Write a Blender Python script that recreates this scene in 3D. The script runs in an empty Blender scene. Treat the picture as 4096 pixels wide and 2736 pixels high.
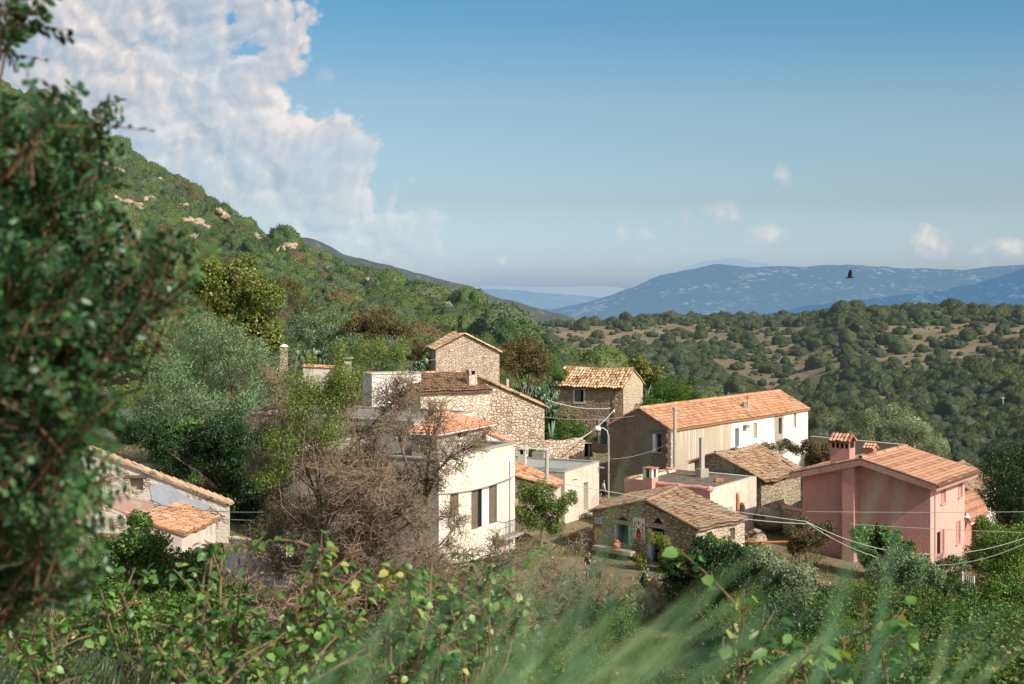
import bpy, bmesh, math, random
import numpy as np
from mathutils import Vector, Matrix
from mathutils.geometry import delaunay_2d_cdt

random.seed(7)
rng = np.random.default_rng(7)
R = math.radians
scene = bpy.context.scene
COL = scene.collection
F, CX, HZ = 1422.2, 512.0, 288.0          # focal length, centre column and horizon row of the photograph (1024 wide)

def P(px, py, Y):
    return Vector(((px - CX) / F * Y, Y, (HZ - py) / F * Y))
def XY(px, Y):
    return ((px - CX) / F * Y, Y)

# ------------------------------------------------------------------ object helpers
def tag(o, label=None, cat=None, group=None, kind=None):
    if label: o['label'] = label
    if cat: o['category'] = cat
    if group: o['group'] = group
    if kind: o['kind'] = kind
    return o
def thing(name, label, cat, loc=(0, 0, 0), rz=0.0, group=None):
    o = bpy.data.objects.new(name, None); COL.objects.link(o)
    o.empty_display_size = 0.3
    o.location = loc; o.rotation_euler = (0, 0, rz)
    return tag(o, label, cat, group)
def link_mesh(name, me, parent=None, loc=None):
    o = bpy.data.objects.new(name, me); COL.objects.link(o)
    if parent is not None: o.parent = parent
    if loc is not None: o.location = loc
    return o
def copy_tree(o, parent=None):
    c = o.copy(); COL.objects.link(c)
    if parent is not None: c.parent = parent
    for ch in list(o.children): copy_tree(ch, c)
    return c
def root_of(o):
    while o.parent is not None: o = o.parent
    return o

class MB:
    """collects faces in world coordinates, builds one mesh object (local to its parent's place)"""
    def __init__(s): s.v = []; s.f = []; s.r = []; s.m = []
    def face(s, pts, rnd=0.5, mi=0):
        b = len(s.v); s.v.extend([tuple(p) for p in pts]); s.f.append(tuple(range(b, b + len(pts)))); s.r.append(rnd); s.m.append(mi)
    def mesh(s, verts, faces, rnd=0.5, mi=0):
        b = len(s.v); s.v.extend([tuple(p) for p in verts])
        for f in faces: s.f.append(tuple(i + b for i in f)); s.r.append(rnd); s.m.append(mi)
    def box(s, c, size, rz=0.0, rnd=0.5, mi=0, taper=1.0, tilt=None):
        c = Vector(c); hx, hy, hz = size[0] / 2, size[1] / 2, size[2] / 2
        m = Matrix.Rotation(rz, 3, 'Z')
        if tilt is not None: m = m @ tilt
        vs = []
        for z, t in ((-hz, 1.0), (hz, taper)):
            for x, y in ((-hx, -hy), (hx, -hy), (hx, hy), (-hx, hy)):
                vs.append(c + m @ Vector((x * t, y * t, z)))
        s.mesh(vs, [(3, 2, 1, 0), (4, 5, 6, 7), (0, 1, 5, 4), (1, 2, 6, 5), (2, 3, 7, 6), (3, 0, 4, 7)], rnd, mi)
    def tube(s, pts, rad, n=6, rnd=0.5, mi=0, cap=True):
        pts = [Vector(p) for p in pts]
        if not hasattr(rad, '__len__'): rad = [rad] * len(pts)
        vs = []; up0 = None
        for i, p in enumerate(pts):
            d = (pts[min(i + 1, len(pts) - 1)] - pts[max(i - 1, 0)])
            if d.length < 1e-9: d = Vector((0, 0, 1))
            d.normalize()
            a = Vector((0, 0, 1)) if abs(d.z) < 0.9 else Vector((1, 0, 0))
            if up0 is not None: a = up0
            x = (a - d * a.dot(d))
            if x.length < 1e-6: x = d.orthogonal()
            x.normalize(); up0 = x; y = d.cross(x)
            for k in range(n):
                t = 2 * math.pi * k / n
                vs.append(p + x * (math.cos(t) * rad[i]) + y * (math.sin(t) * rad[i]))
        fs = []
        for i in range(len(pts) - 1):
            for k in range(n):
                fs.append((i * n + k, i * n + (k + 1) % n, (i + 1) * n + (k + 1) % n, (i + 1) * n + k))
        if cap and n > 2:
            fs.append(tuple(range(n - 1, -1, -1))); fs.append(tuple((len(pts) - 1) * n + k for k in range(n)))
        s.mesh(vs, fs, rnd, mi)
    def lathe(s, c, prof, n=14, rnd=0.5, mi=0, sx=1.0, sy=1.0):
        c = Vector(c); vs = []; fs = []
        for r, z in prof:
            for k in range(n):
                t = 2 * math.pi * k / n
                vs.append(c + Vector((math.cos(t) * r * sx, math.sin(t) * r * sy, z)))
        for i in range(len(prof) - 1):
            for k in range(n):
                fs.append((i * n + k, i * n + (k + 1) % n, (i + 1) * n + (k + 1) % n, (i + 1) * n + k))
        fs.append(tuple(range(n - 1, -1, -1))); fs.append(tuple((len(prof) - 1) * n + k for k in range(n)))
        s.mesh(vs, fs, rnd, mi)
    def build(s, name, mats, parent=None, smooth=False, loc=None):
        me = bpy.data.meshes.new(name)
        org = Vector((0, 0, 0))
        if parent is not None:
            p = parent
            while p is not None: org = org + p.location; p = p.parent
        elif loc is not None: org = Vector(loc)
        me.from_pydata([(v[0] - org.x, v[1] - org.y, v[2] - org.z) for v in s.v], [], s.f)
        a = me.attributes.new('rnd', 'FLOAT', 'FACE'); a.data.foreach_set('value', s.r)
        if not isinstance(mats, (list, tuple)): mats = [mats]
        for m in mats: me.materials.append(m)
        me.polygons.foreach_set('material_index', s.m)
        if smooth: me.polygons.foreach_set('use_smooth', [True] * len(s.f))
        me.update()
        o = link_mesh(name, me, parent)
        if parent is None and loc is not None: o.location = loc
        return o

# ------------------------------------------------------------------ numpy noise
def _hash(ix, iy, seed):
    h = (ix.astype(np.int64) * 374761393 + iy.astype(np.int64) * 668265263 + seed * 974634777) & 0xffffffff
    h = ((h ^ (h >> 13)) * 1274126177) & 0xffffffff
    return ((h ^ (h >> 16)) & 0xffff) / 65535.0
def vnoise(x, y, seed=0):
    x = np.asarray(x, float); y = np.asarray(y, float)
    ix = np.floor(x); iy = np.floor(y); fx = x - ix; fy = y - iy
    fx = fx * fx * (3 - 2 * fx); fy = fy * fy * (3 - 2 * fy)
    a = _hash(ix, iy, seed); b = _hash(ix + 1, iy, seed); c = _hash(ix, iy + 1, seed); d = _hash(ix + 1, iy + 1, seed)
    return (a * (1 - fx) + b * fx) * (1 - fy) + (c * (1 - fx) + d * fx) * fy
def fbm(x, y, seed=0, oct=4):
    s = 0; a = 0.5; t = 0
    for k in range(oct):
        s = s + a * vnoise(x * 2 ** k, y * 2 ** k, seed + k); t += a; a *= 0.5
    return s / t

# ------------------------------------------------------------------ materials
def newmat(name):
    m = bpy.data.materials.new(name); m.use_nodes = True
    nt = m.node_tree; nt.nodes.clear()
    return m, nt
def N(nt, typ, ins=None, **props):
    n = nt.nodes.new(typ)
    for k, v in props.items(): setattr(n, k, v)
    for k, v in (ins or {}).items():
        sk = n.inputs[k]
        if isinstance(v, bpy.types.NodeSocket): nt.links.new(v, sk)
        elif isinstance(v, (tuple, list)) and len(v) == 3 and sk.type == 'RGBA': sk.default_value = (*v, 1)
        else: sk.default_value = v
    return n
def math_(nt, op, a, b=0.0, c=None, clamp=False):
    ins = {0: a, 1: b}
    if c is not None: ins[2] = c
    n = N(nt, 'ShaderNodeMath', ins, operation=op); n.use_clamp = clamp
    return n.outputs[0]
def mixc(nt, fac, a, b, blend='MIX'):
    n = N(nt, 'ShaderNodeMix', None, data_type='RGBA', blend_type=blend)
    for i, v in ((0, fac), (6, a), (7, b)):
        if isinstance(v, bpy.types.NodeSocket): nt.links.new(v, n.inputs[i])
        elif isinstance(v, (tuple, list)): n.inputs[i].default_value = (*v, 1) if len(v) == 3 else v
        else: n.inputs[i].default_value = v
    return n.outputs[2]
def ramp(nt, fac, stops, interp='LINEAR'):
    n = N(nt, 'ShaderNodeValToRGB', {0: fac}); cr = n.color_ramp; cr.interpolation = interp
    while len(cr.elements) < len(stops): cr.elements.new(0.5)
    for e, (p, c) in zip(cr.elements, stops):
        e.position = p; e.color = (*c, 1) if len(c) == 3 else c
    return n.outputs[0]
def maprange(nt, v, a, b, c=0.0, d=1.0):
    return N(nt, 'ShaderNodeMapRange', {0: v, 1: a, 2: b, 3: c, 4: d}).outputs[0]
def objco(nt): return N(nt, 'ShaderNodeTexCoord').outputs['Object']
def scaled(nt, vec, sx, sy, sz):
    return N(nt, 'ShaderNodeVectorMath', {0: vec, 1: (sx, sy, sz)}, operation='MULTIPLY').outputs[0]
def noise(nt, vec, scale, detail=4.0, rough=0.55, dist=0.0, out=0):
    return N(nt, 'ShaderNodeTexNoise', {'Vector': vec, 'Scale': scale, 'Detail': detail, 'Roughness': rough, 'Distortion': dist}).outputs[out]
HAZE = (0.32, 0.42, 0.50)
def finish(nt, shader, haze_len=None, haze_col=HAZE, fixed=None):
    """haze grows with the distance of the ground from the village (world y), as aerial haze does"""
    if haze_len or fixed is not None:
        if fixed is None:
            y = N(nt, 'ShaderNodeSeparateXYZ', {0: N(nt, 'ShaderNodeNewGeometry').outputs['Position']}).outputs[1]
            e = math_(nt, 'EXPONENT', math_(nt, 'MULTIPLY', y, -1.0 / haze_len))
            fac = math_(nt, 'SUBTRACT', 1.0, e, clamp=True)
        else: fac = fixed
        em = N(nt, 'ShaderNodeEmission', {0: haze_col, 1: 1.0}).outputs[0]  # haze painted as a glow mixed into the surface itself
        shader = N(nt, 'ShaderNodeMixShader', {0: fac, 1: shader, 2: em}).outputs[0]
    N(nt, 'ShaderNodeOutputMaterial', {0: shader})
def bsdf(nt, col, rough=0.9, normal=None, spec=0.2, metal=0.0):
    ins = {'Base Color': col, 'Roughness': rough, 'Specular IOR Level': spec, 'Metallic': metal}
    if normal is not None: ins['Normal'] = normal
    return N(nt, 'ShaderNodeBsdfPrincipled', ins).outputs[0]
def bump(nt, h, strength=0.5, dist=0.05):
    return N(nt, 'ShaderNodeBump', {'Height': h, 'Strength': strength, 'Distance': dist}).outputs[0]

def m_plain(name, col, rough=0.8, var=0.15, scale=3.0, metal=0.0, spec=0.3):
    m, nt = newmat(name); co = objco(nt)
    n1 = noise(nt, co, scale, 5)
    c = mixc(nt, maprange(nt, n1, 0.3, 0.7), tuple(x * (1 - var) for x in col), tuple(min(1, x * (1 + var)) for x in col))
    finish(nt, bsdf(nt, c, rough, None, spec, metal)); return m
def m_stone(name, cols, mortar, scale=2.6, flat=1.5, edge=0.07, stain=(0.2, 0.15, 0.1), stain_amt=0.35, bstr=0.9, plaster=None, plaster_amt=0.0):
    m, nt = newmat(name); co = objco(nt)
    wob = N(nt, 'ShaderNodeTexNoise', {'Vector': co, 'Scale': 3.0, 'Detail': 2.0}).outputs[1]
    off = N(nt, 'ShaderNodeVectorMath', {0: N(nt, 'ShaderNodeVectorMath', {0: wob, 1: (0.5, 0.5, 0.5)}, operation='SUBTRACT').outputs[0], 1: (0.22, 0.22, 0.16)}, operation='MULTIPLY').outputs[0]
    co2 = N(nt, 'ShaderNodeVectorMath', {0: co, 1: off}, operation='ADD').outputs[0]
    v = scaled(nt, co2, 1, 1, flat)
    vo = N(nt, 'ShaderNodeTexVoronoi', {'Vector': v, 'Scale': scale, 'Randomness': 0.85}, feature='F1')
    ve = N(nt, 'ShaderNodeTexVoronoi', {'Vector': v, 'Scale': scale, 'Randomness': 0.85}, feature='DISTANCE_TO_EDGE')
    cellr = N(nt, 'ShaderNodeSeparateColor', {0: vo.outputs['Color']}).outputs[0]
    stops = [(i / max(1, len(cols) - 1), c) for i, c in enumerate(cols)]
    c = ramp(nt, cellr, stops)
    fine = noise(nt, co, 14.0, 4, 0.65)
    c = mixc(nt, 0.55, c, mixc(nt, maprange(nt, fine, 0.3, 0.7), (0.62, 0.59, 0.56), (1.12, 1.12, 1.12)), 'MULTIPLY')
    e = maprange(nt, ve.outputs[0], edge * 0.2, edge)
    e = math_(nt, 'SUBTRACT', 1.0, math_(nt, 'MULTIPLY', math_(nt, 'SUBTRACT', 1.0, e), maprange(nt, noise(nt, co, 1.7, 4, 0.6), 0.34, 0.58, 0.4, 1.0)))
    c = mixc(nt, e, mortar, c)
    big = noise(nt, co, 0.55, 5, 0.6)
    c = mixc(nt, math_(nt, 'MULTIPLY', maprange(nt, big, 0.48, 0.75), stain_amt), c, stain)
    h = math_(nt, 'ADD', math_(nt, 'MULTIPLY', maprange(nt, ve.outputs[0], 0.0, edge * 2.2), 0.8), math_(nt, 'MULTIPLY', fine, 0.5))
    if plaster is not None:
        pf = maprange(nt, noise(nt, co, 0.8, 6, 0.6), 0.62 - plaster_amt, 0.68 - plaster_amt)
        pc = mixc(nt, fine, tuple(x * 0.8 for x in plaster), plaster)
        c = mixc(nt, pf, c, pc)
        h = math_(nt, 'MULTIPLY', h, math_(nt, 'SUBTRACT', 1.0, math_(nt, 'MULTIPLY', pf, 0.8)))
    finish(nt, bsdf(nt, c, 0.95, bump(nt, h, bstr, 0.08), 0.1)); return m
def m_plaster(name, col, dirt=(0.22, 0.17, 0.11), streak=0.4, blot=0.3, rough_scale=9.0, bstr=0.35, patch=None, patch_lo=0.6, foot=None):
    m, nt = newmat(name); co = objco(nt)
    bl = noise(nt, co, 0.9, 6, 0.62)
    st = math_(nt, 'ADD', math_(nt, 'MULTIPLY', noise(nt, scaled(nt, co, 2.2, 2.2, 0.28), 1.0, 8, 0.72), 0.62), math_(nt, 'MULTIPLY', noise(nt, co, 1.6, 6, 0.6), 0.38))
    fi = noise(nt, co, rough_scale, 5, 0.6)
    c = mixc(nt, fi, tuple(x * 0.86 for x in col), tuple(min(1, x * 1.08) for x in col))
    c = mixc(nt, math_(nt, 'MULTIPLY', maprange(nt, st, 0.5, 0.72), streak), c, dirt)
    c = mixc(nt, math_(nt, 'MULTIPLY', maprange(nt, bl, 0.5, 0.75), blot), c, dirt)
    if patch is not None:
        pf = maprange(nt, noise(nt, co, 0.65, 6, 0.6, 0.5), patch_lo, patch_lo + 0.06)
        c = mixc(nt, pf, c, patch)
    finish(nt, bsdf(nt, c, 0.92, bump(nt, fi, bstr, 0.05), 0.1)); return m
def m_tile(name, stops, lichen=None, lich_amt=0.0, interp='LINEAR'):
    m, nt = newmat(name); co = objco(nt)
    r = N(nt, 'ShaderNodeAttribute', None, attribute_name='rnd').outputs['Fac']
    c = ramp(nt, r, stops, interp)
    n1 = noise(nt, co, 11.0, 4, 0.6)
    c = mixc(nt, 0.6, c, mixc(nt, maprange(nt, n1, 0.3, 0.72), (0.66, 0.62, 0.58), (1.15, 1.15, 1.15)), 'MULTIPLY')
    if lichen is not None:
        lf = math_(nt, 'MULTIPLY', maprange(nt, noise(nt, co, 1.1, 6, 0.65), 0.42, 0.62), lich_amt)
        c = mixc(nt, lf, c, lichen)
    finish(nt, bsdf(nt, c, 0.9, bump(nt, n1, 0.3, 0.02), 0.15)); return m
def m_leaf(name, stops, trans=0.3, gloss=0.06, haze=None, objvar=0.35, big=0.5, tscale=0.35):
    m, nt = newmat(name)
    r = N(nt, 'ShaderNodeAttribute', None, attribute_name='rnd').outputs['Fac']
    c = ramp(nt, r, stops)
    pos = N(nt, 'ShaderNodeNewGeometry').outputs['Position']
    b = noise(nt, pos, tscale, 3)
    c = mixc(nt, big, c, mixc(nt, maprange(nt, b, 0.3, 0.7), (0.78, 0.8, 0.72), (1.35, 1.3, 1.1)), 'MULTIPLY')
    orn = N(nt, 'ShaderNodeObjectInfo').outputs['Random']
    c = mixc(nt, objvar, c, ramp(nt, orn, [(0, (0.75, 0.85, 0.7)), (0.35, (1.05, 1.1, 1)), (0.7, (1.5, 1.3, 0.9)), (0.85, (1.15, 1.25, 1.25)), (1, (1.7, 1.35, 1.1))]), 'MULTIPLY')
    d = N(nt, 'ShaderNodeBsdfDiffuse', {0: c}).outputs[0]
    tcol = mixc(nt, 1.0, c, (1.25, 1.3, 0.55), 'MULTIPLY')
    t = N(nt, 'ShaderNodeBsdfTranslucent', {0: tcol}).outputs[0]
    s = N(nt, 'ShaderNodeMixShader', {0: trans, 1: d, 2: t}).outputs[0]
    if gloss > 0:
        g = N(nt, 'ShaderNodeBsdfGlossy', {0: (1, 1, 1), 'Roughness': 0.42}).outputs[0]
        s = N(nt, 'ShaderNodeMixShader', {0: gloss, 1: s, 2: g}).outputs[0]
    finish(nt, s, haze); return m
def m_bark(name, a, b, haze=None):
    m, nt = newmat(name); co = objco(nt)
    n1 = noise(nt, scaled(nt, co, 6, 6, 1.5), 2.0, 5, 0.6)
    c = mixc(nt, maprange(nt, n1, 0.3, 0.7), a, b)
    finish(nt, bsdf(nt, c, 0.95, bump(nt, n1, 0.5, 0.03), 0.1), haze); return m
# ------------------------------------------------------------------ camera, sun, sky with clouds
cam_d = bpy.data.cameras.new('camera'); cam = bpy.data.objects.new('camera', cam_d); COL.objects.link(cam); scene.camera = cam
cam.location = (0, 0, 0); cam.rotation_euler = (R(90), 0, 0)
cam_d.lens = 50; cam_d.sensor_width = 36; cam_d.shift_y = -(342 - HZ) / 1024.0
cam_d.clip_start = 0.05; cam_d.clip_end = 90000
cam_d.dof.use_dof = True; cam_d.dof.focus_distance = 95; cam_d.dof.aperture_fstop = 4.0
SUN_AZ, SUN_EL = R(-40), R(37)
sd = Vector((math.cos(SUN_EL) * math.cos(SUN_AZ), math.cos(SUN_EL) * math.sin(SUN_AZ), math.sin(SUN_EL)))
sl = bpy.data.lights.new('sun', 'SUN'); sl.energy = 5.0; sl.angle = R(0.55); sl.color = (1.0, 0.955, 0.86)
so = bpy.data.objects.new('sun', sl); COL.objects.link(so); so.rotation_euler = sd.to_track_quat('Z', 'Y').to_euler(); so.location = sd * 200
w = bpy.data.worlds.new("World"); scene.world = w; w.use_nodes = True; nt = w.node_tree; nt.nodes.clear()
sky = N(nt, 'ShaderNodeTexSky', None, sky_type='NISHITA'); sky.sun_disc = False; sky.sun_elevation = SUN_EL
sky.sun_rotation = math.atan2(sd.x, sd.y) % (2 * math.pi)
sky.altitude = 300; sky.air_density = 1.0; sky.dust_density = 1.6; sky.ozone_density = 1.6
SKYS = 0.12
dirv = N(nt, 'ShaderNodeTexCoord').outputs['Generated']; sx = N(nt, 'ShaderNodeSeparateXYZ', {0: dirv}).outputs
yy = math_(nt, 'MAXIMUM', sx[1], 0.05); U = math_(nt, 'DIVIDE', sx[0], yy); V = math_(nt, 'DIVIDE', sx[2], yy)
front = maprange(nt, sx[1], 0.1, 0.3)
uv = N(nt, 'ShaderNodeCombineXYZ', {0: U, 1: V, 2: 0.0}).outputs[0]
def cn(vec, sc, det, ro, di=0.0): return noise(nt, vec, sc, det, ro, di)
n_fine = cn(scaled(nt, uv, 1, 1.15, 1), 26.0, 8, 0.6, 0.3)
def billow(vec):
    """heaped-up rounded lobes at four sizes, the shape of cumulus"""
    wob = N(nt, 'ShaderNodeTexNoise', {'Vector': vec, 'Scale': 11.0, 'Detail': 5.0, 'Roughness': 0.6}).outputs[1]
    wv = N(nt, 'ShaderNodeVectorMath', {0: N(nt, 'ShaderNodeVectorMath', {0: wob, 1: (0.5, 0.5, 0.5)}, operation='SUBTRACT').outputs[0], 1: (0.055, 0.055, 0)}, operation='MULTIPLY').outputs[0]
    q = N(nt, 'ShaderNodeVectorMath', {0: vec, 1: wv}, operation='ADD').outputs[0]; h = None
    for sc, wt in ((13.0, 0.46), (30.0, 0.27), (66.0, 0.16), (140.0, 0.11)):
        d = N(nt, 'ShaderNodeTexVoronoi', {'Vector': q, 'Scale': sc, 'Smoothness': 0.35}, feature='SMOOTH_F1', voronoi_dimensions='2D').outputs['Distance']
        t = math_(nt, 'MULTIPLY', math_(nt, 'SUBTRACT', 1.0, math_(nt, 'MULTIPLY', d, d)), wt); h = t if h is None else math_(nt, 'ADD', h, t)
    return h
n_big = billow(uv)
def gc(c): return ((c[0] - CX) / F, (HZ - c[1]) / F)
# the bank: right-hand edge runs from the top down towards the ridge, and it thins out low down
a0 = gc((252, 0)); a1 = gc((420, 226)); dx, dy = a1[0] - a0[0], a1[1] - a0[1]; ln = math.hypot(dx, dy); nx, ny = -dy / ln, dx / ln
d1 = math_(nt, 'ADD', math_(nt, 'MULTIPLY', math_(nt, 'SUBTRACT', U, a0[0]), nx), math_(nt, 'MULTIPLY', math_(nt, 'SUBTRACT', V, a0[1]), ny))
bulge = math_(nt, 'MULTIPLY', math_(nt, 'SINE', math_(nt, 'MULTIPLY', V, 52.0)), 0.006)
nz = math_(nt, 'ADD', math_(nt, 'MULTIPLY', math_(nt, 'SUBTRACT', 0.78, n_big), 0.17), math_(nt, 'MULTIPLY', math_(nt, 'SUBTRACT', n_fine, 0.5), 0.03))
e1 = math_(nt, 'ADD', math_(nt, 'ADD', d1, bulge), nz)
low = maprange(nt, math_(nt, 'ADD', V, math_(nt, 'MULTIPLY', nz, 0.9)), -0.01, 0.125)
bank = math_(nt, 'MULTIPLY', maprange(nt, e1, 0.004, -0.010), math_(nt, 'ADD', 0.05, math_(nt, 'MULTIPLY', low, 0.95)))
holes = maprange(nt, cn(N(nt, 'ShaderNodeVectorMath', {0: uv, 1: (3.1, 1.7, 0)}, operation='ADD').outputs[0], 11.0, 7, 0.55, 0.4), 0.36, 0.52)
bank = math_(nt, 'MULTIPLY', bank, math_(nt, 'ADD', 0.62, math_(nt, 'MULTIPLY', holes, 0.38)))
puffs = None
for px, py, rx, ry, st in ((782, 172, 9, 12, .55), (646, 231, 9, 8, .4), (686, 222, 8, 12, .4), (722, 210, 22, 11, .5), (765, 236, 16, 9, .5), (934, 243, 26, 12, .75), (973, 251, 14, 7, .5), (1010, 244, 24, 10, .7), (622, 232, 6, 9, .4), (502, 260, 6, 5, .3), (326, 75, 9, 9, .35), (640, 258, 6, 5, .3), (985, 262, 8, 5, .4)):
    c = gc((px, py)); q = N(nt, 'ShaderNodeVectorMath', {0: N(nt, 'ShaderNodeVectorMath', {0: uv, 1: (c[0], c[1], 0)}, operation='SUBTRACT').outputs[0], 1: (F / rx, F / ry, 0)}, operation='MULTIPLY').outputs[0]
    l = N(nt, 'ShaderNodeVectorMath', {0: q}, operation='LENGTH').outputs['Value']
    v = math_(nt, 'MULTIPLY', maprange(nt, math_(nt, 'ADD', l, math_(nt, 'MULTIPLY', math_(nt, 'SUBTRACT', n_fine, 0.5), 5.0)), 1.15, 0.1), st)
    puffs = v if puffs is None else math_(nt, 'MAXIMUM', puffs, v)
cover = math_(nt, 'MULTIPLY', math_(nt, 'MAXIMUM', bank, puffs), front, clamp=True)
# light from the right: compare the billows with themselves a little towards the sun
sh = N(nt, 'ShaderNodeVectorMath', {0: uv, 1: (0.0055, 0.0060, 0)}, operation='ADD').outputs[0]
lit = math_(nt, 'SUBTRACT', n_big, billow(sh))
rim = maprange(nt, e1, -0.05, 0.0)
broad = cn(uv, 7.0, 4, 0.55, 0.2)
shade = math_(nt, 'ADD', math_(nt, 'ADD', math_(nt, 'MULTIPLY', lit, 2.7), math_(nt, 'MULTIPLY', rim, 0.16)), math_(nt, 'ADD', 0.22, math_(nt, 'MULTIPLY', broad, 0.66)), clamp=True)
ccol = ramp(nt, shade, [(0.2, (0.42, 0.50, 0.59)), (0.48, (0.565, 0.595, 0.65)), (0.72, (0.72, 0.685, 0.69)), (0.98, (0.90, 0.84, 0.82))])
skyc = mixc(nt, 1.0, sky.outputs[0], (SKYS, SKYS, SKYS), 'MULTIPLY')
# tint that whitens the low sky; its top stop adds warm fill light overhead
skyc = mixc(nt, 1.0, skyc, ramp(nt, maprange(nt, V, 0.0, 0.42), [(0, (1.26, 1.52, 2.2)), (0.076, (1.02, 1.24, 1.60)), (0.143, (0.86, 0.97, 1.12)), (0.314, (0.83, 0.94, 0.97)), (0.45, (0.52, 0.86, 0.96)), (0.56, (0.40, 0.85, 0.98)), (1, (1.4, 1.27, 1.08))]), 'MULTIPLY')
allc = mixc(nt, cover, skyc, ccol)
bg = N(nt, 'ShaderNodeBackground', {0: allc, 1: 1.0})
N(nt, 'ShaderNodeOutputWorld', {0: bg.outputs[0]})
scene.view_settings.view_transform = 'Standard'; scene.view_settings.look = 'None'; scene.view_settings.exposure = 0; scene.view_settings.gamma = 1
scene.render.engine = 'CYCLES'
cy = scene.cycles; cy.max_bounces = 5; cy.diffuse_bounces = 2; cy.glossy_bounces = 2; cy.transmission_bounces = 3; cy.transparent_max_bounces = 6
cy.use_denoising = True; cy.sample_clamp_indirect = 4.0; cy.use_adaptive_sampling = True; cy.adaptive_threshold = 0.02
try: cy.denoiser = 'OPENIMAGEDENOISE'; cy.denoising_input_passes = 'RGB_ALBEDO_NORMAL'
except Exception: pass
# ------------------------------------------------------------------ terrain
YS = np.concatenate([np.linspace(-40, 60, 41), np.linspace(62, 180, 60), np.linspace(184, 460, 70), np.linspace(466, 1000, 70), np.linspace(1030, 2200, 20)])
NEAR = [(-40, 1.5), (0, -1.75), (10, -4.7), (20, -8.0), (40, -12.2)]
LCOLS = {
 -700: [(58, -12.0), (75, -10.5), (105, -6), (130, -2), (180, 8), (300, 40), (520, 100), (700, 150), (800, 150), (1100, 80), (2200, -150)],
 -200: [(58, -13.5), (75, -12.5), (105, -10), (130, -8), (180, -2), (300, 16), (450, 52), (660, 104), (720, 103), (1000, 30), (2200, -150)],
 0:   [(58, -14.2), (75, -13.7), (105, -12), (130, -11), (180, -6), (300, 9), (500, 60), (650, 92), (720, 90), (1000, 20), (2200, -150)],
 70:  [(58, -14.3), (75, -13.9), (105, -12.3), (130, -11.3), (180, -7), (300, 8), (450, 41), (610, 73), (680, 71), (950, 0), (2200, -150)],
 130: [(58, -14.4), (75, -14.1), (105, -12.5), (130, -11.5), (180, -7.5), (300, 7), (420, 29), (560, 52.5), (620, 50), (900, -20), (2200, -150)],
 175: [(58, -14.5), (75, -14.3), (105, -12.6), (130, -11.8), (180, -8.2), (300, 4.2), (420, 23), (520, 40.8), (590, 36), (880, -25), (2200, -150)],
 220: [(58, -14.6), (75, -14.5), (105, -12.7), (130, -12), (180, -9), (300, 1.5), (420, 17), (490, 27.2), (560, 22), (850, -30), (2200, -150)],
 270: [(58, -14.7), (75, -14.8), (105, -12.9), (130, -12.3), (180, -9.8), (280, -0.8), (370, 9), (445, 15.8), (510, 11), (820, -36), (2200, -150)],
 310: [(58, -14.8), (75, -15), (105, -13), (130, -12.5), (180, -10.5), (260, -5), (340, 4), (410, 11), (480, 5), (800, -40), (2200, -150)],
 370: [(58, -14.9), (75, -15.2), (105, -13), (130, -12.6), (180, -11), (250, -6.4), (320, 0), (375, 4.6), (440, -2), (750, -43), (2200, -150)],
 430: [(58, -15), (75, -15.3), (105, -13), (130, -12.8), (180, -11.6), (240, -8), (300, -2), (340, 1.4), (400, -5), (700, -45), (2200, -150)],
 470: [(58, -15), (75, -15.4), (105, -13.3), (130, -13), (180, -12.5), (230, -9.6), (280, -4.4), (310, -1.7), (370, -8), (650, -48), (2200, -150)],
 500: [(58, -15), (75, -15.6), (105, -14), (130, -13.2), (180, -13.4), (220, -10.6), (260, -6.2), (285, -4.2), (340, -11), (600, -50), (2200, -150)],
 530: [(58, -15), (75, -15.7), (105, -14.8), (130, -13.4), (180, -14.6), (215, -12), (245, -8), (262, -6.8), (310, -15), (500, -50), (2200, -150)],
 560: [(58, -15), (75, -15.8), (105, -15.4), (128, -13.6), (170, -15.4), (205, -13.4), (230, -10.4), (243, -9.3), (285, -18), (420, -48), (2200, -150)],
 600: [(58, -15), (75, -15.7), (105, -15.95), (126, -13.6), (150, -14.4), (180, -16), (212, -13.2), (228, -12.4), (265, -22), (400, -50), (2200, -150)],
 640: [(58, -15), (75, -15.7), (105, -16), (124, -14.2), (145, -15), (175, -18.5), (205, -18), (225, -18), (262, -28), (400, -52), (2200, -150)],
 700: [(58, -15), (75, -16), (105, -16.2), (118, -16.4), (130, -17.5), (160, -23), (200, -30), (230, -34), (270, -42), (400, -54), (2200, -150)],
 800: [(58, -15.4), (75, -16.5), (92, -16.6), (105, -17), (130, -20), (160, -26), (200, -34), (230, -39), (270, -45), (400, -54), (2200, -150)],
 930: [(58, -16.2), (75, -17.3), (92, -17.9), (105, -18.4), (130, -22), (160, -28), (200, -36), (230, -41), (270, -47), (400, -54), (2200, -150)],
 1050: [(58, -16.6), (75, -17.8), (92, -18.4), (105, -19), (130, -23), (160, -29), (200, -37), (230, -42), (270, -48), (400, -54), (2200, -150)],
 1700: [(58, -17), (75, -18.4), (92, -19.2), (105, -20), (130, -25), (160, -31), (200, -38), (230, -43), (270, -49), (400, -54), (2200, -150)],
}
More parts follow.
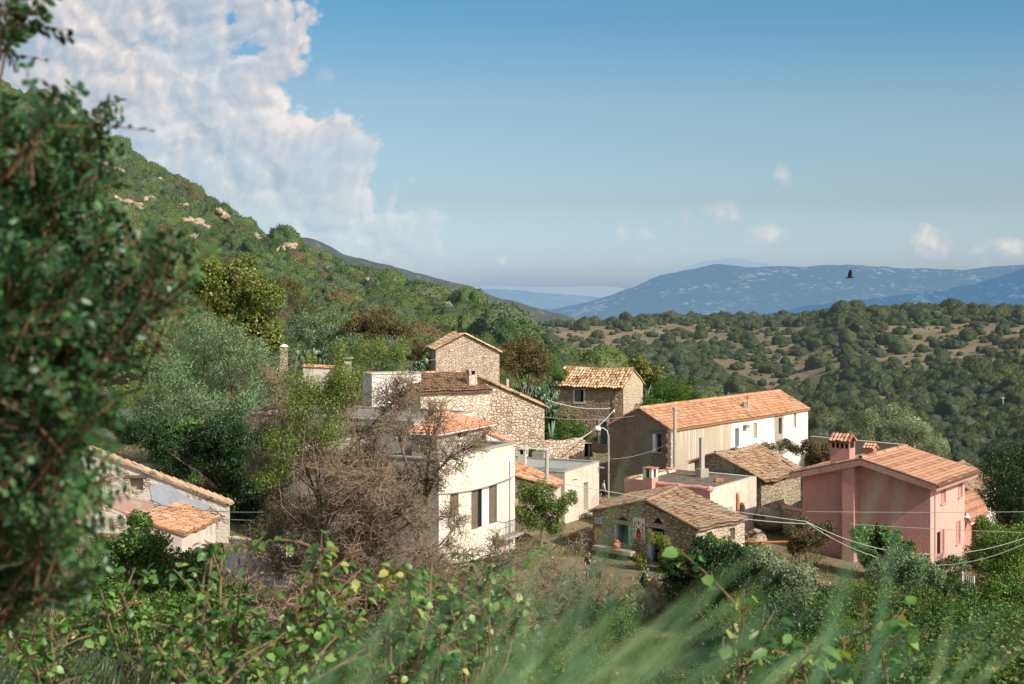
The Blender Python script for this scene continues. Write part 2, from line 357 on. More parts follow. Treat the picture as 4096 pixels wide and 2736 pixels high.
RCOLS = {
 -700: [(200, -90), (400, -80), (600, -60), (700, -50), (800, -45), (1000, -60), (2200, -155)],
 400: [(200, -85), (400, -65), (600, -45), (700, -32), (800, -28), (1000, -45), (2200, -155)],
 530: [(200, -80), (300, -66), (480, -45), (600, -28.5), (700, -16.3), (800, -22), (2200, -155)],
 620: [(200, -75), (300, -60), (450, -42), (600, -25.5), (735, -14.2), (850, -22), (2200, -155)],
 700: [(200, -70), (300, -55), (420, -42), (510, -33), (630, -23), (755, -14), (900, -25), (2200, -155)],
 800: [(200, -66), (300, -51), (400, -42), (500, -32), (620, -20.5), (720, -12.6), (850, -20), (2200, -155)],
 850: [(200, -64), (300, -49), (360, -42.5), (460, -31), (560, -19), (680, -6.8), (820, -16), (2200, -155)],
 885: [(200, -63), (300, -48), (360, -42), (460, -31), (560, -19), (700, -8.3), (840, -16), (2200, -155)],
 960: [(200, -60), (280, -48), (350, -41.5), (450, -30), (560, -17.5), (690, -6.2), (820, -14), (2200, -155)],
 1024: [(200, -58), (260, -47), (330, -41.5), (420, -30), (520, -18.5), (650, -7.6), (800, -14), (2200, -155)],
 1150: [(200, -56), (260, -46), (330, -40), (420, -28), (520, -17), (650, -8), (800, -16), (2200, -155)],
 1700: [(200, -56), (260, -46), (330, -38), (420, -26), (520, -17), (650, -10), (800, -18), (2200, -155)],
}
def smooth_interp(x, xs, ys):
    """monotone cubic (Fritsch-Carlson)"""
    xs = np.array(xs, float); ys = np.array(ys, float)
    h = np.diff(xs); d = np.diff(ys) / h
    m = np.zeros(len(xs)); m[0] = d[0]; m[-1] = d[-1]
    for i in range(1, len(xs) - 1):
        if d[i - 1] * d[i] > 0:
            w1 = 2 * h[i] + h[i - 1]; w2 = h[i] + 2 * h[i - 1]
            m[i] = (w1 + w2) / (w1 / d[i - 1] + w2 / d[i])
    x = np.clip(x, xs[0], xs[-1]); i = np.clip(np.searchsorted(xs, x) - 1, 0, len(xs) - 2)
    t = (x - xs[i]) / h[i]
    return (ys[i] * (1 + 2 * t) * (1 - t) ** 2 + h[i] * m[i] * t * (1 - t) ** 2 + ys[i + 1] * t * t * (3 - 2 * t) + h[i] * m[i + 1] * t * t * (t - 1))
US = np.arange(-700, 1701, 10.0)
def table(cols, near):
    ks = sorted(cols); K = []
    # every knot list is resampled to the same count so that ridges slide smoothly from column to column
    for k in ks:
        kn = (near + cols[k]) if near else cols[k]
        K.append(smooth_interp(YS, [a for a, b in kn], [b for a, b in kn]))
    K = np.array(K); out = np.zeros((len(US), len(YS)))
    kn_same = len({len(cols[k]) for k in ks}) == 1
    if kn_same:
        A = np.array([[a for a, b in cols[k]] for k in ks], float); B = np.array([[b for a, b in cols[k]] for k in ks], float)
        for i, u in enumerate(US):
            ya = np.array([np.interp(u, ks, A[:, j]) for j in range(A.shape[1])]); zb = np.array([np.interp(u, ks, B[:, j]) for j in range(B.shape[1])])
            xs = ([a for a, b in near] if near else []) + list(ya); zs = ([b for a, b in near] if near else []) + list(zb)
            out[i] = smooth_interp(YS, xs, zs)
    else:
        for j in range(len(YS)): out[:, j] = np.interp(US, ks, K[:, j])
    return out
ZL = table(LCOLS, NEAR); ZR = table(RCOLS, None)
ZR[:, YS < 200] = -95
ZR = ZR - 4.0 * np.clip((YS - 380) / 150, 0, 1)[None]
ZL = ZL - 3.6 * np.clip((YS - 165) / 80, 0, 1)[None]
k_ = 1.5
ZT = np.maximum(ZL, ZR)
def terrain(x, y):
    x = np.asarray(x, float); y = np.asarray(y, float)
    u = np.clip(CX + F * x / np.maximum(y, 6.0), US[0], US[-1])
    yi = np.clip(np.searchsorted(YS, y) - 1, 0, len(YS) - 2)
    ty = np.clip((y - YS[yi]) / (YS[yi + 1] - YS[yi]), 0, 1)
    ui = np.clip(((u - US[0]) / 10.0).astype(int), 0, len(US) - 2); tu = (u - US[ui]) / 10.0
    z = (ZT[ui, yi] * (1 - tu) + ZT[ui + 1, yi] * tu) * (1 - ty) + (ZT[ui, yi + 1] * (1 - tu) + ZT[ui + 1, yi + 1] * tu) * ty
    w = np.clip((y - 140) / 120, 0, 1)
    z = z + w * ((fbm(x / 38, y / 38, 11, 4) - 0.5) * 5.0 + (fbm(x / 9, y / 9, 17, 3) - 0.5) * 1.6)
    z = z + (1 - w) * (fbm(x / 6, y / 6, 23, 3) - 0.5) * 0.25
    return z
def tz(x, y): return float(terrain(np.array([x]), np.array([y]))[0])
def ground_hit(px, py, y0=40.0, y1=1400.0):
    ys = np.exp(np.linspace(math.log(y0), math.log(y1), 900))
    zr = (HZ - py) / F * ys; zt = terrain((px - CX) / F * ys, ys)
    k = np.where(zt >= zr)[0]
    if len(k) == 0: return None
    y = ys[k[0]]; return (float((px - CX) / F * y), float(y), float(zt[k[0]]))

def m_terrain():
    m, nt = newmat('terrain_soil'); pos = N(nt, 'ShaderNodeNewGeometry').outputs['Position']
    y = N(nt, 'ShaderNodeSeparateXYZ', {0: pos}).outputs[1]
    n1 = noise(nt, pos, 0.05, 6, 0.6); n2 = noise(nt, pos, 0.35, 6, 0.65); n3 = noise(nt, pos, 2.5, 8, 0.72)
    tan = mixc(nt, maprange(nt, n2, 0.3, 0.7), (0.25, 0.175, 0.105), (0.42, 0.315, 0.205))
    grn = mixc(nt, n3, (0.05, 0.075, 0.025), (0.13, 0.15, 0.055))
    tan = mixc(nt, math_(nt, 'MULTIPLY', maprange(nt, noise(nt, pos, 0.9, 8, 0.75), 0.42, 0.62), 0.6), tan, (0.13, 0.10, 0.055))
    gf = maprange(nt, math_(nt, 'ADD', math_(nt, 'MULTIPLY', n1, 0.5), math_(nt, 'MULTIPLY', n2, 0.5)), 0.44, 0.6)
    c = mixc(nt, math_(nt, 'MULTIPLY', gf, 0.62), tan, grn)
    c = mixc(nt, 0.6, c, mixc(nt, maprange(nt, n3, 0.3, 0.7), (0.55, 0.52, 0.5), (1.1, 1.08, 1.05)), 'MULTIPLY')
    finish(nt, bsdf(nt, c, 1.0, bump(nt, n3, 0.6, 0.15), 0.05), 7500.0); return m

def grid_mesh(name, Xg, Yg, Zg, mat, smooth=True):
    nr, nc = Xg.shape
    v = np.stack([Xg, Yg, Zg], -1).reshape(-1, 3)
    i = np.arange(nr * nc).reshape(nr, nc)
    q = np.stack([i[:-1, :-1], i[:-1, 1:], i[1:, 1:], i[1:, :-1]], -1).reshape(-1, 4)
    me = bpy.data.meshes.new(name); me.vertices.add(len(v)); me.vertices.foreach_set('co', v.ravel())
    me.loops.add(q.size); me.polygons.add(len(q)); me.loops.foreach_set('vertex_index', q.ravel().astype(np.int32))
    me.polygons.foreach_set('loop_start', np.arange(0, q.size, 4, dtype=np.int32))
    me.polygons.foreach_set('use_smooth', np.ones(len(q), bool))
    me.materials.append(mat); me.update(calc_edges=True); me.validate()
    return link_mesh(name, me)

S = np.linspace(-0.85, 0.85, 330)
YG = np.concatenate([np.linspace(-40, 60, 60), np.linspace(61, 180, 130), np.linspace(182, 520, 150), np.linspace(524, 1000, 110), np.linspace(1020, 2200, 25)])
Yg, Sg = np.meshgrid(YG, S, indexing='ij'); Xg = Sg * (np.maximum(Yg, -20) + 45)
M_TERRAIN = m_terrain()
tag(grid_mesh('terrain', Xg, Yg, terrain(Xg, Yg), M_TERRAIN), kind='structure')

# far plain that runs to the horizon
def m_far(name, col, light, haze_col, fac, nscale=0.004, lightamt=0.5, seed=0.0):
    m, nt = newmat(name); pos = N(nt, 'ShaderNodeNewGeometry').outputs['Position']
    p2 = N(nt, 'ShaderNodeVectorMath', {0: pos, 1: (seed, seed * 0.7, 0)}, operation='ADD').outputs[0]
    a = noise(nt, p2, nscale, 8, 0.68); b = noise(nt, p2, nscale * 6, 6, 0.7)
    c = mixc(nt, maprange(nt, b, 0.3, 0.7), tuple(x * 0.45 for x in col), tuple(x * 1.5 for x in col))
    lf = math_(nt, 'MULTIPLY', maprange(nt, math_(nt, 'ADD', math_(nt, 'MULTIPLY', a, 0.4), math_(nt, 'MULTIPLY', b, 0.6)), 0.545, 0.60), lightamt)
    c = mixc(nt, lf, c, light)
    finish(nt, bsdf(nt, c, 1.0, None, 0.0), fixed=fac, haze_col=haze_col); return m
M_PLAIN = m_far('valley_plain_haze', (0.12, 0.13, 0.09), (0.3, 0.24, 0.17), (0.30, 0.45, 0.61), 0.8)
me = MB(); me.face([(-60000, 2190, -158), (60000, 2190, -158), (60000, 60000, -158), (-60000, 60000, -158)])
tag(me.build('plain', M_PLAIN), kind='structure')

def mountain(name, prof, D, depth, base, mat, amp, nscale, seed, du=2.0, rows=60, rough_edge=1.0):
    us = np.arange(prof[0][0], prof[-1][0] + 0.1, du)
    zr = (HZ - smooth_interp(us, [a for a, b in prof], [b for a, b in prof])) / F * D
    t = np.concatenate([np.linspace(-0.25, 0, 6)[:-1], np.linspace(0, 1, rows)])
    T, U = np.meshgrid(t, us, indexing='ij'); ZRG = np.broadcast_to(zr, T.shape)
    Yg = D - T * depth; Xg = (U - CX) / F * (D - T * depth * 0.5)
    sl = np.where(T < 0, 1 - (-T) * 1.2, 1 - np.abs(T) ** 0.9)
    n = (np.abs(fbm(Xg / nscale, Yg / nscale * 0.7, seed, 5) - 0.5) * 2)
    n2 = fbm(Xg / nscale * 7, Yg / nscale * 7, seed + 9, 4) - 0.5
    env = np.clip(np.abs(T) * 5, 0, 1)
    Z = base + (ZRG - base) * sl - amp * (0.75 - n) * env * 1.3 + n2 * amp * 0.22 * rough_edge
    o = grid_mesh(name, Xg, Yg, Z, mat); tag(o, kind='structure'); return o
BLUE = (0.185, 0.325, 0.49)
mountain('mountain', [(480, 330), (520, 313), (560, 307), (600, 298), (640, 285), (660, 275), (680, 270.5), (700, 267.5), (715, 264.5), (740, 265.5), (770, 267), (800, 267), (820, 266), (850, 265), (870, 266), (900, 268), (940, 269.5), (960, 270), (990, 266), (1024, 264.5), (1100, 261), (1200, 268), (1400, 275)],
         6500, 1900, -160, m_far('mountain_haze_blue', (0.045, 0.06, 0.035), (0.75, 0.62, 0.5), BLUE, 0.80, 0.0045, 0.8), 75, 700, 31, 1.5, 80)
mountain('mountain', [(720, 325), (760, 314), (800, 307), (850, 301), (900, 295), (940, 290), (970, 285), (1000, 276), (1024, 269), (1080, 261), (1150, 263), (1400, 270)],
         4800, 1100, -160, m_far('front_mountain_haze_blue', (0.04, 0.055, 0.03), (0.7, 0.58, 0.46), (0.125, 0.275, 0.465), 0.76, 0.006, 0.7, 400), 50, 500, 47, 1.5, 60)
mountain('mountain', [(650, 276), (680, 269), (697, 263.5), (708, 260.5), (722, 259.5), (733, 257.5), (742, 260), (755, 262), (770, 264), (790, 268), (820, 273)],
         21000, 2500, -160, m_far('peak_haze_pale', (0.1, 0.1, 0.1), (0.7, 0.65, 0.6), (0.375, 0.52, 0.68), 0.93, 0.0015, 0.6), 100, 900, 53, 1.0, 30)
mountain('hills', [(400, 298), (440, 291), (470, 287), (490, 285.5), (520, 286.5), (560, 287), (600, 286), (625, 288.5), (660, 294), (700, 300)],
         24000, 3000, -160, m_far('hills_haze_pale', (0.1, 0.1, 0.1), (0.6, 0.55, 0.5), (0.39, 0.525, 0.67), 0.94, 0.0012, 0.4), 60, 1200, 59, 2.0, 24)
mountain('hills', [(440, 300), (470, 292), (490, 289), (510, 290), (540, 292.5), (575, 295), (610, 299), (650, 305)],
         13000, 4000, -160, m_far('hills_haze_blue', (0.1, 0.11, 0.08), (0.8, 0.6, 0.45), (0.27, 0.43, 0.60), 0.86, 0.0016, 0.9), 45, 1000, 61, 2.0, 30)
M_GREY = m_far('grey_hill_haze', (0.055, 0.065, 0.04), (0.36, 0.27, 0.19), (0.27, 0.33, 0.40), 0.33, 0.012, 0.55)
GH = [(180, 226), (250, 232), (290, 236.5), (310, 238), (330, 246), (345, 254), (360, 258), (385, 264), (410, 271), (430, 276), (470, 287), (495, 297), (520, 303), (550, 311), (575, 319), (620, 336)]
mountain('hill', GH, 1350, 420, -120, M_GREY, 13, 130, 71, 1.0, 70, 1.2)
# ------------------------------------------------------------------ leaves and crowns (numpy)
def unit(a): return a / np.maximum(np.linalg.norm(a, axis=-1, keepdims=True), 1e-9)
def mesh_np(name, V, Fq, rnd, mats, smooth=False, mi=None):
    me = bpy.data.meshes.new(name); me.vertices.add(len(V)); me.vertices.foreach_set('co', np.ascontiguousarray(V, np.float32).ravel())
    k = Fq.shape[1]
    me.loops.add(Fq.size); me.polygons.add(len(Fq)); me.loops.foreach_set('vertex_index', np.ascontiguousarray(Fq, np.int32).ravel())
    me.polygons.foreach_set('loop_start', np.arange(0, Fq.size, k, dtype=np.int32))
    a = me.attributes.new('rnd', 'FLOAT', 'FACE'); a.data.foreach_set('value', np.ascontiguousarray(rnd, np.float32))
    for m in (mats if isinstance(mats, (list, tuple)) else [mats]): me.materials.append(m)
    if mi is not None: me.polygons.foreach_set('material_index', np.ascontiguousarray(mi, np.int32))
    if smooth: me.polygons.foreach_set('use_smooth', np.ones(len(Fq), bool))
    me.update(calc_edges=True); return me
def leaf_quads(C, A, Nn, L, W, droop=0.15):
    """C leaf base, A unit direction, Nn approx normal; returns diamond-shaped quads folded a little"""
    n = len(C); B = unit(np.cross(A, Nn)); Nn = unit(np.cross(B, A))
    L = np.broadcast_to(L, (n,))[:, None]; W = np.broadcast_to(W, (n,))[:, None]
    v0 = C; v1 = C + A * L * 0.45 + B * W * 0.5 + Nn * W * 0.16; v2 = C + A * L - Nn * L * droop; v3 = C + A * L * 0.45 - B * W * 0.5 + Nn * W * 0.16
    V = np.stack([v0, v1, v2, v3], 1).reshape(-1, 3); Fq = np.arange(n * 4).reshape(n, 4)
    return V, Fq
def leaf_ovals(C, A, Nn, L, W, droop=0.2):
    """two-quad rounded leaf, for leaves seen large"""
    n = len(C); B = unit(np.cross(A, Nn)); Nn = unit(np.cross(B, A))
    L = np.broadcast_to(L, (n,))[:, None]; W = np.broadcast_to(W, (n,))[:, None]
    pts = [C, C + A * L * .3 + B * W * .46 + Nn * W * .12, C + A * L * .68 + B * W * .42 + Nn * W * .12 - Nn * L * droop * .4, C + A * L - Nn * L * droop,
           C + A * L * .68 - B * W * .42 + Nn * W * .12 - Nn * L * droop * .4, C + A * L * .3 - B * W * .46 + Nn * W * .12,
           C + A * L * .3, C + A * L * .68 - Nn * L * droop * .4]
    V = np.stack(pts, 1).reshape(-1, 3); o = np.arange(n)[:, None] * 8
    Fq = np.stack([o + np.array([0, 1, 6, 5])[None], o + np.array([1, 2, 7, 6])[None], o + np.array([5, 6, 7, 4])[None], o + np.array([2, 3, 4, 7])[None]], 1)
    return V, Fq.reshape(-1, 4)
def rand_dirs(n, g): return unit(g.normal(size=(n, 3)))
def crown_cloud(clumps, n, g, sub=14, subr=0.42, shell=0.62, flat=0.9):
    """leaf places spread through lumpy sub-clumps of the given ellipsoids; returns points, outward normals, a per-lump tone"""
    cl = np.array([(c[0], c[1], c[2], c[3], c[4] if len(c) > 4 else c[3]) for c in clumps], float)
    w = cl[:, 3] ** 2; w = w / w.sum(); S_c = []; S_r = []; S_o = []
    for c in cl:
        d = rand_dirs(sub, g); rr = shell + (1 - shell) * g.random(sub)
        off = d * rr[:, None] * np.array([c[3], c[3], c[4]]) * 0.8
        S_c.append(c[:3] + off); S_r.append(c[3] * subr * (0.55 + 0.8 * g.random(sub))); S_o.append(np.repeat(c[None, :3], sub, 0))
    S_c = np.concatenate(S_c); S_r = np.concatenate(S_r); S_o = np.concatenate(S_o)
    pr = S_r ** 2; pr /= pr.sum(); idx = g.choice(len(S_c), n, p=pr)
    d = rand_dirs(n, g); rad = S_r[idx] * (0.35 + 0.65 * g.random(n) ** 0.5)
    P_ = S_c[idx] + d * rad[:, None] * np.array([1, 1, flat])
    nrm = unit(d * 0.7 + unit(P_ - S_o[idx]) * 0.8 + np.array([0, 0, 0.35]))
    tone = g.random(len(S_c))[idx]
    return P_, nrm, tone
def leaf_crown(name, clumps, n, L, W, mat, g, parent=None, org=(0, 0, 0), sway=None, oval=False, droop=0.15, up=0.25, spread=0.8, sub=14, subr=0.42, shell=0.62, tonew=0.45, flat=0.9):
    Pn, nr, tone = crown_cloud(clumps, n, g, sub, subr, shell, flat)
    t = unit(np.cross(nr, rand_dirs(n, g))); A = unit(t * spread + nr * 0.45 + np.array([0, 0, up]) + (np.array(sway) if sway is not None else 0))
    Nn = unit(nr + 0.6 * g.normal(size=(n, 3)))
    Ls = L * (0.6 + 0.7 * g.random(n)); Ws = W * (0.6 + 0.7 * g.random(n))
    V, Fq = (leaf_ovals if oval else leaf_quads)(Pn, A, Nn, Ls, Ws, droop)
    rn = np.clip(tonew * tone + (1 - tonew) * g.random(n), 0, 1)
    if oval: rn = np.repeat(rn, 4)
    me = mesh_np(name, V - np.array(org), Fq, rn, mat)
    return me
def limb_tree(mb, base, tips, r0, g, lean=0.12, n=6):
    """tapered trunk with limbs that reach the given clump centres"""
    base = Vector(base); cen = sum((Vector(t) for t in tips), Vector()) / len(tips)
    fork = base.lerp(cen, 0.42); fork.x += (cen.x - base.x) * 0.1
    mid = base.lerp(fork, 0.5) + Vector((g.normal() * .1, g.normal() * .1, 0)) * (cen - base).length * lean
    mb.tube([base - Vector((0, 0, .15)), base.lerp(mid, .4), mid, fork], [r0 * 1.25, r0, r0 * .85, r0 * .7], n, 0.5)
    for t in tips:
        t = Vector(t); m = fork.lerp(t, 0.5) + Vector((g.normal(), g.normal(), g.normal() * .5)) * (t - fork).length * 0.09
        mb.tube([fork - (t - fork).normalized() * r0 * .3, fork.lerp(m, .5), m, t], [r0 * .55, r0 * .45, r0 * .33, r0 * .12], max(4, n - 1), 0.5)
        for k in range(4):
            s = m.lerp(t, g.random()); e = s + Vector((g.normal(), g.normal(), g.normal() * .6 + .3)) * (t - fork).length * .22
            mb.tube([s, s.lerp(e, .5) + Vector((0, 0, .03)), e], [r0 * .16, r0 * .1, r0 * .04], 4, 0.5)

# ------------------------------------------------------------------ hillside scrub: seven crowns shared by thousands of bushes
def bush_mesh(name, mat, g, tall=0.85, n=1500, leaf=0.075):
    bm = bmesh.new(); bmesh.ops.create_icosphere(bm, subdivisions=4, radius=1.0)
    s = int(g.integers(1, 999)); d = np.array([v.co.normalized()[:] for v in bm.verts])
    a = fbm(d[:, 0] * 1.5 + d[:, 2] * .9 + 10, d[:, 1] * 1.5 - d[:, 2] * .8 + 10, s, 2)
    b = np.abs(fbm(d[:, 0] * 4.2 + d[:, 2] * 2.1 + 30, d[:, 1] * 4.2 - d[:, 2] * 2.3 + 30, s + 3, 2) - 0.5) * 2
    cv = d * (0.50 + 0.5 * a + 0.34 * (0.6 - b))[:, None] * np.array([1, 1, tall]); cf = np.array([[v.index for v in f.verts] for f in bm.faces])
    for v, c in zip(bm.verts, cv): v.co = c
    bm.normal_update(); vn = np.array([v.normal[:] for v in bm.verts]); bm.free()
    idx = g.integers(0, len(cv), n); base = cv[idx]; nr = vn[idx]
    keep = base[:, 2] > -0.4 * tall; base = base[keep]; nr = nr[keep]; n = len(base)
    tg = unit(np.cross(nr, rand_dirs(n, g))); A = unit(nr * 0.5 + tg * .8 + .25 * g.normal(size=(n, 3)) + np.array([0, 0, .25])); Nn = unit(nr + .35 * g.normal(size=(n, 3)))
    base = base + nr * (0.07 * g.random((n, 1)) - .01)
    V, Fq = leaf_quads(base, A, Nn, leaf * (0.6 + .8 * g.random(n)), leaf * (.7 + .6 * g.random(n)))
    q1 = Fq[:, [0, 1, 2]] + len(cv); q2 = Fq[:, [0, 2, 3]] + len(cv)
    Fall = np.concatenate([cf, q1, q2]); V_ = np.concatenate([cv, V]); V_[:, 2] += 0.5 * tall
    hgt = np.clip((base[:, 2] / tall + .4) / 1.3, 0, 1)  # leaves lighten towards the crown top, sunlight put into their tone
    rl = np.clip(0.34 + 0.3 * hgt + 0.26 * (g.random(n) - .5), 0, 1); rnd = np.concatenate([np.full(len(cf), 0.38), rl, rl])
    return mesh_np(name, V_, Fall, rnd, mat)
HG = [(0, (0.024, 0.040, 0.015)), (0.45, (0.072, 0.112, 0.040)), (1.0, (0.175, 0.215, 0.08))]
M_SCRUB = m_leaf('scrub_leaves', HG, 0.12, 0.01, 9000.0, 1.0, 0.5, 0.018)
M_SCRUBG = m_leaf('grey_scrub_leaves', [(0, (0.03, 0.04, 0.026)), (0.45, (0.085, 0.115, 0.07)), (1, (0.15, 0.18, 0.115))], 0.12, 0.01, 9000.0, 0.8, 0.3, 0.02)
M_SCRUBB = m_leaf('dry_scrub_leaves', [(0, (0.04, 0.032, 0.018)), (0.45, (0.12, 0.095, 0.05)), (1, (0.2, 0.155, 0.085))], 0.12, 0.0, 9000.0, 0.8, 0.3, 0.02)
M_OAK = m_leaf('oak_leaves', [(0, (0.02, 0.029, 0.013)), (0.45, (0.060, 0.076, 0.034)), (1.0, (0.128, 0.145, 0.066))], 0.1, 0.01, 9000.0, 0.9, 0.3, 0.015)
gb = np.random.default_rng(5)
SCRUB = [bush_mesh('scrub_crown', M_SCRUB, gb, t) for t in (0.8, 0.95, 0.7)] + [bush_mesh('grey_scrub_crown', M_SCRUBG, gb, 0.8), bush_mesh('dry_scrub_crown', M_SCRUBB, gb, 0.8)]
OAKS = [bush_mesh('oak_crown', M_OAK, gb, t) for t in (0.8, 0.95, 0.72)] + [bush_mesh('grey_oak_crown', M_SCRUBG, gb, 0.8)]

def scatter(n, x0, x1, y0, y1, rfun, dens, seed):
    g = np.random.default_rng(seed)
    y = np.exp(g.uniform(math.log(y0), math.log(y1), n * 2)); y = y[g.random(len(y)) < (y / y1)]     # even over the area of the wedge
    x = g.uniform(-0.44, 0.44, len(y)) * (y + 60); k = (x > x0) & (x < x1); x = x[k]; y = y[k]
    k = g.random(len(x)) < dens(x, y); x = x[k]; y = y[k]
    z = terrain(x, y); r = rfun(g, len(x), x, y)
    return x, y, z, r, g
def visible(x, y, z, r):
    """rough line of sight against the terrain alone"""
    out = np.zeros(len(x), bool)
    for t0 in range(0, len(x), 4000):
        s = slice(t0, t0 + 4000); ok = np.ones(len(x[s]), bool)
        for f in np.linspace(0.25, 0.985, 46):
            ok &= terrain(x[s] * f, y[s] * f) < (z[s] + r[s] * 1.1) * f + 0.3
        out[s] = ok
    px = CX + F * x / y
    return out & (px > -25) & (px < 1049)
def skyline(px):      # what the village and the near plants leave open, row numbers of the photograph
    return np.interp(px, [0, 150, 200, 300, 420, 430, 505, 512, 550, 640, 700, 800, 815, 950, 1024], [90, 190, 255, 290, 345, 340, 340, 372, 372, 380, 400, 405, 430, 450, 470])
def instances(name, label, cat, x, y, z, r, var, protos, g, kind='stuff'):
    """one object whose points carry copies of the shared crowns (for the crowds past the three hundred)"""
    me = bpy.data.meshes.new(name); me.vertices.add(len(x))
    me.vertices.foreach_set('co', np.stack([x, y, z], 1).astype(np.float32).ravel())
    for nm, d in (('sc', r), ('rz', g.random(len(x)) * 6.283), ('vr', var.astype(float)), ('sq', 0.8 + .4 * g.random(len(x)))):
        a = me.attributes.new(nm, 'FLOAT', 'POINT'); a.data.foreach_set('value', d.astype(np.float32))
    o = link_mesh(name, me); tag(o, label, cat, kind=kind)
    ng = bpy.data.node_groups.new(name + '_copies', 'GeometryNodeTree')
    ng.interface.new_socket('Geometry', in_out='INPUT', socket_type='NodeSocketGeometry'); ng.interface.new_socket('Geometry', in_out='OUTPUT', socket_type='NodeSocketGeometry')
    gi = ng.nodes.new('NodeGroupInput'); go = ng.nodes.new('NodeGroupOutput'); jn = ng.nodes.new('GeometryNodeJoinGeometry')
    def na(nm):
        a = ng.nodes.new('GeometryNodeInputNamedAttribute'); a.data_type = 'FLOAT'; a.inputs['Name'].default_value = nm; return a.outputs['Attribute']
    sc, rz, vr, sq = na('sc'), na('rz'), na('vr'), na('sq')
    rot = ng.nodes.new('ShaderNodeCombineXYZ'); ng.links.new(rz, rot.inputs[2])
    mz = ng.nodes.new('ShaderNodeMath'); mz.operation = 'MULTIPLY'; ng.links.new(sc, mz.inputs[0]); ng.links.new(sq, mz.inputs[1])
    scl = ng.nodes.new('ShaderNodeCombineXYZ'); ng.links.new(sc, scl.inputs[0]); ng.links.new(sc, scl.inputs[1]); ng.links.new(mz.outputs[0], scl.inputs[2])
    for k, p in enumerate(protos):
        oi = ng.nodes.new('GeometryNodeObjectInfo'); oi.inputs['Object'].default_value = p; oi.transform_space = 'ORIGINAL'
        cm = ng.nodes.new('FunctionNodeCompare'); cm.data_type = 'FLOAT'; cm.operation = 'EQUAL'; ng.links.new(vr, cm.inputs[0]); cm.inputs[1].default_value = float(k); cm.inputs['Epsilon'].default_value = 0.1
        ip = ng.nodes.new('GeometryNodeInstanceOnPoints')
        ng.links.new(gi.outputs[0], ip.inputs['Points']); ng.links.new(cm.outputs[0], ip.inputs['Selection']); ng.links.new(oi.outputs['Geometry'], ip.inputs['Instance'])
        ng.links.new(rot.outputs[0], ip.inputs['Rotation']); ng.links.new(scl.outputs[0], ip.inputs['Scale']); ng.links.new(ip.outputs[0], jn.inputs[0])
    ng.links.new(jn.outputs[0], go.inputs[0])
    md = o.modifiers.new('copies', 'NODES'); md.node_group = ng
    return o
def split_crowd(name, label, cat, group, stuff_name, stuff_label, x, y, z, r, var, meshes, g, count=300, lift=0.12):
    vis = visible(x, y, z, r); px = CX + F * x / y; py = HZ - F * (z + r) / y
    vis2 = vis & (py < skyline(px) - 2)
    size = np.where(vis2, r / y, -1); order = np.argsort(-size)[:count]
    protos = {}
    for i in order:
        k = int(var[i]); o = link_mesh(name, meshes[k]); tag(o, label, cat, group)
        o.location = (x[i], y[i], z[i] - r[i] * lift); o.rotation_euler = (0, 0, g.random() * 6.28); o.scale = (r[i], r[i], r[i] * g.uniform(.8, 1.2))
        protos.setdefault(k, o)
    keep = vis.copy(); keep[order] = False
    for k in range(len(meshes)):
        if k not in protos: var = np.where(var == k, next(iter(protos)), var)
    plist = [protos.get(k, next(iter(protos.values()))) for k in range(len(meshes))]
    instances(stuff_name, stuff_label, cat, x[keep], y[keep], z[keep] - r[keep] * lift, r[keep], var[keep], plist, g)
    print(name, 'individuals', len(order), 'stuff', int(keep.sum()))

# left hill: close scrub
dl = lambda x, y: np.where((CX + F * x / y < 640), np.clip(0.40 + 0.9 * (fbm(x / 22, y / 22, 91, 3) - 0.34), 0.12, 1), 0.0) * (ZL_at(x, y))
def ZL_at(x, y):
    u = np.clip(CX + F * x / y, US[0], US[-1]); ui = np.clip(((u - US[0]) / 10).astype(int), 0, len(US) - 1); yi = np.clip(np.searchsorted(YS, y), 0, len(YS) - 1)
    return (ZL[ui, yi] >= ZR[ui, yi]).astype(float)
x, y, z, r, g1 = scatter(95000, -330, 60, 122, 760, lambda g, n, x, y: g.gamma(2.6, 0.5, n) * np.interp(y, [120, 300, 700], [0.75, 0.9, 1.25]) + 0.5, dl, 101)
var = g1.choice(5, len(x), p=[.3, .22, .2, .2, .08])
split_crowd('scrub_bush', 'rounded dark green scrub bush on the steep hillside left of the village', 'bush', 'evergreen scrub bushes covering the steep left hillside',
            'hillside_scrub', 'dense small evergreen scrub covering the steep left hillside', x, y, z, r, var, SCRUB, g1)
# right hill: oaks with tan clearings
def dr(x, y):
    px = CX + F * x / y; zt = terrain(x, y); py = HZ - F * zt / y
    n = fbm(x / 34, y / 60, 191, 3) + 0.22 * (fbm(x / 9, y / 9, 77, 2) - .5)
    n = n + .16 * np.exp(-((px - 985) / 60) ** 2 - ((py - 325) / 22) ** 2) + .14 * np.exp(-((px - 890) / 40) ** 2 - ((py - 355) / 14) ** 2) + .12 * np.exp(-((px - 730) / 60) ** 2 - ((py - 335) / 14) ** 2) - .1 * np.exp(-((px - 850) / 40) ** 2 - ((py - 320) / 14) ** 2) - .1 * np.exp(-((px - 620) / 60) ** 2 - ((py - 370) / 25) ** 2)
    open_ = np.clip((n - 0.355) / 0.10, 0, 1) * np.clip((440 - py) / 50, 0, 1)
    d = 1 - 0.90 * open_
    d = np.where(py < 326, np.maximum(d, 0.35), d)
    return np.where(ZL_at(x, y) < .5, d, np.where(px > 600, 0.9, 0.0)) * np.where(px > 505, 1, 0)
x, y, z, r, g2 = scatter(150000, -40, 420, 165, 860, lambda g, n, x, y: g.gamma(2.8, 0.42, n) * np.interp(y, [170, 400, 750], [0.85, 1.0, 1.05]) + 0.55, dr, 303)
k = g2.random(len(x)) < 0.55; x, y, z, r = x[k], y[k], z[k], r[k]
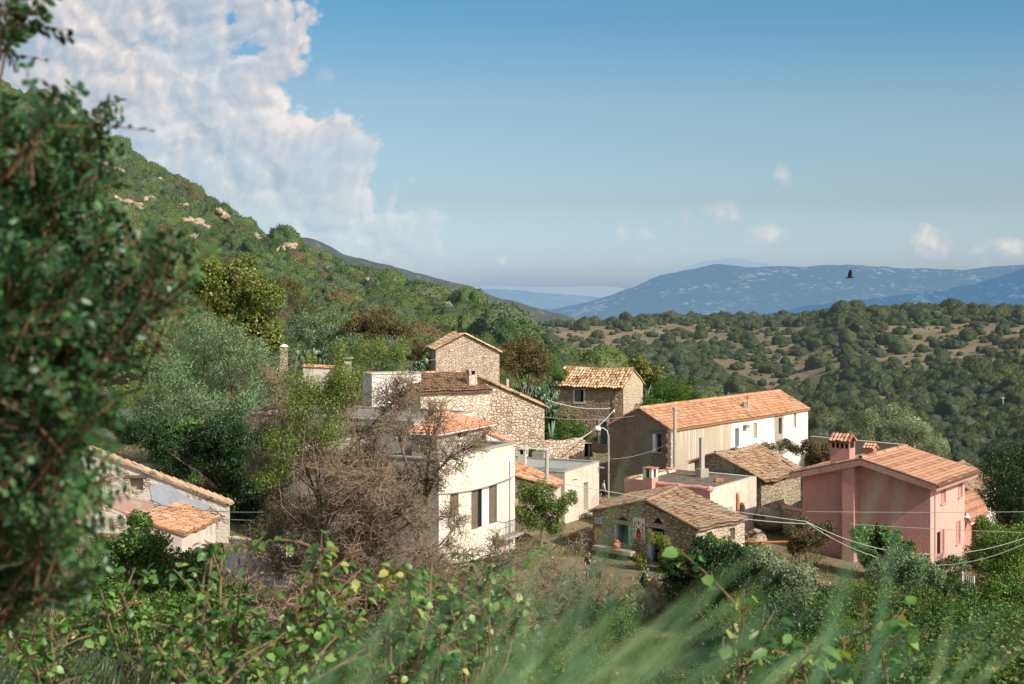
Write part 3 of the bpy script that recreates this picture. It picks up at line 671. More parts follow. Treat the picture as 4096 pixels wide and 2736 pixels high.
xs, ys, zs, rs, g3 = scatter(8000, -40, 420, 165, 860, lambda g, n, x, y: .3 + g.gamma(2.0, .22, n), lambda x, y: np.where((ZL_at(x, y) < .5) & (CX + F * x / y > 505), .9 * (fbm(x / 14, y / 14, 131, 3) > .5), 0.0), 307)
x, y, z, r = np.concatenate([x, xs]), np.concatenate([y, ys]), np.concatenate([z, zs]), np.concatenate([r, rs])
var = g2.choice(4, len(x), p=[.36, .26, .26, .12])
split_crowd('oak_tree', 'low rounded dark oak tree on the tan hillside across the valley', 'tree', 'scattered oak trees on the hillside across the valley',
            'oak_scrub', 'dark evergreen oak scrub on the hillside across the valley', x, y, z, r, var, OAKS, g2)

# granite outcrops on the left hillside (row, column of each in the photograph -> where it stands on the hill)
M_ROCK = m_stone('granite', [(0.38, 0.29, 0.21), (0.5, 0.4, 0.3), (0.3, 0.23, 0.17)], (0.16, 0.12, 0.08), 1.1, 1.0, 0.06, bstr=0.7)
def rock_mesh(name, g, n=5, mat=None, rsub=2):
    V = []; Fs = []; b = 0
    for k in range(n):
        bm = bmesh.new(); bmesh.ops.create_icosphere(bm, subdivisions=rsub, radius=1.0); s = int(g.integers(1, 9999))
        c = np.array([g.normal() * .85, g.normal() * .3, abs(g.normal()) * (.28 if rsub == 2 else .16)]) if k else np.zeros(3); rr = g.uniform(.4, .75); sq = np.array([g.uniform(.7, 1.2), g.uniform(.7, 1.1), g.uniform(.5, .9)])
        for v in bm.verts:
            d = v.co.normalized(); q = vnoise(np.array([d.x * 2.3 + d.z * 1.3 + 9]), np.array([d.y * 2.3 + d.z + 9]), s)[0]
            v.co = Vector((np.array(d) + (g.normal(size=3) * .2 if rsub == 1 else 0)) * (0.7 + .5 * q) * rr * sq + c)
        V += [v.co[:] for v in bm.verts]; Fs += [[v.index + b for v in f.verts] for f in bm.faces]; b = len(V); bm.free()
    return mesh_np(name, np.array(V), np.array(Fs), np.full(len(Fs), .5), mat or M_ROCK)
gr = np.random.default_rng(8)
ROCKS = [rock_mesh('outcrop_rock', gr, n) for n in (7, 4, 6)]; CRAGS = [rock_mesh('outcrop_blocks', gr, n, None, 1) for n in (17, 12, 15)]
RK = [(190, 227, 6, 'largest pale granite outcrop halfway down the hill ridge, left of another'), (222, 224, 7.5, 'pale granite outcrop below the hill ridge, wide heap of broken blocks'), (289, 254, 5.5, 'pale granite outcrop on the middle of the hillside below the ridge line'),
      (252, 240, 3, 'single rounded pale boulder alone in the middle of the hillside'), (375, 290, 4, 'pale granite outcrop among bushes above the brown shrubs'), (438, 288, 3.4, 'pale boulder near the right end of the hill ridge'), (445, 313, 4, 'pale rock heap in the dark bushes above the tall stone house'),
      (494, 309, 3.2, 'pale boulder at the end of the ridge above the stone house'), (183, 212, 3.5, None), (150, 205, 4.5, None), (130, 207, 4, None), (160, 186, 3.5, None), (203, 186, 3, None), (105, 168, 4, None), (120, 176, 3.5, None), (62, 172, 3.5, None), (225, 212, 3.2, None), (462, 296, 2.6, None), (485, 303, 2.6, None), (192, 244, 4, None), (215, 200, 2.5, None)]
for i, (px, py, w, lab) in enumerate(RK):
    h = ground_hit(px, py + 2, 120)
    if h is None: continue
    o = link_mesh('granite_outcrop', CRAGS[i % 3]); o.location = (h[0], h[1] - 2.5, h[2] + 1.5); s = w * h[1] / F * 1.25 + .7; o.scale = (s * 1.1, s, s); o.rotation_euler = (.15, .3, i * 1.9)
    tag(o, lab or 'small pale granite outcrop half hidden in the hillside scrub', 'rock', 'pale granite outcrops on the left hillside')
for i, (px, py, w, lab) in enumerate([(833, 301, 6, 'pale rocks crowning the rounded hilltop across the valley'), (826, 304, 4, 'low pale rocks just below the hilltop across the valley')]):
    h = ground_hit(px, py + 1, 300)
    if h:
        o = link_mesh('granite_outcrop', ROCKS[i]); s = w * h[1] / F + 1; o.location = (h[0], h[1] - 4, h[2] + 2.4); o.scale = (s, s, s * .7); tag(o, lab, 'rock', 'rocks on the hilltop across the valley')
# ------------------------------------------------------------------ building kit
def hole_tris(outer, holes, step=0.0):
    """triangulate a wall outline (s,z) with rectangular openings left out"""
    pts = [Vector(p) for p in outer]; edges = [(i, (i + 1) % len(outer)) for i in range(len(outer))]
    for (a, b, c, d) in holes:
        k = len(pts); pts += [Vector((a, b)), Vector((c, b)), Vector((c, d)), Vector((a, d))]; edges += [(k, k + 1), (k + 1, k + 2), (k + 2, k + 3), (k + 3, k)]
    vs, es, fs, *_ = delaunay_2d_cdt(pts, edges, [], 0, 1e-5)
    def inside(p):
        c = False; n = len(outer)
        for i in range(n):
            x1, y1 = outer[i]; x2, y2 = outer[(i + 1) % n]
            if (y1 > p[1]) != (y2 > p[1]) and p[0] < (x2 - x1) * (p[1] - y1) / (y2 - y1) + x1: c = not c
        return c
    keep = []
    for f in fs:
        cx = sum(vs[i][0] for i in f) / len(f); cz = sum(vs[i][1] for i in f) / len(f)
        if not inside((cx, cz)): continue
        if any(a < cx < c and b < cz < d for (a, b, c, d) in holes): continue
        keep.append(tuple(f))
    return vs, keep

class Wall:
    """outer face from A to B (A left, B right when one looks at it from outside)"""
    def __init__(s, A, B):
        s.A = Vector((A[0], A[1], 0)); s.B = Vector((B[0], B[1], 0)); d = s.B - s.A; s.L = d.length; s.u = d / s.L; s.n = Vector((s.u.y, -s.u.x, 0)); s.rz = math.atan2(s.u.y, s.u.x)
    def pt(s, a, z, out=0.0): return s.A + s.u * a + s.n * out + Vector((0, 0, z))
    def hit(s, px, py):
        k = (px - CX) / F      # x = k y on the sight line
        a = (k * s.A.y - s.A.x) / (s.u.x - k * s.u.y); y = s.A.y + s.u.y * a
        return a, (HZ - py) / F * y
    def rect(s, r):
        a0, z1 = s.hit(r[0], r[1]); a1, z0 = s.hit(r[2], r[3])
        zm = s.hit((r[0] + r[2]) / 2, r[1])[1]; zb = s.hit((r[0] + r[2]) / 2, r[3])[1]
        return (a0, zb, a1, zm)

def wall_face(mb, w, outer, ops, mi=0, depth=0.28):
    holes = [o['r'] for o in ops]
    vs, fs = hole_tris(outer, holes)
    P3 = [w.pt(v[0], v[1]) for v in vs]
    for f in fs:
        pts = [P3[i] for i in f]
        nn = (pts[1] - pts[0]).cross(pts[2] - pts[0])
        if nn.dot(w.n) < 0: pts.reverse()
        mb.face(pts, 0.5, mi)
    for o in ops:
        a, b, c, d = o['r']; dp = o.get('depth', depth)
        for (p, q) in (((a, b), (a, d)), ((a, d), (c, d)), ((c, d), (c, b)), ((c, b), (a, b))):
            mb.face([w.pt(*p), w.pt(*q), w.pt(*q, -dp), w.pt(*p, -dp)], 0.5, o.get('jmi', mi))

def slab_box(mb, w, r, out, th, mi=0, rnd=.5):
    """box lying on a wall: r=(s0,z0,s1,z1), from out-th to out"""
    a, b, c, d = r
    f = [w.pt(a, b, out), w.pt(c, b, out), w.pt(c, d, out), w.pt(a, d, out)]; k = [w.pt(a, b, out - th), w.pt(c, b, out - th), w.pt(c, d, out - th), w.pt(a, d, out - th)]
    mb.mesh(f + k, [(0, 1, 2, 3), (7, 6, 5, 4), (0, 4, 5, 1), (1, 5, 6, 2), (2, 6, 7, 3), (3, 7, 4, 0)], rnd, mi)

def opening_parts(root, w, o):
    """what fills an opening: each a part (window / door / shutter) with its frame or boards as a sub-part"""
    a, b, c, d = o['r']; k = o.get('kind', 'dark'); dp = o.get('depth', 0.28)
    fw = 0.06; fm = o.get('frame', M['oldwood']); nm = o.get('name', 'window')
    if k == 'dark':
        m = MB(); slab_box(m, w, (a, b, c, d), -dp + .012, .03); win = m.build(nm, M['dark'], root)
    elif k in ('glass', 'frame'):
        m = MB(); slab_box(m, w, (a + fw, b + fw, c - fw, d - fw), -dp + .02, .02); win = m.build(nm, M['glass'] if k == 'glass' else M['dark'], root)
        m = MB()
        for q in ((a, b, a + fw, d), (c - fw, b, c, d), (a + fw, b, c - fw, b + fw), (a + fw, d - fw, c - fw, d), ((a + c) / 2 - .03, b + fw, (a + c) / 2 + .03, d - fw)): slab_box(m, w, q, -dp + .07, .07)
        m.build('frame', fm, win)
    elif k == 'boards':                                   # closed plank door or board
        m = MB(); n = o.get('n', 5)
        for i in range(n):
            if o.get('horizontal'): q = (a, b + (d - b) * i / n, c, b + (d - b) * (i + .93) / n)
            else: q = (a + (c - a) * i / n, b, a + (c - a) * (i + .95) / n, d)
            slab_box(m, w, q, -dp + .06 + .008 * (i % 2), .06, 0, random.random())
        win = m.build(nm, o.get('mat', M['oldwood']), root)
    elif k == 'blind':                                    # walled-up or plastered recess
        m = MB(); slab_box(m, w, (a, b, c, d), -dp + .02, .03); win = m.build(nm, o.get('mat', M['blind']), root)
    elif k == 'half':                                     # half shutter, half dark
        m = MB(); slab_box(m, w, (a, b, c, d), -dp + .012, .03); win = m.build(nm, M['dark'], root)
        m = MB(); e = a + (c - a) * o.get('frac', .5)
        slab_box(m, w, (a + .03, b + .03, e, d - .03), -dp + .1, .05); slab_box(m, w, (a + .12, b + .15, e - .1, (b + d) / 2 - .05), -dp + .115, .02); slab_box(m, w, (a + .12, (b + d) / 2 + .05, e - .1, d - .15), -dp + .115, .02)
        m.build('shutter', o.get('mat', M['oldwood']), win)
    elif k == 'louvre':
        m = MB(); slab_box(m, w, (a, b, c, d), -dp + .01, .02); win = m.build(nm, M['dark'], root)
        for (s0, s1) in o.get('leaves', [(0, 1)]):
            m = MB(); p0 = a + (c - a) * s0; p1 = a + (c - a) * s1; off = -dp + .08 if not o.get('outside') else .05
            for q in ((p0, b, p0 + .06, d), (p1 - .06, b, p1, d), (p0 + .06, b, p1 - .06, b + .08), (p0 + .06, d - .08, p1 - .06, d)): slab_box(m, w, q, off, .05)
            nz = max(8, int((d - b) / .085))
            for i in range(nz):
                z = b + .08 + (d - b - .16) * (i + .5) / nz; h = (d - b) / nz * .42
                m.mesh([w.pt(p0 + .06, z - h, off - .005), w.pt(p1 - .06, z - h, off - .005), w.pt(p1 - .06, z + h, off - .045), w.pt(p0 + .06, z + h, off - .045)], [(0, 1, 2, 3)], random.random())
            m.build('shutter', o.get('mat', M['louvre']), win)
        if 'curtain' in o:
            s0, s1 = o['curtain']; m = MB(); p0 = a + (c - a) * s0; p1 = a + (c - a) * s1; nn = 10
            for i in range(nn):
                x0 = p0 + (p1 - p0) * i / nn; x1 = p0 + (p1 - p0) * (i + 1) / nn; y0 = -dp + .06 + .03 * (i % 2); y1 = -dp + .06 + .03 * ((i + 1) % 2)
                m.face([w.pt(x0, b, y0), w.pt(x1, b, y1), w.pt(x1, d, y1), w.pt(x0, d, y0)])
            m.build('curtain', M['curtain'], win)
    if o.get('surround'):
        sw = o['surround']; m = MB()
        for q in ((a - sw, b - (0.0 if o.get('door') else sw), a, d), (c, b - (0.0 if o.get('door') else sw), c + sw, d), (a - sw, d, c + sw, d + sw)) + (() if o.get('door') else ((a, b - sw, c, b),)): slab_box(m, w, q, .035, .05)
        m.build('surround', o.get('smat', M['oldwhite']), win)
    if o.get('lintel'):
        m = MB(); slab_box(m, w, (a - .25, d, c + .25, d + o['lintel']), .05, .08); m.build('lintel', o.get('lmat', M['stone_grey']), win)
    if o.get('sill'):
        m = MB(); slab_box(m, w, (a - .1, b - .06, c + .1, b), .12, .16); m.build('sill', o.get('slmat', M['oldwhite']), win)
    return win

# roofs of curved tiles, each tile a small arch of its own inside the one roof mesh
def bil(EL, ER, RR, RL, u, v): return (EL * (1 - u) + ER * u) * (1 - v) + (RL * (1 - u) + RR * u) * v
def tile_roof(mb, EL, ER, RR, RL, tw=0.21, tl=0.36, jit=1.0, sag=0.0, seed=0, rowband=0.0, h=0.5, missing=0.0, mi=0, under=None):
    g = random.Random(seed); EL, ER, RR, RL = map(Vector, (EL, ER, RR, RL))
    nu = max(2, round(((ER - EL).length + (RR - RL).length) / 2 / tw)); nv = max(2, round(((RL - EL).length + (RR - ER).length) / 2 / tl))
    def pt(u, v):
        p = bil(EL, ER, RR, RL, u, v)
        p.z -= sag * math.sin(math.pi * u) * (0.35 + .65 * v)
        p.z += jit * 0.035 * (math.sin(u * 9.1 + seed) * math.sin(v * 4.3 + seed * 2) + .6 * math.sin(u * 23 + seed * 3 + v * 5)); return p
    arch = [(-.52, 0), (-.36, .75), (0, 1), (.36, .75), (.52, 0)]
    for i in range(nu):
        cu = g.uniform(-1, 1) * .06 * jit
        for j in range(nv):
            if missing and g.random() < missing: continue
            u = (i + .5 + cu + g.uniform(-.1, .1) * jit) / nu; v0 = (j - .06 + g.uniform(-.05, .05) * jit) / nv; v1 = (j + 1.12) / nv
            p0 = pt(u, v0); p1 = pt(u, min(v1, 1.02)); d = (p1 - p0).normalized(); x = (pt(min(u + .02, 1.2), v0) - pt(u - .02, v0)).normalized(); n = x.cross(d).normalized()
            w0 = tw * .98; w1 = tw * .80; hh = tw * h; l0 = .028 + g.uniform(0, .012) * jit; r_ = g.random()
            if rowband: r_ = min(1, max(0, (0.78 if (j % 3) else 0.2) * rowband + r_ * (1 - rowband)))
            q = g.uniform(-.05, .05) * jit; vs = []
            for (a, b) in arch: vs.append(p0 + x * (a * w0) + n * (b * hh + l0))
            for (a, b) in arch: vs.append(p1 + x * (a * w1 + q * tw) + n * (b * hh * .8 + .0))
            mb.mesh(vs, [(k, k + 1, k + 6, k + 5) for k in range(4)], r_, mi)
    n = 14; m = 5                                  # the tiles' bed and underside; shade between tiles put into its dark colour
    grid = [[pt(a / n, b / m) for a in range(n + 1)] for b in range(m + 1)]
    for b in range(m):
        for a in range(n):
            q = [grid[b][a], grid[b][a + 1], grid[b + 1][a + 1], grid[b + 1][a]]; mb.face(q, 0.02, mi)
            mb.face([p - Vector((0, 0, .09)) for p in reversed(q)], .02, mi if under is None else under)
    for a in range(n):
        for b in (0, m):
            mb.face([grid[b][a], grid[b][a + 1], grid[b][a + 1] - Vector((0, 0, .09)), grid[b][a] - Vector((0, 0, .09))], .02, mi)
    for b in range(m):
        for a in (0, n):
            mb.face([grid[b][a], grid[b + 1][a], grid[b + 1][a] - Vector((0, 0, .09)), grid[b][a] - Vector((0, 0, .09))], .02, mi)
def tile_row(mb, A, B, w=.24, tl=.4, seed=0, lift=.03, mi=0, sag=0.0, jit=1.0):
    """ridge or verge: one row of arched tiles from A to B"""
    g = random.Random(seed); A = Vector(A); B = Vector(B); n = max(1, round((B - A).length / tl)); d = (B - A).normalized(); x = d.cross(Vector((0, 0, 1))).normalized(); z = x.cross(d)
    for i in range(n):
        t0 = i / n; t1 = (i + 1.12) / n; s0 = Vector((0, 0, -sag * math.sin(math.pi * t0))); s1 = Vector((0, 0, -sag * math.sin(math.pi * min(1, t1))))
        p0 = A.lerp(B, t0) + s0 + z * g.uniform(0, .02) * jit; p1 = A.lerp(B, min(t1, 1)) + s1; vs = []
        for p, ww, l in ((p0, w, lift), (p1, w * .84, lift * .3)):
            for (a, b) in ((-.55, -.25), (-.4, .45), (0, .72), (.4, .45), (.55, -.25)): vs.append(p + x * (a * ww) + z * (b * ww * .6 + l))
        mb.mesh(vs, [(k, k + 1, k + 6, k + 5) for k in range(4)], g.random(), mi)

def gabled(root, A, B, C, D, zb, zeL, zeR, zr, frac=.5, wmat=None, wmats=None, rmat=None, openings=None, over=.2, overg=.12, tw=.21, tl=.36, jit=1.0, sag=0.0, seed=1, rowband=0, missing=0, zr2=None, zeR2=None, zeL2=None, ridge=True, verge=True, wall_name='wall', slopes='both', zr_shift=0.0, ridge_pts=None):
    """A-B is the gable end nearest the viewer (A left, B right), C-D the far end; eaves on B-C (right) and D-A (left)"""
    zr2 = zr if zr2 is None else zr2; zeR2 = zeR if zeR2 is None else zeR2; zeL2 = zeL if zeL2 is None else zeL2
    ws = {'AB': Wall(A, B), 'BC': Wall(B, C), 'CD': Wall(C, D), 'DA': Wall(D, A)}
    outs = {'AB': [(0, zb), (ws['AB'].L, zb), (ws['AB'].L, zeR), (ws['AB'].L * frac, zr), (0, zeL)], 'BC': [(0, zb), (ws['BC'].L, zb), (ws['BC'].L, zeR2), (0, zeR)],
            'CD': [(0, zb), (ws['CD'].L, zb), (ws['CD'].L, zeL2), (ws['CD'].L * (1 - frac), zr2), (0, zeR2)], 'DA': [(0, zb), (ws['DA'].L, zb), (ws['DA'].L, zeL), (0, zeL2)]}
    ops = {k: [] for k in ws}
    for o in (openings or []):
        w = ws[o['wall']]; o['r'] = w.rect(o['px']) if 'px' in o else o['r']; ops[o['wall']].append(o)
    mats = list(dict.fromkeys([(wmats or {}).get(k, wmat) for k in ws])); m = MB()
    for k in ws: wall_face(m, ws[k], outs[k], ops[k], mats.index((wmats or {}).get(k, wmat)))
    m.build(wall_name, mats, root)
    for k in ws:
        for o in ops[k]: opening_parts(root, ws[k], o)
    A, B, C, D = [Vector((p[0], p[1], 0)) for p in (A, B, C, D)]
    m1 = A.lerp(B, frac) + Vector((0, 0, zr + .03)); m2 = D.lerp(C, frac) + Vector((0, 0, zr2 + .03))
    if ridge_pts: m1, m2 = Vector(ridge_pts[0]), Vector(ridge_pts[1])
    rd = (m2 - m1).normalized(); m1 = m1 - rd * overg; m2 = m2 + rd * overg
    def eave(p, z, mid, off):
        e = p + Vector((0, 0, z + .03)); d = e - mid; d = d.normalized(); return e + d * over + off
    bR = eave(B, zeR, A.lerp(B, frac) + Vector((0, 0, zr + .03)), -rd * overg); cR = eave(C, zeR2, D.lerp(C, frac) + Vector((0, 0, zr2 + .03)), rd * overg)
    aL = eave(A, zeL, A.lerp(B, frac) + Vector((0, 0, zr + .03)), -rd * overg); dL = eave(D, zeL2, D.lerp(C, frac) + Vector((0, 0, zr2 + .03)), rd * overg)
    r = MB()
    if slopes in ('both', 'right'): tile_roof(r, bR, cR, m2, m1, tw, tl, jit, sag, seed, rowband, missing=missing)
    if slopes in ('both', 'left'): tile_roof(r, dL, aL, m1, m2, tw, tl, jit, sag, seed + 5, rowband, missing=missing)
    if ridge: tile_row(r, m1 + Vector((0, 0, .04)), m2 + Vector((0, 0, .04)), .27, .42, seed, sag=sag, jit=jit)
    if verge:
        tile_row(r, bR + Vector((0, 0, .03)), m1 + Vector((0, 0, .05)), .2, tl, seed + 1, jit=jit); tile_row(r, aL + Vector((0, 0, .03)), m1 + Vector((0, 0, .05)), .2, tl, seed + 2, jit=jit)
    ro = r.build('roof', rmat, root)
    return ws, ro, dict(m1=m1, m2=m2, bR=bR, cR=cR, aL=aL, dL=dL)

def box_building(root, pts, zb, zt, wmat, openings=None, par_h=0.45, par_t=.25, floor_mat=None, cope_mat=None, wmats=None, cope_h=.07, cope_o=.05, parapet_mat=None):
    """flat-roofed block: walls, low parapet with its inner side, roof floor, coping"""
    n = len(pts); ws = [Wall(pts[i], pts[(i + 1) % n]) for i in range(n)]; ops = [[] for _ in ws]
    for o in (openings or []):
        w = ws[o['wall']]; o['r'] = w.rect(o['px']) if 'px' in o else o['r']; ops[o['wall']].append(o)
    mats = list(dict.fromkeys([(wmats or {}).get(i, wmat) for i in range(n)])); m = MB()
    for i, w in enumerate(ws): wall_face(m, w, [(0, zb), (w.L, zb), (w.L, zt), (0, zt)], ops[i], mats.index((wmats or {}).get(i, wmat)))
    m.build('wall', mats, root)
    for i, w in enumerate(ws):
        for o in ops[i]: opening_parts(root, w, o)
    c = sum((Vector((p[0], p[1], 0)) for p in pts), Vector()) / n
    def inset(t):
        out = []
        for i in range(n):
            w0 = ws[i - 1]; w1 = ws[i]; a = w1.A - w1.n * t; b = w0.A - w0.n * t      # lines a + s*u1 and b + q*u0
            den = w1.u.x * w0.u.y - w1.u.y * w0.u.x; s = ((b.x - a.x) * w0.u.y - (b.y - a.y) * w0.u.x) / den; out.append(a + w1.u * s)
        return out
    inn = inset(par_t); m = MB(); zf = zt - par_h
    for i in range(n):
        a, b = inn[i], inn[(i + 1) % n]; m.face([a + Vector((0, 0, zf)), a + Vector((0, 0, zt)), b + Vector((0, 0, zt)), b + Vector((0, 0, zf))])
        m.face([Vector((*pts[i], zt)), Vector((*pts[(i + 1) % n], zt)), b + Vector((0, 0, zt)), a + Vector((0, 0, zt))])
    m.build('parapet', parapet_mat or wmat, root)
    m = MB(); m.face([p + Vector((0, 0, zf)) for p in inn]); m.build('flat_roof', floor_mat or wmat, root)
    if cope_mat is not None:
        o_ = inset(-cope_o); i_ = inset(par_t + .03); m = MB()
        for i in range(n):
            j = (i + 1) % n; q = [o_[i], o_[j], i_[j], i_[i]]; lo = [p + Vector((0, 0, zt + .004)) for p in q]; hi = [p + Vector((0, 0, zt + cope_h)) for p in q]
            m.mesh(lo + hi, [(3, 2, 1, 0), (4, 5, 6, 7), (0, 1, 5, 4), (2, 3, 7, 6)])
        m.build('coping', cope_mat, root)
    return ws

def base_empty(name, label, cat, p, zb, group=None): return thing(name, label, cat, (p[0], p[1], zb), 0, group)
def V2(a): return Vector((a[0], a[1], 0))
# ------------------------------------------------------------------ materials of the village
M = {}
M['dark'] = m_plain('dark_interior', (0.008, 0.008, 0.008), .9, .2)
M['glass'] = m_plain('window_glass', (0.02, 0.024, 0.028), .08, .2, spec=.6)
M['oldwood'] = m_plain('weathered_wood', (0.16, 0.13, 0.10), .85, .35, 6)
M['greywood'] = m_plain('grey_green_wood', (0.16, 0.18, 0.165), .85, .3, 6)
M['oldwhite'] = m_plain('old_white_paint', (0.55, 0.52, 0.47), .85, .2, 4)
M['blind'] = m_plaster('walled_up_plaster', (0.46, 0.40, 0.31), streak=.3, blot=.3)
M['louvre'] = m_plain('brown_louvre', (0.17, 0.125, 0.08), .7, .25, 5)
M['pinkshut'] = m_plain('pink_shutter_paint', (0.55, 0.27, 0.235), .6, .12, 5)
M['curtain'] = m_plain('white_curtain', (0.7, 0.69, 0.66), .95, .08)
M['stone_grey'] = m_plain('grey_stone', (0.36, 0.30, 0.23), .95, .35, 5)
M['bluepaint'] = m_plain('pale_blue_paint', (0.36, 0.50, 0.66), .8, .15, 5)
M['metal'] = m_plain('grey_metal', (0.35, 0.34, 0.32), .5, .15, 6, .5)
M['rust'] = m_plain('rusty_iron', (0.13, 0.075, 0.05), .8, .4, 8)
M['iron'] = m_plain('black_iron', (0.03, 0.03, 0.03), .6, .3, 8)
M['wire'] = m_plain('pale_cable', (0.62, 0.58, 0.52), .6, .1, 8)
M['wiredark'] = m_plain('grey_cable', (0.33, 0.31, 0.28), .6, .1, 8)
M['whitepaint'] = m_plain('white_paint', (0.78, 0.76, 0.72), .7, .06, 4)
M['concrete'] = m_plaster('concrete', (0.42, 0.385, 0.32), (0.2, 0.17, 0.13), .4, .35)
M['concpole'] = m_plaster('pole_concrete', (0.50, 0.47, 0.40), (0.3, 0.27, 0.2), .3, .3)
M['terracotta'] = m_plain('terracotta', (0.52, 0.22, 0.11), .85, .25, 6)
M['orangepvc'] = m_plain('orange_plastic_pipe', (0.62, 0.26, 0.12), .5, .08, 5)
M['st_pale'] = m_stone('pale_granite_wall', [(0.572, 0.418, 0.305), (0.806, 0.614, 0.468), (0.676, 0.522, 0.403), (0.860, 0.718, 0.572)], (0.20, 0.14, 0.085), 3.8, 1.75, 0.055, bstr=.8, stain_amt=.2)
M['st_bright'] = m_stone('bright_granite_wall', [(0.667, 0.522, 0.402), (0.851, 0.684, 0.552), (0.759, 0.597, 0.471), (0.860, 0.739, 0.609)], (0.24, 0.175, 0.11), 3.0, 1.45, 0.05, bstr=.8, stain_amt=.12)
M['st_rough'] = m_stone('rough_rubble_wall', [(0.510, 0.354, 0.247), (0.860, 0.709, 0.540), (0.705, 0.517, 0.375), (0.860, 0.780, 0.600)], (0.19, 0.135, 0.085), 3.5, 1.35, 0.07, bstr=1.0, stain_amt=.2)
M['st_mortar'] = m_stone('mortared_rubble_wall', [(0.360, 0.252, 0.162), (0.528, 0.390, 0.252), (0.444, 0.312, 0.198), (0.600, 0.456, 0.300)], (0.36, 0.27, 0.175), 3.6, 1.3, .1, bstr=1.0, stain=(0.15, 0.1, 0.06), stain_amt=.5)
M['st_gable'] = m_stone('mortared_pale_wall', [(0.585, 0.429, 0.280), (0.806, 0.650, 0.468), (0.715, 0.546, 0.377)], (0.60, 0.49, 0.355), 4.4, 1.3, .12, bstr=1.0, stain_amt=.2)
M['st_barn'] = m_stone('dark_roughcast_gable', [(0.220, 0.173, 0.124), (0.330, 0.261, 0.193), (0.275, 0.214, 0.159)], (0.26, 0.21, 0.16), 7.0, 1.0, .14, bstr=.7, stain=(0.09, 0.07, 0.05), stain_amt=.6)
M['st_chapel'] = m_stone('brown_rubble_facade', [(0.390, 0.299, 0.202), (0.611, 0.494, 0.358), (0.481, 0.370, 0.254), (0.702, 0.572, 0.429)], (0.10, 0.075, 0.05), 3.2, 1.6, 0.075, bstr=1.1, stain=(.2, .14, .08), stain_amt=.4)
M['st_side'] = m_stone('sunlit_rubble_side', [(0.598, 0.467, 0.364), (0.780, 0.627, 0.507), (0.689, 0.541, 0.429)], (0.36, 0.285, 0.20), 3.4, 1.5, 0.055, bstr=.8, stain_amt=.15)  # sunlight on the cottage side put into paler stone than the front
M['st_shed'] = m_stone('shed_rubble', [(0.416, 0.325, 0.221), (0.598, 0.481, 0.338), (0.494, 0.390, 0.273)], (0.16, 0.12, 0.08), 3.2, 1.4, 0.075, bstr=1.0, stain_amt=.4, plaster=(0.44, 0.36, 0.26), plaster_amt=.1)
M['st_ruin'] = m_stone('ruin_masonry', [(0.480, 0.372, 0.264), (0.696, 0.564, 0.432), (0.576, 0.456, 0.336)], (0.28, 0.21, 0.14), 3.0, 1.5, 0.08, bstr=.9, stain_amt=.3, plaster=(0.80, 0.68, 0.58), plaster_amt=.19)
M['pl_white'] = m_plaster('white_lime_wash', (0.80, 0.765, 0.70), (0.28, 0.22, 0.15), .75, .35, patch=(0.56, 0.49, 0.40), patch_lo=.63)
M['pl_tan'] = m_plaster('tan_bare_plaster', (0.50, 0.42, 0.32), (0.22, 0.16, 0.10), .8, .35)
M['pl_bare'] = m_plaster('bare_white_wash', (0.78, 0.75, 0.69), (0.4, 0.33, 0.25), .3, .2)
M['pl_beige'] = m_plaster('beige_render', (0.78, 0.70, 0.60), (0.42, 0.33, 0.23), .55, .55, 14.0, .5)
M['pl_grey'] = m_plaster('grey_and_shaded_roughcast', (0.42, 0.355, 0.285), (0.2, 0.155, 0.11), .4, .4, 14.0, .6)
M['pl_cream'] = m_plaster('cream_render', (0.72, 0.635, 0.515), (0.34, 0.26, 0.17), .7, .5, 8)
M['pl_pinkish'] = m_plaster('pinkish_white_render', (0.70, 0.58, 0.50), (0.4, 0.3, 0.22), .4, .35)
M['pl_pink'] = m_plaster('pink_render', (0.61, 0.30, 0.25), (0.40, 0.2, 0.16), .45, .5, 9.0, .8)
M['pl_pinksunlit'] = m_plaster('sunlit_pink_render', (0.72, 0.43, 0.36), (0.52, 0.31, 0.23), .4, .4, 9.0, .5)  # the gable's pink with sunlight put into it, for the sunny side
M['pl_pinkpar'] = m_plaster('pink_parapet', (0.72, 0.36, 0.285), (0.4, 0.22, 0.17), .3, .45, 4.0, .9)
M['pl_ruin'] = m_plaster('faded_blue_plaster', (0.50, 0.535, 0.60), (0.42, 0.36, 0.3), .3, .6, 5, .5, patch=(0.56, 0.44, 0.33), patch_lo=.58)
M['pl_ruinpink'] = m_plaster('faded_pink_plaster', (0.68, 0.40, 0.32), (0.55, 0.42, 0.33), .4, .8, 5, .5, patch=(0.62, 0.53, 0.43), patch_lo=.55)
M['roofgrey'] = m_plain('green_grey_roofing', (0.20, 0.225, 0.20), .9, .2, 1.2)
M['roofconc'] = m_plaster('roof_screed', (0.27, 0.235, 0.19), (0.14, 0.11, 0.08), .2, .6)
M['earth'] = m_plain('earth_and_leaf_litter', (0.17, 0.135, 0.09), 1.0, .55, 3)
T_OR = [(0, (0.34, 0.16, 0.09)), (.12, (0.60, 0.285, 0.155)), (.6, (0.74, 0.375, 0.22)), (.88, (0.79, 0.46, 0.30)), (1, (0.72, 0.53, 0.39))]
M['t_orange'] = m_tile('orange_tiles', T_OR, (0.50, 0.35, 0.16), .35)
M['t_old'] = m_tile('ochre_tiles', [(0, (0.14, 0.08, 0.045)), (.2, (0.52, 0.29, 0.15)), (.5, (0.70, 0.44, 0.24)), (.8, (0.80, 0.58, 0.35)), (1, (0.82, 0.64, 0.45))], (0.42, 0.33, 0.2), .35)
M['t_brown'] = m_tile('brown_tiles', [(0, (0.12, 0.07, 0.04)), (.2, (0.40, 0.23, 0.13)), (.6, (0.55, 0.34, 0.2)), (1, (0.66, 0.44, 0.27))], (0.3, 0.23, 0.14), .4)
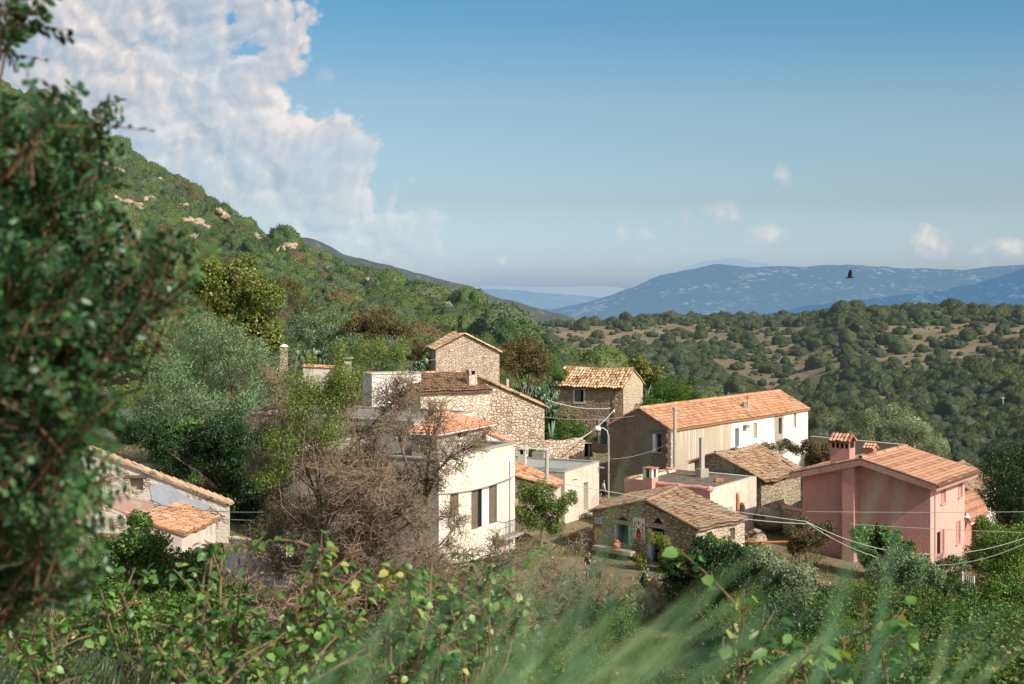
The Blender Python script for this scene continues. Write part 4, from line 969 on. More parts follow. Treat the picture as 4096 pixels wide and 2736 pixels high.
M['t_lichen'] = m_tile('lichen_tiles', [(0, (0.138, 0.088, 0.055)), (.2, (0.430, 0.238, 0.143)), (.6, (0.550, 0.343, 0.221)), (.85, (0.619, 0.352, 0.212)), (1, (0.619, 0.493, 0.377))], (0.45, 0.36, 0.23), .7)
M['t_moss'] = m_tile('mossy_tiles', [(0, (0.10, 0.07, 0.045)), (.25, (0.42, 0.265, 0.16)), (.6, (0.58, 0.39, 0.25)), (.9, (0.68, 0.37, 0.2)), (1, (0.7, 0.55, 0.38))], (0.34, 0.275, 0.175), .7)
M['t_new'] = m_tile('new_roman_tiles', [(0, (0.28, 0.12, 0.07)), (.2, (0.44, 0.225, 0.135)), (.5, (0.66, 0.365, 0.225)), (.8, (0.72, 0.40, 0.255)), (1, (0.76, 0.46, 0.31))], (0.4, 0.26, 0.16), .25)
M['t_salmon'] = m_tile('salmon_tiles', [(0, (0.5, 0.21, 0.12)), (.3, (0.70, 0.33, 0.205)), (1, (0.78, 0.42, 0.28))], (0.62, 0.42, 0.3), .2)

# ------------------------------------------------------------------ tall stone house on the rise
A = (-6.5, 121.3); B = (-1.08, 122.1); bk = Vector((-.15, .985, 0)) * 6.0
C_ = (B[0] + bk.x, B[1] + bk.y); D_ = (A[0] + bk.x, A[1] + bk.y)
t = base_empty('stone_house', 'tall pale stone house with a plain gable and no windows, highest in the village', 'house', ((A[0] + B[0]) / 2, A[1] + 3), -13)
gabled(t, A, B, C_, D_, -13.5, -5.2, -5.5, -3.95, .45, M['st_pale'], None, M['t_old'], None, .22, .12, .24, .4, 1.3, .04, 11)
m = MB(); m.box((-5.95, 121.28, -7.4), (.25, .3, .3)); m.box((-1.3, 121.9, -8.2), (.3, .25, .25))
m.build('jutting_stone', M['st_pale'], t)

# ------------------------------------------------------------------ white block and the stone house with a chimney in front of it
t = base_empty('white_annex', 'blank white rectangular block beside the brown tiled roof, behind bare twigs', 'building', (-8.4, 104), -9)
f = Vector((.89, .30, 0)).normalized(); a0 = V2((-10.07, 102.2)); b0 = a0 + f * 3.65; bkv = Vector((-f.y, f.x, 0)) * 3.0
box_building(t, [a0[:2], b0[:2], (b0 + bkv)[:2], (a0 + bkv)[:2]], -9.5, -6.25, M['pl_bare'], None, .12, .2, M['roofconc'], M['concrete'], None, .06, .04)

A = V2((-6.54, 101.5)); B = V2((-1.61, 104.0)); rb = Vector((-.45, .89, 0)) * 4.3; C_ = B + rb; D_ = A + rb
t = base_empty('stone_house', 'bright stone house with brown tiled roof and a squat chimney', 'house', (-4, 104), -11)
ws = [Wall(A, B), Wall(B, C_), Wall(C_, D_), Wall(D_, A)]; m = MB(); ze, zr = -7.42, -6.42
wall_face(m, ws[0], [(0, -12), (ws[0].L, -12), (ws[0].L, ze), (0, ze)], []); wall_face(m, ws[1], [(0, -12), (ws[1].L, -12), (ws[1].L, zr), (0, ze)], [])
wall_face(m, ws[2], [(0, -12), (ws[2].L, -12), (ws[2].L, zr), (0, zr)], []); wall_face(m, ws[3], [(0, -12), (ws[3].L, -12), (ws[3].L, ze), (0, zr)], [])
m.build('wall', M['st_bright'], t)
m = MB(); o1 = ws[0].n * .28 + Vector((0, 0, -.05)); sd_ = ws[0].u * .12
tile_roof(m, A + o1 - sd_ + Vector((0, 0, ze)), B + o1 + sd_ + Vector((0, 0, ze)), C_ + sd_ + Vector((0, 0, zr + .03)), D_ - sd_ + Vector((0, 0, zr + .03)), .24, .4, .7, 0, 21)
tile_row(m, C_ + Vector((0, 0, zr + .06)), D_ + Vector((0, 0, zr + .06)), .26, .42, 22); ro = m.build('roof', M['t_brown'], t)
def chimney(parent, c, w, d, z0, z1, rz, mat, cap='slots', name='chimney', capmat=None, holes=.28):
    """shaft, smoke openings near the top between four corner piers, and a cap slab"""
    m = MB(); h = z1 - z0; zt = z1 - .08; zo = z1 - holes - .08
    m.box((c[0], c[1], (z0 + zo) / 2), (w, d, zo - z0), rz); q = Matrix.Rotation(rz, 3, 'Z')
    for sx in (-1, 1):
        for sy in (-1, 1):
            p = Vector((c[0], c[1], (zo + zt) / 2)) + q @ Vector((sx * (w / 2 - w * .13), sy * (d / 2 - d * .13), 0)); m.box(p, (w * .26, d * .26, zt - zo), rz)
    o = m.build(name, mat, parent)
    m = MB(); m.box((c[0], c[1], (zo + zt) / 2), (w * .62, d * .62, zt - zo - .004), rz); m.build('flue', M['dark'], o)
    m = MB(); m.box((c[0], c[1], z1 - .03), (w * 1.12, d * 1.12, .09), rz); m.build('cap', capmat or mat, o)
    return o
pc = ws[0].pt(4.55, 0, -1.1); chimney(ro, pc, .62, .62, -7.6, -6.0, ws[0].rz, M['st_bright'], capmat=M['st_pale'])

# rubble house with the long roof edge that slopes to the right
A = V2((-3.25, 105.3)); B = V2((2.43, 106.6)); bkv = Vector((-.12, .99, 0)) * 5.0
t = base_empty('rubble_house', 'rough rubble house whose roof edge slopes down to the right, right of the chimney house', 'house', (0, 108), -13)
gabled(t, A, B, B + bkv, A + bkv, -15.6, -7.0, -8.9, -6.65, .12, M['st_rough'], None, M['t_moss'], None, .22, .1, .22, .38, 1.4, .05, 31, slopes='both')

# ------------------------------------------------------------------ flat-roofed house behind the bare tree, its terrace and the shuttered house
K0 = V2((-5.93, 86.0)); u1 = Vector((.445, .896, 0)); v1 = Vector((-.896, .445, 0))
t = base_empty('flat_roofed_house', 'flat roofed house half hidden behind the bare tree, below the white block', 'house', (-9, 92), -13)
p4 = [K0 + v1 * 12, K0, K0 + u1 * 7.5, K0 + u1 * 7.5 + v1 * 12]
box_building(t, [p[:2] for p in p4], -15.5, -8.1, M['pl_beige'], None, .12, .3, M['roofconc'], M['concrete'], {0: M['pl_grey']}, .08, .05)  # left wall's shade painted in: grey in place of the beige

G0 = V2((-3.9, 75.8)); L_ = 9.15
t = base_empty('shuttered_house', 'two storey beige house with brown louvred shutters and a walled roof terrace', 'house', (-3, 80), -14.5)
p4 = [G0 + v1 * 10, G0, G0 + u1 * L_, G0 + u1 * L_ + v1 * 10]
ops = [dict(wall=1, px=(450, 493.5, 458.5, 517), kind='louvre', leaves=[(0, 1)], depth=.14, name='window', jmi=0),
       dict(wall=1, px=(471.3, 487.5, 497, 526), kind='louvre', leaves=[(0, .30), (.74, 1)], curtain=(.46, .74), depth=.16, name='balcony_door', jmi=0)]
ws = box_building(t, [p[:2] for p in p4], -15.9, -9.17, M['pl_beige'], ops, .75, .25, M['roofconc'], M['concrete'], {0: M['pl_grey']}, .09, .06, M['pl_grey'])  # shade of the left wall put into its grey colour
w = ws[1]
m = MB(); s0, z0 = w.hit(509.3, 463); m.tube([w.pt(s0, -10.1, .1), w.pt(s0, -15.7, .1)], .07, 8); m.build('drainpipe', M['whitepaint'], t)
# narrow iron balcony on the lit front
m = MB(); sA, zA = w.hit(496, 536); sB, _ = w.hit(513, 530); zf = w.hit(504, 534)[1]
slab_box(m, w, (sA - .2, zf - .14, sB - .1, zf), .75, .74); bal = m.build('balcony', M['concrete'], t)
m = MB()
for i in range(15):
    p = w.pt(sA - .15 + (sB - sA) * i / 14.0, zf, .7); m.tube([p, p + Vector((0, 0, .9))], .014, 4)
m.tube([w.pt(sA - .2, zf + .9, .7), w.pt(sB - .1, zf + .9, .7)], .022, 5); m.tube([w.pt(sA - .2, zf + .9, .7), w.pt(sA - .2, zf + .9, .02)], .02, 5); m.build('railing', M['iron'], bal)

# small hut with a salmon hip roof on the terrace
S = V2((-4.25, 81.2)); t = base_empty('roof_hut', 'small grey hut with a salmon hip roof standing on the beige terrace', 'hut', (-4, 84), -9.9)
E = S + u1 * 6.6; q4 = [S + v1 * 1.7, S, E, E + v1 * 1.7]; zt = -8.35; zb = -9.95
W = [Wall(q4[i], q4[(i + 1) % 4]) for i in range(4)]; ow = W[1]
o = dict(r=ow.rect((457.5, 430, 467.5, 437)), kind='dark', name='window', depth=.3); m = MB()
for i in range(4): wall_face(m, W[i], [(0, zb), (W[i].L, zb), (W[i].L, zt), (0, zt)], [o] if i == 1 else [])
m.build('wall', M['pl_grey'], t); opening_parts(t, ow, o)
a, b, c, d = o['r']; m = MB(); slab_box(m, ow, (a, -9.93, c, b - .03), .1, .12); m.build('pillar', M['pl_bare'], t)
m = MB(); slab_box(m, ow, (-.1, -9.94, a - .4, -9.0), .06, .06); m.build('dado', M['concrete'], t)
cz = Vector((0, 0, zt)); ov = .28
e = [q4[0] + v1 * ov - u1 * ov, q4[1] - v1 * ov - u1 * ov, q4[2] - v1 * ov + u1 * ov, q4[3] + v1 * ov + u1 * ov]; ap1 = S + u1 * 1.4 + v1 * .9 + Vector((0, 0, zt + 1.0)); ap2 = S + u1 * 2.4 + v1 * .9 + Vector((0, 0, zt + 1.0)); m = MB()
tile_roof(m, e[1] + cz, e[2] + cz, ap2, ap1, .22, .38, .3, 0, 41); tile_roof(m, e[0] + cz, e[1] + cz, ap1, ap1 + Vector((0, .01, 0)), .22, .38, .3, 0, 42); tile_roof(m, e[2] + cz, e[3] + cz, ap2 + Vector((0, .01, 0)), ap2, .22, .38, .3, 0, 43)
m.build('roof', M['t_salmon'], t)
m = MB()
for k in range(4): p, q = e[k], e[(k + 1) % 4]; m.tube([p + cz - Vector((0, 0, .03)), q + cz - Vector((0, 0, .03))], .045, 4)
m.build('eaves_board', M['pl_bare'], t)
# white lean-to with salmon tiles beside it
t = base_empty('lean_to', 'tiny white lean-to with a salmon tiled slope behind the terrace wall', 'shed', (-.6, 87), -10)
q4 = [V2((-1.55, 86.0)), V2((-.05, 87.2)), V2((-.75, 89.0)), V2((-2.2, 87.8))]; W = [Wall(q4[i], q4[(i + 1) % 4]) for i in range(4)]; m = MB()
for i, (za, zc) in enumerate(((-8.75, -9.45), (-9.45, -9.45), (-9.45, -8.75), (-8.75, -8.75))): wall_face(m, W[i], [(0, -15.0), (W[i].L, -15.0), (W[i].L, zc), (0, za)], [])
m.build('wall', M['pl_bare'], t); m = MB()
tile_roof(m, q4[1] + W[1].n * .2 - W[1].u * .1 + Vector((0, 0, -9.5)), q4[2] + W[1].n * .2 + W[1].u * .1 + Vector((0, 0, -9.5)), q4[3] + Vector((0, 0, -8.7)), q4[0] - W[1].u * .1 + Vector((0, 0, -8.7)), .2, .36, .3, 0, 45); m.build('roof', M['t_salmon'], t)

# ------------------------------------------------------------------ low flat white block with grey-green roof, and the orange shed roof against it
N_ = V2((3.48, 94)); R_ = V2((6.12, 100)); bq = Vector((-6.2, 3.0, 0))
t = base_empty('flat_white_house', 'low cream block with a grey green flat roof and a tall narrow window', 'house', (2, 98), -16)
ops = [dict(wall=1, px=(583.6, 482.3, 588.2, 511.5), kind='blind', depth=.35, name='window', sill=True, mat=M['blind'])]
ws = box_building(t, [(N_ + bq)[:2], N_[:2], R_[:2], (R_ + bq)[:2]], -16.6, -12.2, M['pl_cream'], ops, .62, .24, M['roofgrey'], M['concrete'], None, .05, .03, M['pl_bare'])
w = ws[1]; m = MB(); s0, z0 = w.hit(596.5, 470); m.tube([w.pt(w.L - .25, z0 + .15, -.1), w.pt(w.L - .25, z0 + .15, .45)], .06, 6); m.build('spout', M['concrete'], t)
m = MB(); s0, z0 = w.hit(572, 480); m.tube([w.pt(s0, z0, 0), w.pt(s0, z0 + .05, .35)], .03, 5); m.build('bracket', M['rust'], t)
pk = V2((R_ + bq)[:2]) * .72 + R_ * .28; pk = R_ + (R_ + bq - R_) * .86
chimney(t, (pk.x, pk.y - .15), .62, .5, -12.7, -11.55, ws[2].rz, M['pl_cream'], holes=.34)
m = MB(); p = R_ + bq * .68; m.box((p.x, p.y - .1, -11.95), (.9, .25, .4), ws[2].rz); m.build('parapet_block', M['concrete'], t)

t = base_empty('tiled_shed', 'small shed with an orange tiled slope against the flat white block', 'shed', (1, 93), -16)
EL = Vector((2.88, 91.0, -12.72)); ER = Vector((3.42, 93.55, -12.76)); RR = Vector((-1.0, 94.9, -11.15)); RL = Vector((-1.5, 92.2, -11.75)); m = MB()
tile_roof(m, EL, ER, RR, RL, .22, .38, 1.2, .06, 51); tile_row(m, EL, RL, .2, .38, 52); m.build('roof', M['t_orange'], t)
q4 = [V2((-1.4, 92.4)), V2((2.7, 91.2)), V2((3.2, 93.4)), V2((-.9, 94.6))]; W = [Wall(q4[i], q4[(i + 1) % 4]) for i in range(4)]; m = MB()
for i, (za, zc) in enumerate(((-12.0, -12.85), (-12.85, -12.85), (-12.85, -11.4), (-11.4, -12.0))): wall_face(m, W[i], [(0, -16.5), (W[i].L, -16.5), (W[i].L, zc), (0, za)], [])
m.build('wall', M['pl_pinkish'], t)
# conical base with a fibre-cement flue
p = Vector((2.25, 91.9, 0)); m = MB(); m.lathe((p.x, p.y, -13.0), [(.42, 0), (.36, .35), (.2, .62), (.19, .75)], 12); fb = m.build('flue_base', M['concrete'], t)
m = MB(); m.tube([(p.x, p.y, -12.3), (p.x, p.y, -10.62)], .12, 10); m.tube([(p.x, p.y, -10.62), (p.x, p.y, -10.5)], .14, 10); m.build('flue_pipe', M['concpole'], fb)

# ------------------------------------------------------------------ stone house with the small window and green door (upper middle)
C0 = V2((9.39, 120)); fl = Vector((-.89, .45, 0)); gd = Vector((.45, .89, 0))
A = C0; B = C0 + gd * 4.5; Cc = B + fl * 6.42; Dd = A + fl * 6.42
t = base_empty('stone_house', 'mortared stone house with ochre tiles, one small window and a grey plank door', 'house', (8, 123), -13.8)
ops = [dict(wall='DA', px=(574.8, 389.6, 583.6, 401.8), kind='half', depth=.22, surround=.17, frac=.62, mat=M['greywood']),
       dict(wall='DA', px=(600.2, 421.5, 607.2, 444.2), kind='boards', depth=.3, horizontal=True, n=7, surround=.2, door=True, name='door', mat=M['greywood'])]
ws, ro, rp = gabled(t, A, B, Cc, Dd, -15.2, -8.32, -8.25, -6.98, .5, M['st_mortar'], {'AB': M['st_gable']}, M['t_old'], ops, .36, .08, .27, .42, 1.5, .14, 61, verge=False)
w = ws['DA']; m = MB(); s0, z0 = w.hit(614.8, 388); m.tube([w.pt(s0, z0 - .1, .08), w.pt(s0, -13.7, .08)], .035, 6); m.build('drainpipe', M['rust'], t)
# bake oven chimney at the corner
q = ws['AB'].pt(.5, 0, .35)
m = MB(); m.box((q.x, q.y, -13.4), (.8, .7, 4.4), ws['AB'].rz); ov = m.build('oven_chimney', M['pl_cream'], t)
m = MB(); z = -11.2
for s in (-1, 1):
    m.mesh([Vector((q.x, q.y, z)) + ws['AB'].u * (s * .4) + ws['AB'].n * dd for dd in (-.3, .3)] + [Vector((q.x, q.y, z + .62)) + ws['AB'].u * (s * .02) + ws['AB'].n * dd for dd in (-.3, .3)], [(0, 1, 3, 2)])
m.build('chimney_hood', M['terracotta'], ov)

# ------------------------------------------------------------------ long barn
u = Vector((.612, .793, 0)); v = Vector((-.793, .612, 0)); C0 = V2((11.7, 105)); LB = 22.7; WB = 5.34
A = C0 + v * WB; B = C0; Cc = C0 + u * LB; Dd = Cc + v * WB
t = base_empty('barn', 'long barn with an orange tiled roof, dark gable end and streaked white side', 'barn', (16, 114), -16.4)
M['pl_barn'] = None
def m_barn():
    """side wall: bare tan plaster at the near end, whitewash with dirt runs beyond"""
    m, nt = newmat('barn_side_wash'); co = objco(nt)
    sp = N(nt, 'ShaderNodeSeparateXYZ', {0: co}).outputs; org = Vector((16, 114, -16.4)); s00 = (org.x - C0.x) * u.x + (org.y - C0.y) * u.y
    s = math_(nt, 'ADD', math_(nt, 'ADD', math_(nt, 'MULTIPLY', sp[0], u.x), math_(nt, 'MULTIPLY', sp[1], u.y)), s00)
    st = noise(nt, scaled(nt, co, 3.4, 3.4, .12), 1.0, 6, .65); st2 = noise(nt, scaled(nt, co, 9, 9, .25), 1.0, 5, .6); bl = noise(nt, co, .8, 6, .6); fi = noise(nt, co, 9, 4, .6)
    wob = math_(nt, 'ADD', s, math_(nt, 'MULTIPLY', math_(nt, 'SUBTRACT', bl, .5), 1.2))
    white = mixc(nt, fi, (0.72, .69, .63), (.84, .81, .75)); tan = mixc(nt, st2, (.36, .285, .20), (.62, .52, .40))
    white = mixc(nt, math_(nt, 'MULTIPLY', maprange(nt, st, .52, .66), .55), white, (.30, .235, .16))
    white = mixc(nt, math_(nt, 'MULTIPLY', maprange(nt, bl, .54, .68), .4), white, (.45, .38, .3))
    tan = mixc(nt, maprange(nt, st, .57, .62), tan, (.68, .59, .47))
    c = mixc(nt, maprange(nt, wob, 9.0, 9.5), tan, white)
    band = math_(nt, 'MULTIPLY', maprange(nt, wob, 16.3, 16.6), maprange(nt, wob, 18.3, 18.0))
    c = mixc(nt, math_(nt, 'MULTIPLY', band, .8), c, mixc(nt, st2, (.20, .15, .10), (.42, .34, .25)))
    foot = maprange(nt, math_(nt, 'ADD', sp[2], bl), 2.2, .8); c = mixc(nt, math_(nt, 'MULTIPLY', foot, .6), c, (.28, .22, .15))
    finish(nt, bsdf(nt, c, .92, bump(nt, fi, .4, .05), .1)); return m
M['pl_barn'] = m_barn()
ops = [dict(wall='AB', px=(653, 434, 661, 452), kind='frame', depth=.3, lintel=.28, lmat=M['oldwood'], frame=M['oldwood'], sill=True),
       dict(wall='BC', px=(735, 428.2, 739, 447), kind='boards', n=4, depth=.2, name='window', mat=M['greywood']),
       dict(wall='BC', px=(753.3, 423, 757, 438.4), kind='blind', depth=.14, name='window'),
       dict(wall='BC', px=(778.6, 417.8, 781.8, 434), kind='half', depth=.3, name='window', frac=.55, mat=M['oldwood']),
       dict(wall='BC', px=(793.4, 412.5, 796.2, 427.8), kind='blind', depth=.14, name='window')]
ws, ro, rp = gabled(t, A, B, Cc, Dd, -17.2, -10.45, -10.42, -9.06, .5, M['pl_barn'], {'AB': M['st_barn']}, M['t_orange'], ops, .22, .08, .22, .37, .8, .0, 71, missing=.004)
m = MB(); w = ws['AB']; slab_box(m, w, (w.rect((653, 434, 661, 452))[0] - .02, w.rect((653, 434, 661, 452))[1], w.rect((653, 434, 661, 452))[0] + .22, w.rect((653, 434, 661, 452))[3]), .02, .3); m.build('white_jamb', M['whitepaint'], t)
m = MB()
for i in range(16): z = -10.6 - i * .36; m.box(tuple(B + Vector((0, 0, z)) + (-u * 0 + v * (.12 if i % 2 else .05)) + Vector((.02, -.03, 0))), (.42 if i % 2 else .3, .3, .32), ws['AB'].rz, random.random())
m.build('corner_stone', M['st_side'], t)
w = ws['BC']; pr = w.pt(13.3, 0, -1.0)
m = MB(); m.lathe((pr.x, pr.y, -10.6), [(.62, 0), (.5, .5), (.3, .75), (.24, 1.2), (.22, 1.28)], 9); m.build('chimney', M['concrete'], ro)
m = MB(); pr2 = w.pt(13.2, 0, -.75); m.tube([pr2 + Vector((0, 0, -10.2)), pr2 + Vector((0, 0, -7.9))], .025, 5)
for z, l in ((-8.0, .35), (-8.9, .55), (-9.0, .4)): m.tube([pr2 + w.u * -l + Vector((0, 0, z)), pr2 + w.u * l + Vector((0, 0, z))], .018, 4)
m.build('aerial', M['rust'], ro)
m = MB(); s0, z0 = w.hit(744, 426); slab_box(m, w, (s0 - .2, z0 - .15, s0 + .35, z0 + .1), .35, .35); m.build('stone_bracket', M['stone_grey'], t)
# pipe that climbs the near corner of the barn
t = base_empty('standpipe', 'tall pale pipe standing at the near corner of the barn', 'pipe', (12.2, 104.5), -14)
m = MB(); m.tube([(11.95, 104.35, -14.8), (11.95, 104.35, -8.95)], .13, 10); m.build('pipe', M['concpole'], t)
m = MB(); m.tube([(11.95, 104.35, -8.95), (11.95, 104.35, -8.75)], .17, 10); m.tube([(11.95, 104.35, -8.92), (11.6, 104.3, -8.92)], .04, 6); m.build('pipe_collar', M['concpole'], t)

# ------------------------------------------------------------------ terrace house with a pink parapet
N1 = V2((12.5, 89.7)); R1 = V2((16.5, 96)); L1 = V2((7.43, 94)); B1 = L1 + (R1 - N1)
t = base_empty('terrace_house', 'low house with an earth covered terrace roof and a pink front parapet', 'house', (12, 95), -16)
ops = [dict(wall=1, px=(738, 505, 743.5, 516), kind='boards', n=3, depth=.2, name='window', surround=.14, smat=M['pl_pinksunlit'], mat=M['oldwood']), dict(wall=1, px=(728.5, 507, 732.5, 512), kind='blind', depth=.1, name='window', mat=M['bluepaint'])]
ws = box_building(t, [L1[:2], N1[:2], R1[:2], B1[:2]], -16.8, -12.72, M['pl_cream'], ops, .16, .3, M['earth'], None, {0: M['pl_pinkpar'], 2: M['st_shed'], 3: M['st_shed']}, parapet_mat=M['pl_cream'])
w = ws[0]; m = MB()                                           # rounded pink capping, a little uneven
for (wa, s0, s1) in ((ws[0], 0, ws[0].L), (ws[1], 0, .5)):
    n = max(2, int((s1 - s0) / .45)); pts = [wa.pt(s0 + (s1 - s0) * i / n, -12.72 + .03 * math.sin(i * 1.7), -.12) for i in range(n + 1)]
    m.tube(pts, [.17 + .02 * math.sin(i * 2.3) for i in range(n + 1)], 8)
m.build('parapet_capping', M['pl_pinkpar'], t, smooth=True)
m = MB(); g = random.Random(4); wb = ws[3]
for i in range(14):
    p = wb.pt(wb.L * i / 14, -12.62, -.1); m.box(p + Vector((0, 0, g.uniform(-.02, .05))), (.42, .3, .07), wb.rz + g.uniform(-.4, .4), g.random())
m.build('broken_tile', M['t_orange'], t)
pc = w.pt(2.15, 0, .1); ch = MB(); ch.box((pc.x, pc.y, -13.1), (.72, .72, 1.6), w.rz); ch = ch.build('chimney', M['pl_pinkpar'], t)
m = MB(); q = Matrix.Rotation(w.rz, 3, 'Z')
for sx in (-1, 1):
    for sy in (-1, 1): m.box(Vector((pc.x, pc.y, -12.02)) + q @ Vector((sx * .25, sy * .25, 0)), (.2, .2, .56), w.rz)
m.build('chimney_top', M['whitepaint'], ch)
m = MB(); m.box((pc.x, pc.y, -12.02), (.4, .4, .54), w.rz); m.build('flue', M['dark'], ch)
m = MB(); m.box((pc.x, pc.y, -11.7), (.82, .82, .07), w.rz); m.build('cap', M['terracotta'], ch)
w = ws[1]; s0, z0 = w.hit(736.3, 490)
m = MB(); m.tube([w.pt(s0, -13.5, -.05), w.pt(s0, -13.45, .1), w.pt(s0, -13.6, .14), w.pt(s0, -15.6, .14)], .1, 8); m.build('drainpipe', M['orangepvc'], t)
# things lying or standing on that terrace
t = base_empty('flue', 'square concrete flue on a block, standing on the earth terrace', 'chimney', (12.9, 97), -13.3)
m = MB(); m.box((12.95, 97.0, -12.6), (.66, .66, .6), .5); m.build('block', M['concrete'], t); m = MB(); m.box((12.95, 97.0, -11.25), (.27, .27, 2.1), .5); m.build('shaft', M['concpole'], t)
m = MB(); m.box((13.75, 94.6, -12.76), (.5, .28, .22), .2)
for k in range(4): m.box((13.75 - .18 + .12 * k, 94.455, -12.76), (.07, .012, .1), .2)
tag(m.build('hollow_brick', M['terracotta'], None, loc=(13.75, 94.6, -12.87)), 'single orange hollow brick lying on the earth terrace', 'brick')

# ------------------------------------------------------------------ rubble shed with sagging roof
A = V2((12.85, 100.1)); B = V2((17.0, 97.0)); d_ = Vector((3.7, 5.0, 0)); fr = .34
t = base_empty('rubble_shed', 'rubble shed with a sagging brown tiled roof between barn and pink house', 'shed', (17, 101), -16.4)
gabled(t, A, B, B + d_, A + d_, -17, -12.2, -12.98, -11.55, fr, M['st_shed'], None, M['t_lichen'], None, .42, .2, .25, .4, 2.0, .16, 81, missing=.01)

# ------------------------------------------------------------------ pink house
C0 = V2((25.3, 86)); u = Vector((.57, .82, 0)).normalized(); v = Vector((-.82, .57, 0)).normalized(); Lh = 6.7; Wh = 8.24
A = C0 + v * Wh; B = C0; Cc = C0 + u * Lh; Dd = Cc + v * Wh; ze = -12.02; zr = -10.95
t = base_empty('pink_house', 'two storey salmon pink house with a wide gable, broad eaves and a big chimney', 'house', (24, 91), -18)
def po(px, **k): return dict(wall='BC', px=px, depth=.16, jmi=1, **k)
ops = [po((940.8, 482.5, 945.8, 503), kind='louvre', leaves=[(0, .5), (.5, 1)], mat=M['pinkshut'], sill=True, slmat=M['pl_pinksunlit']), po((958, 477.5, 962.6, 496.5), kind='louvre', leaves=[(0, .5), (.5, 1)], mat=M['pinkshut'], sill=True, slmat=M['pl_pinksunlit']),
       po((937, 531, 944.4, 554), kind='louvre', leaves=[(.62, 1)], mat=M['pinkshut'], sill=True, slmat=M['pl_pinksunlit']), po((956, 521, 960.5, 543.5), kind='louvre', leaves=[(0, .5), (.5, 1)], mat=M['pinkshut'], sill=True, slmat=M['pl_pinksunlit'])]
ws = {'AB': Wall(A, B), 'BC': Wall(B, Cc), 'CD': Wall(Cc, Dd), 'DA': Wall(Dd, A)}; m = MB(); zb = -18.6
for o in ops: o['r'] = ws['BC'].rect(o['px'])
wall_face(m, ws['AB'], [(0, zb), (Wh, zb), (Wh, ze), (Wh / 2, zr), (0, ze)], [], 0); wall_face(m, ws['BC'], [(0, zb), (Lh, zb), (Lh, ze), (0, ze)], ops, 1)
wall_face(m, ws['CD'], [(0, zb), (Wh, zb), (Wh, ze), (Wh / 2, zr), (0, ze)], [], 0); wall_face(m, ws['DA'], [(0, zb), (Lh, zb), (Lh, ze), (0, ze)], [], 0)
m.build('wall', [M['pl_pink'], M['pl_pinksunlit']], t)
for o in ops: opening_parts(t, ws['BC'], o)
og, oe = .75, .62; sl_ = (zr - ze) / (Wh / 2); th = .42
def rp_(side, e, z): # side along gable 0..Wh, e along depth
    return A + (B - A).normalized() * side + u * e + Vector((0, 0, z))
m = MB()
for (s_out, s_in) in ((Wh + oe, Wh / 2), (-oe, Wh / 2)):
    zo = zr - sl_ * abs(s_out - Wh / 2); lo = [rp_(s_out, -og, zo), rp_(s_out, Lh + og, zo), rp_(s_in, Lh + og, zr), rp_(s_in, -og, zr)]; hi = [p + Vector((0, 0, th)) for p in lo]
    fs = [(3, 2, 1, 0), (4, 5, 6, 7), (0, 1, 5, 4), (2, 3, 7, 6), (3, 0, 4, 7), (1, 2, 6, 5)]
    m.mesh(lo + hi, [fs[0], fs[1], fs[2], fs[4], fs[5]])
rs = m.build('roof', m_plaster('weathered_pink_fascia', (0.50, 0.285, 0.225), (0.28, 0.18, 0.13), .4, .5, 6.0, .6), t)
m = MB(); zz = th + .012
for s_out, sd in ((Wh + oe, 1), (-oe, -1)):
    zo = zr - sl_ * abs(s_out - Wh / 2)
    if sd == 1: q = (rp_(s_out, -og, zo + zz), rp_(s_out, Lh + og, zo + zz), rp_(Wh / 2, Lh + og, zr + zz), rp_(Wh / 2, -og, zr + zz))
    else: q = (rp_(s_out, Lh + og, zo + zz), rp_(s_out, -og, zo + zz), rp_(Wh / 2, -og, zr + zz), rp_(Wh / 2, Lh + og, zr + zz))
    tile_roof(m, *q, tw=.21, tl=.33, jit=.25, sag=0, seed=91 + sd, rowband=.5, h=.34)
tile_row(m, rp_(Wh / 2, -og, zr + zz + .05), rp_(Wh / 2, Lh + og, zr + zz + .05), .27, .4, 95, jit=.3); m.build('tiles', M['t_new'], rs)
m = MB(); zo = zr - sl_ * (Wh / 2 + oe); m.tube([rp_(Wh + oe + .07, -og, zo + .3), rp_(Wh + oe + .07, Lh + og, zo + .3)], .075, 8); m.build('gutter', M['rust'], rs)
w = ws['AB']; s0 = w.hit(846, 500)[0]; s1 = w.hit(857.5, 500)[0]                # chimney breast up the gable
m = MB(); slab_box(m, w, (s0, zb, s1, zr - sl_ * abs((s0 + s1) / 2 - Wh / 2) + .3), .62, .64); cb = m.build('chimney_breast', M['pl_pink'], t)
s0 = w.hit(833.2, 455)[0]; s1 = w.hit(852.4, 455)[0]; zc0 = zr - .7; pcc = w.pt((s0 + s1) / 2, 0, .02); cw = s1 - s0
m = MB(); m.box((pcc.x, pcc.y, -10.75), (cw, .95, 1.5), w.rz)
zc1 = -10.0; qz = Matrix.Rotation(w.rz, 3, 'Z')
for i in range(5):
    for sy in (-1, 1): m.box(Vector((pcc.x, pcc.y, zc1 + .2)) + qz @ Vector((cw * (i / 4 - .5) * .92, sy * .42, 0)), (.1, .1, .42), w.rz)
ch = m.build('chimney', M['pl_pink'], t)
m = MB(); m.box((pcc.x, pcc.y, zc1 + .2), (cw * .86, .7, .4), w.rz); m.build('flue', M['dark'], ch)
m = MB(); zt_ = zc1 + .42
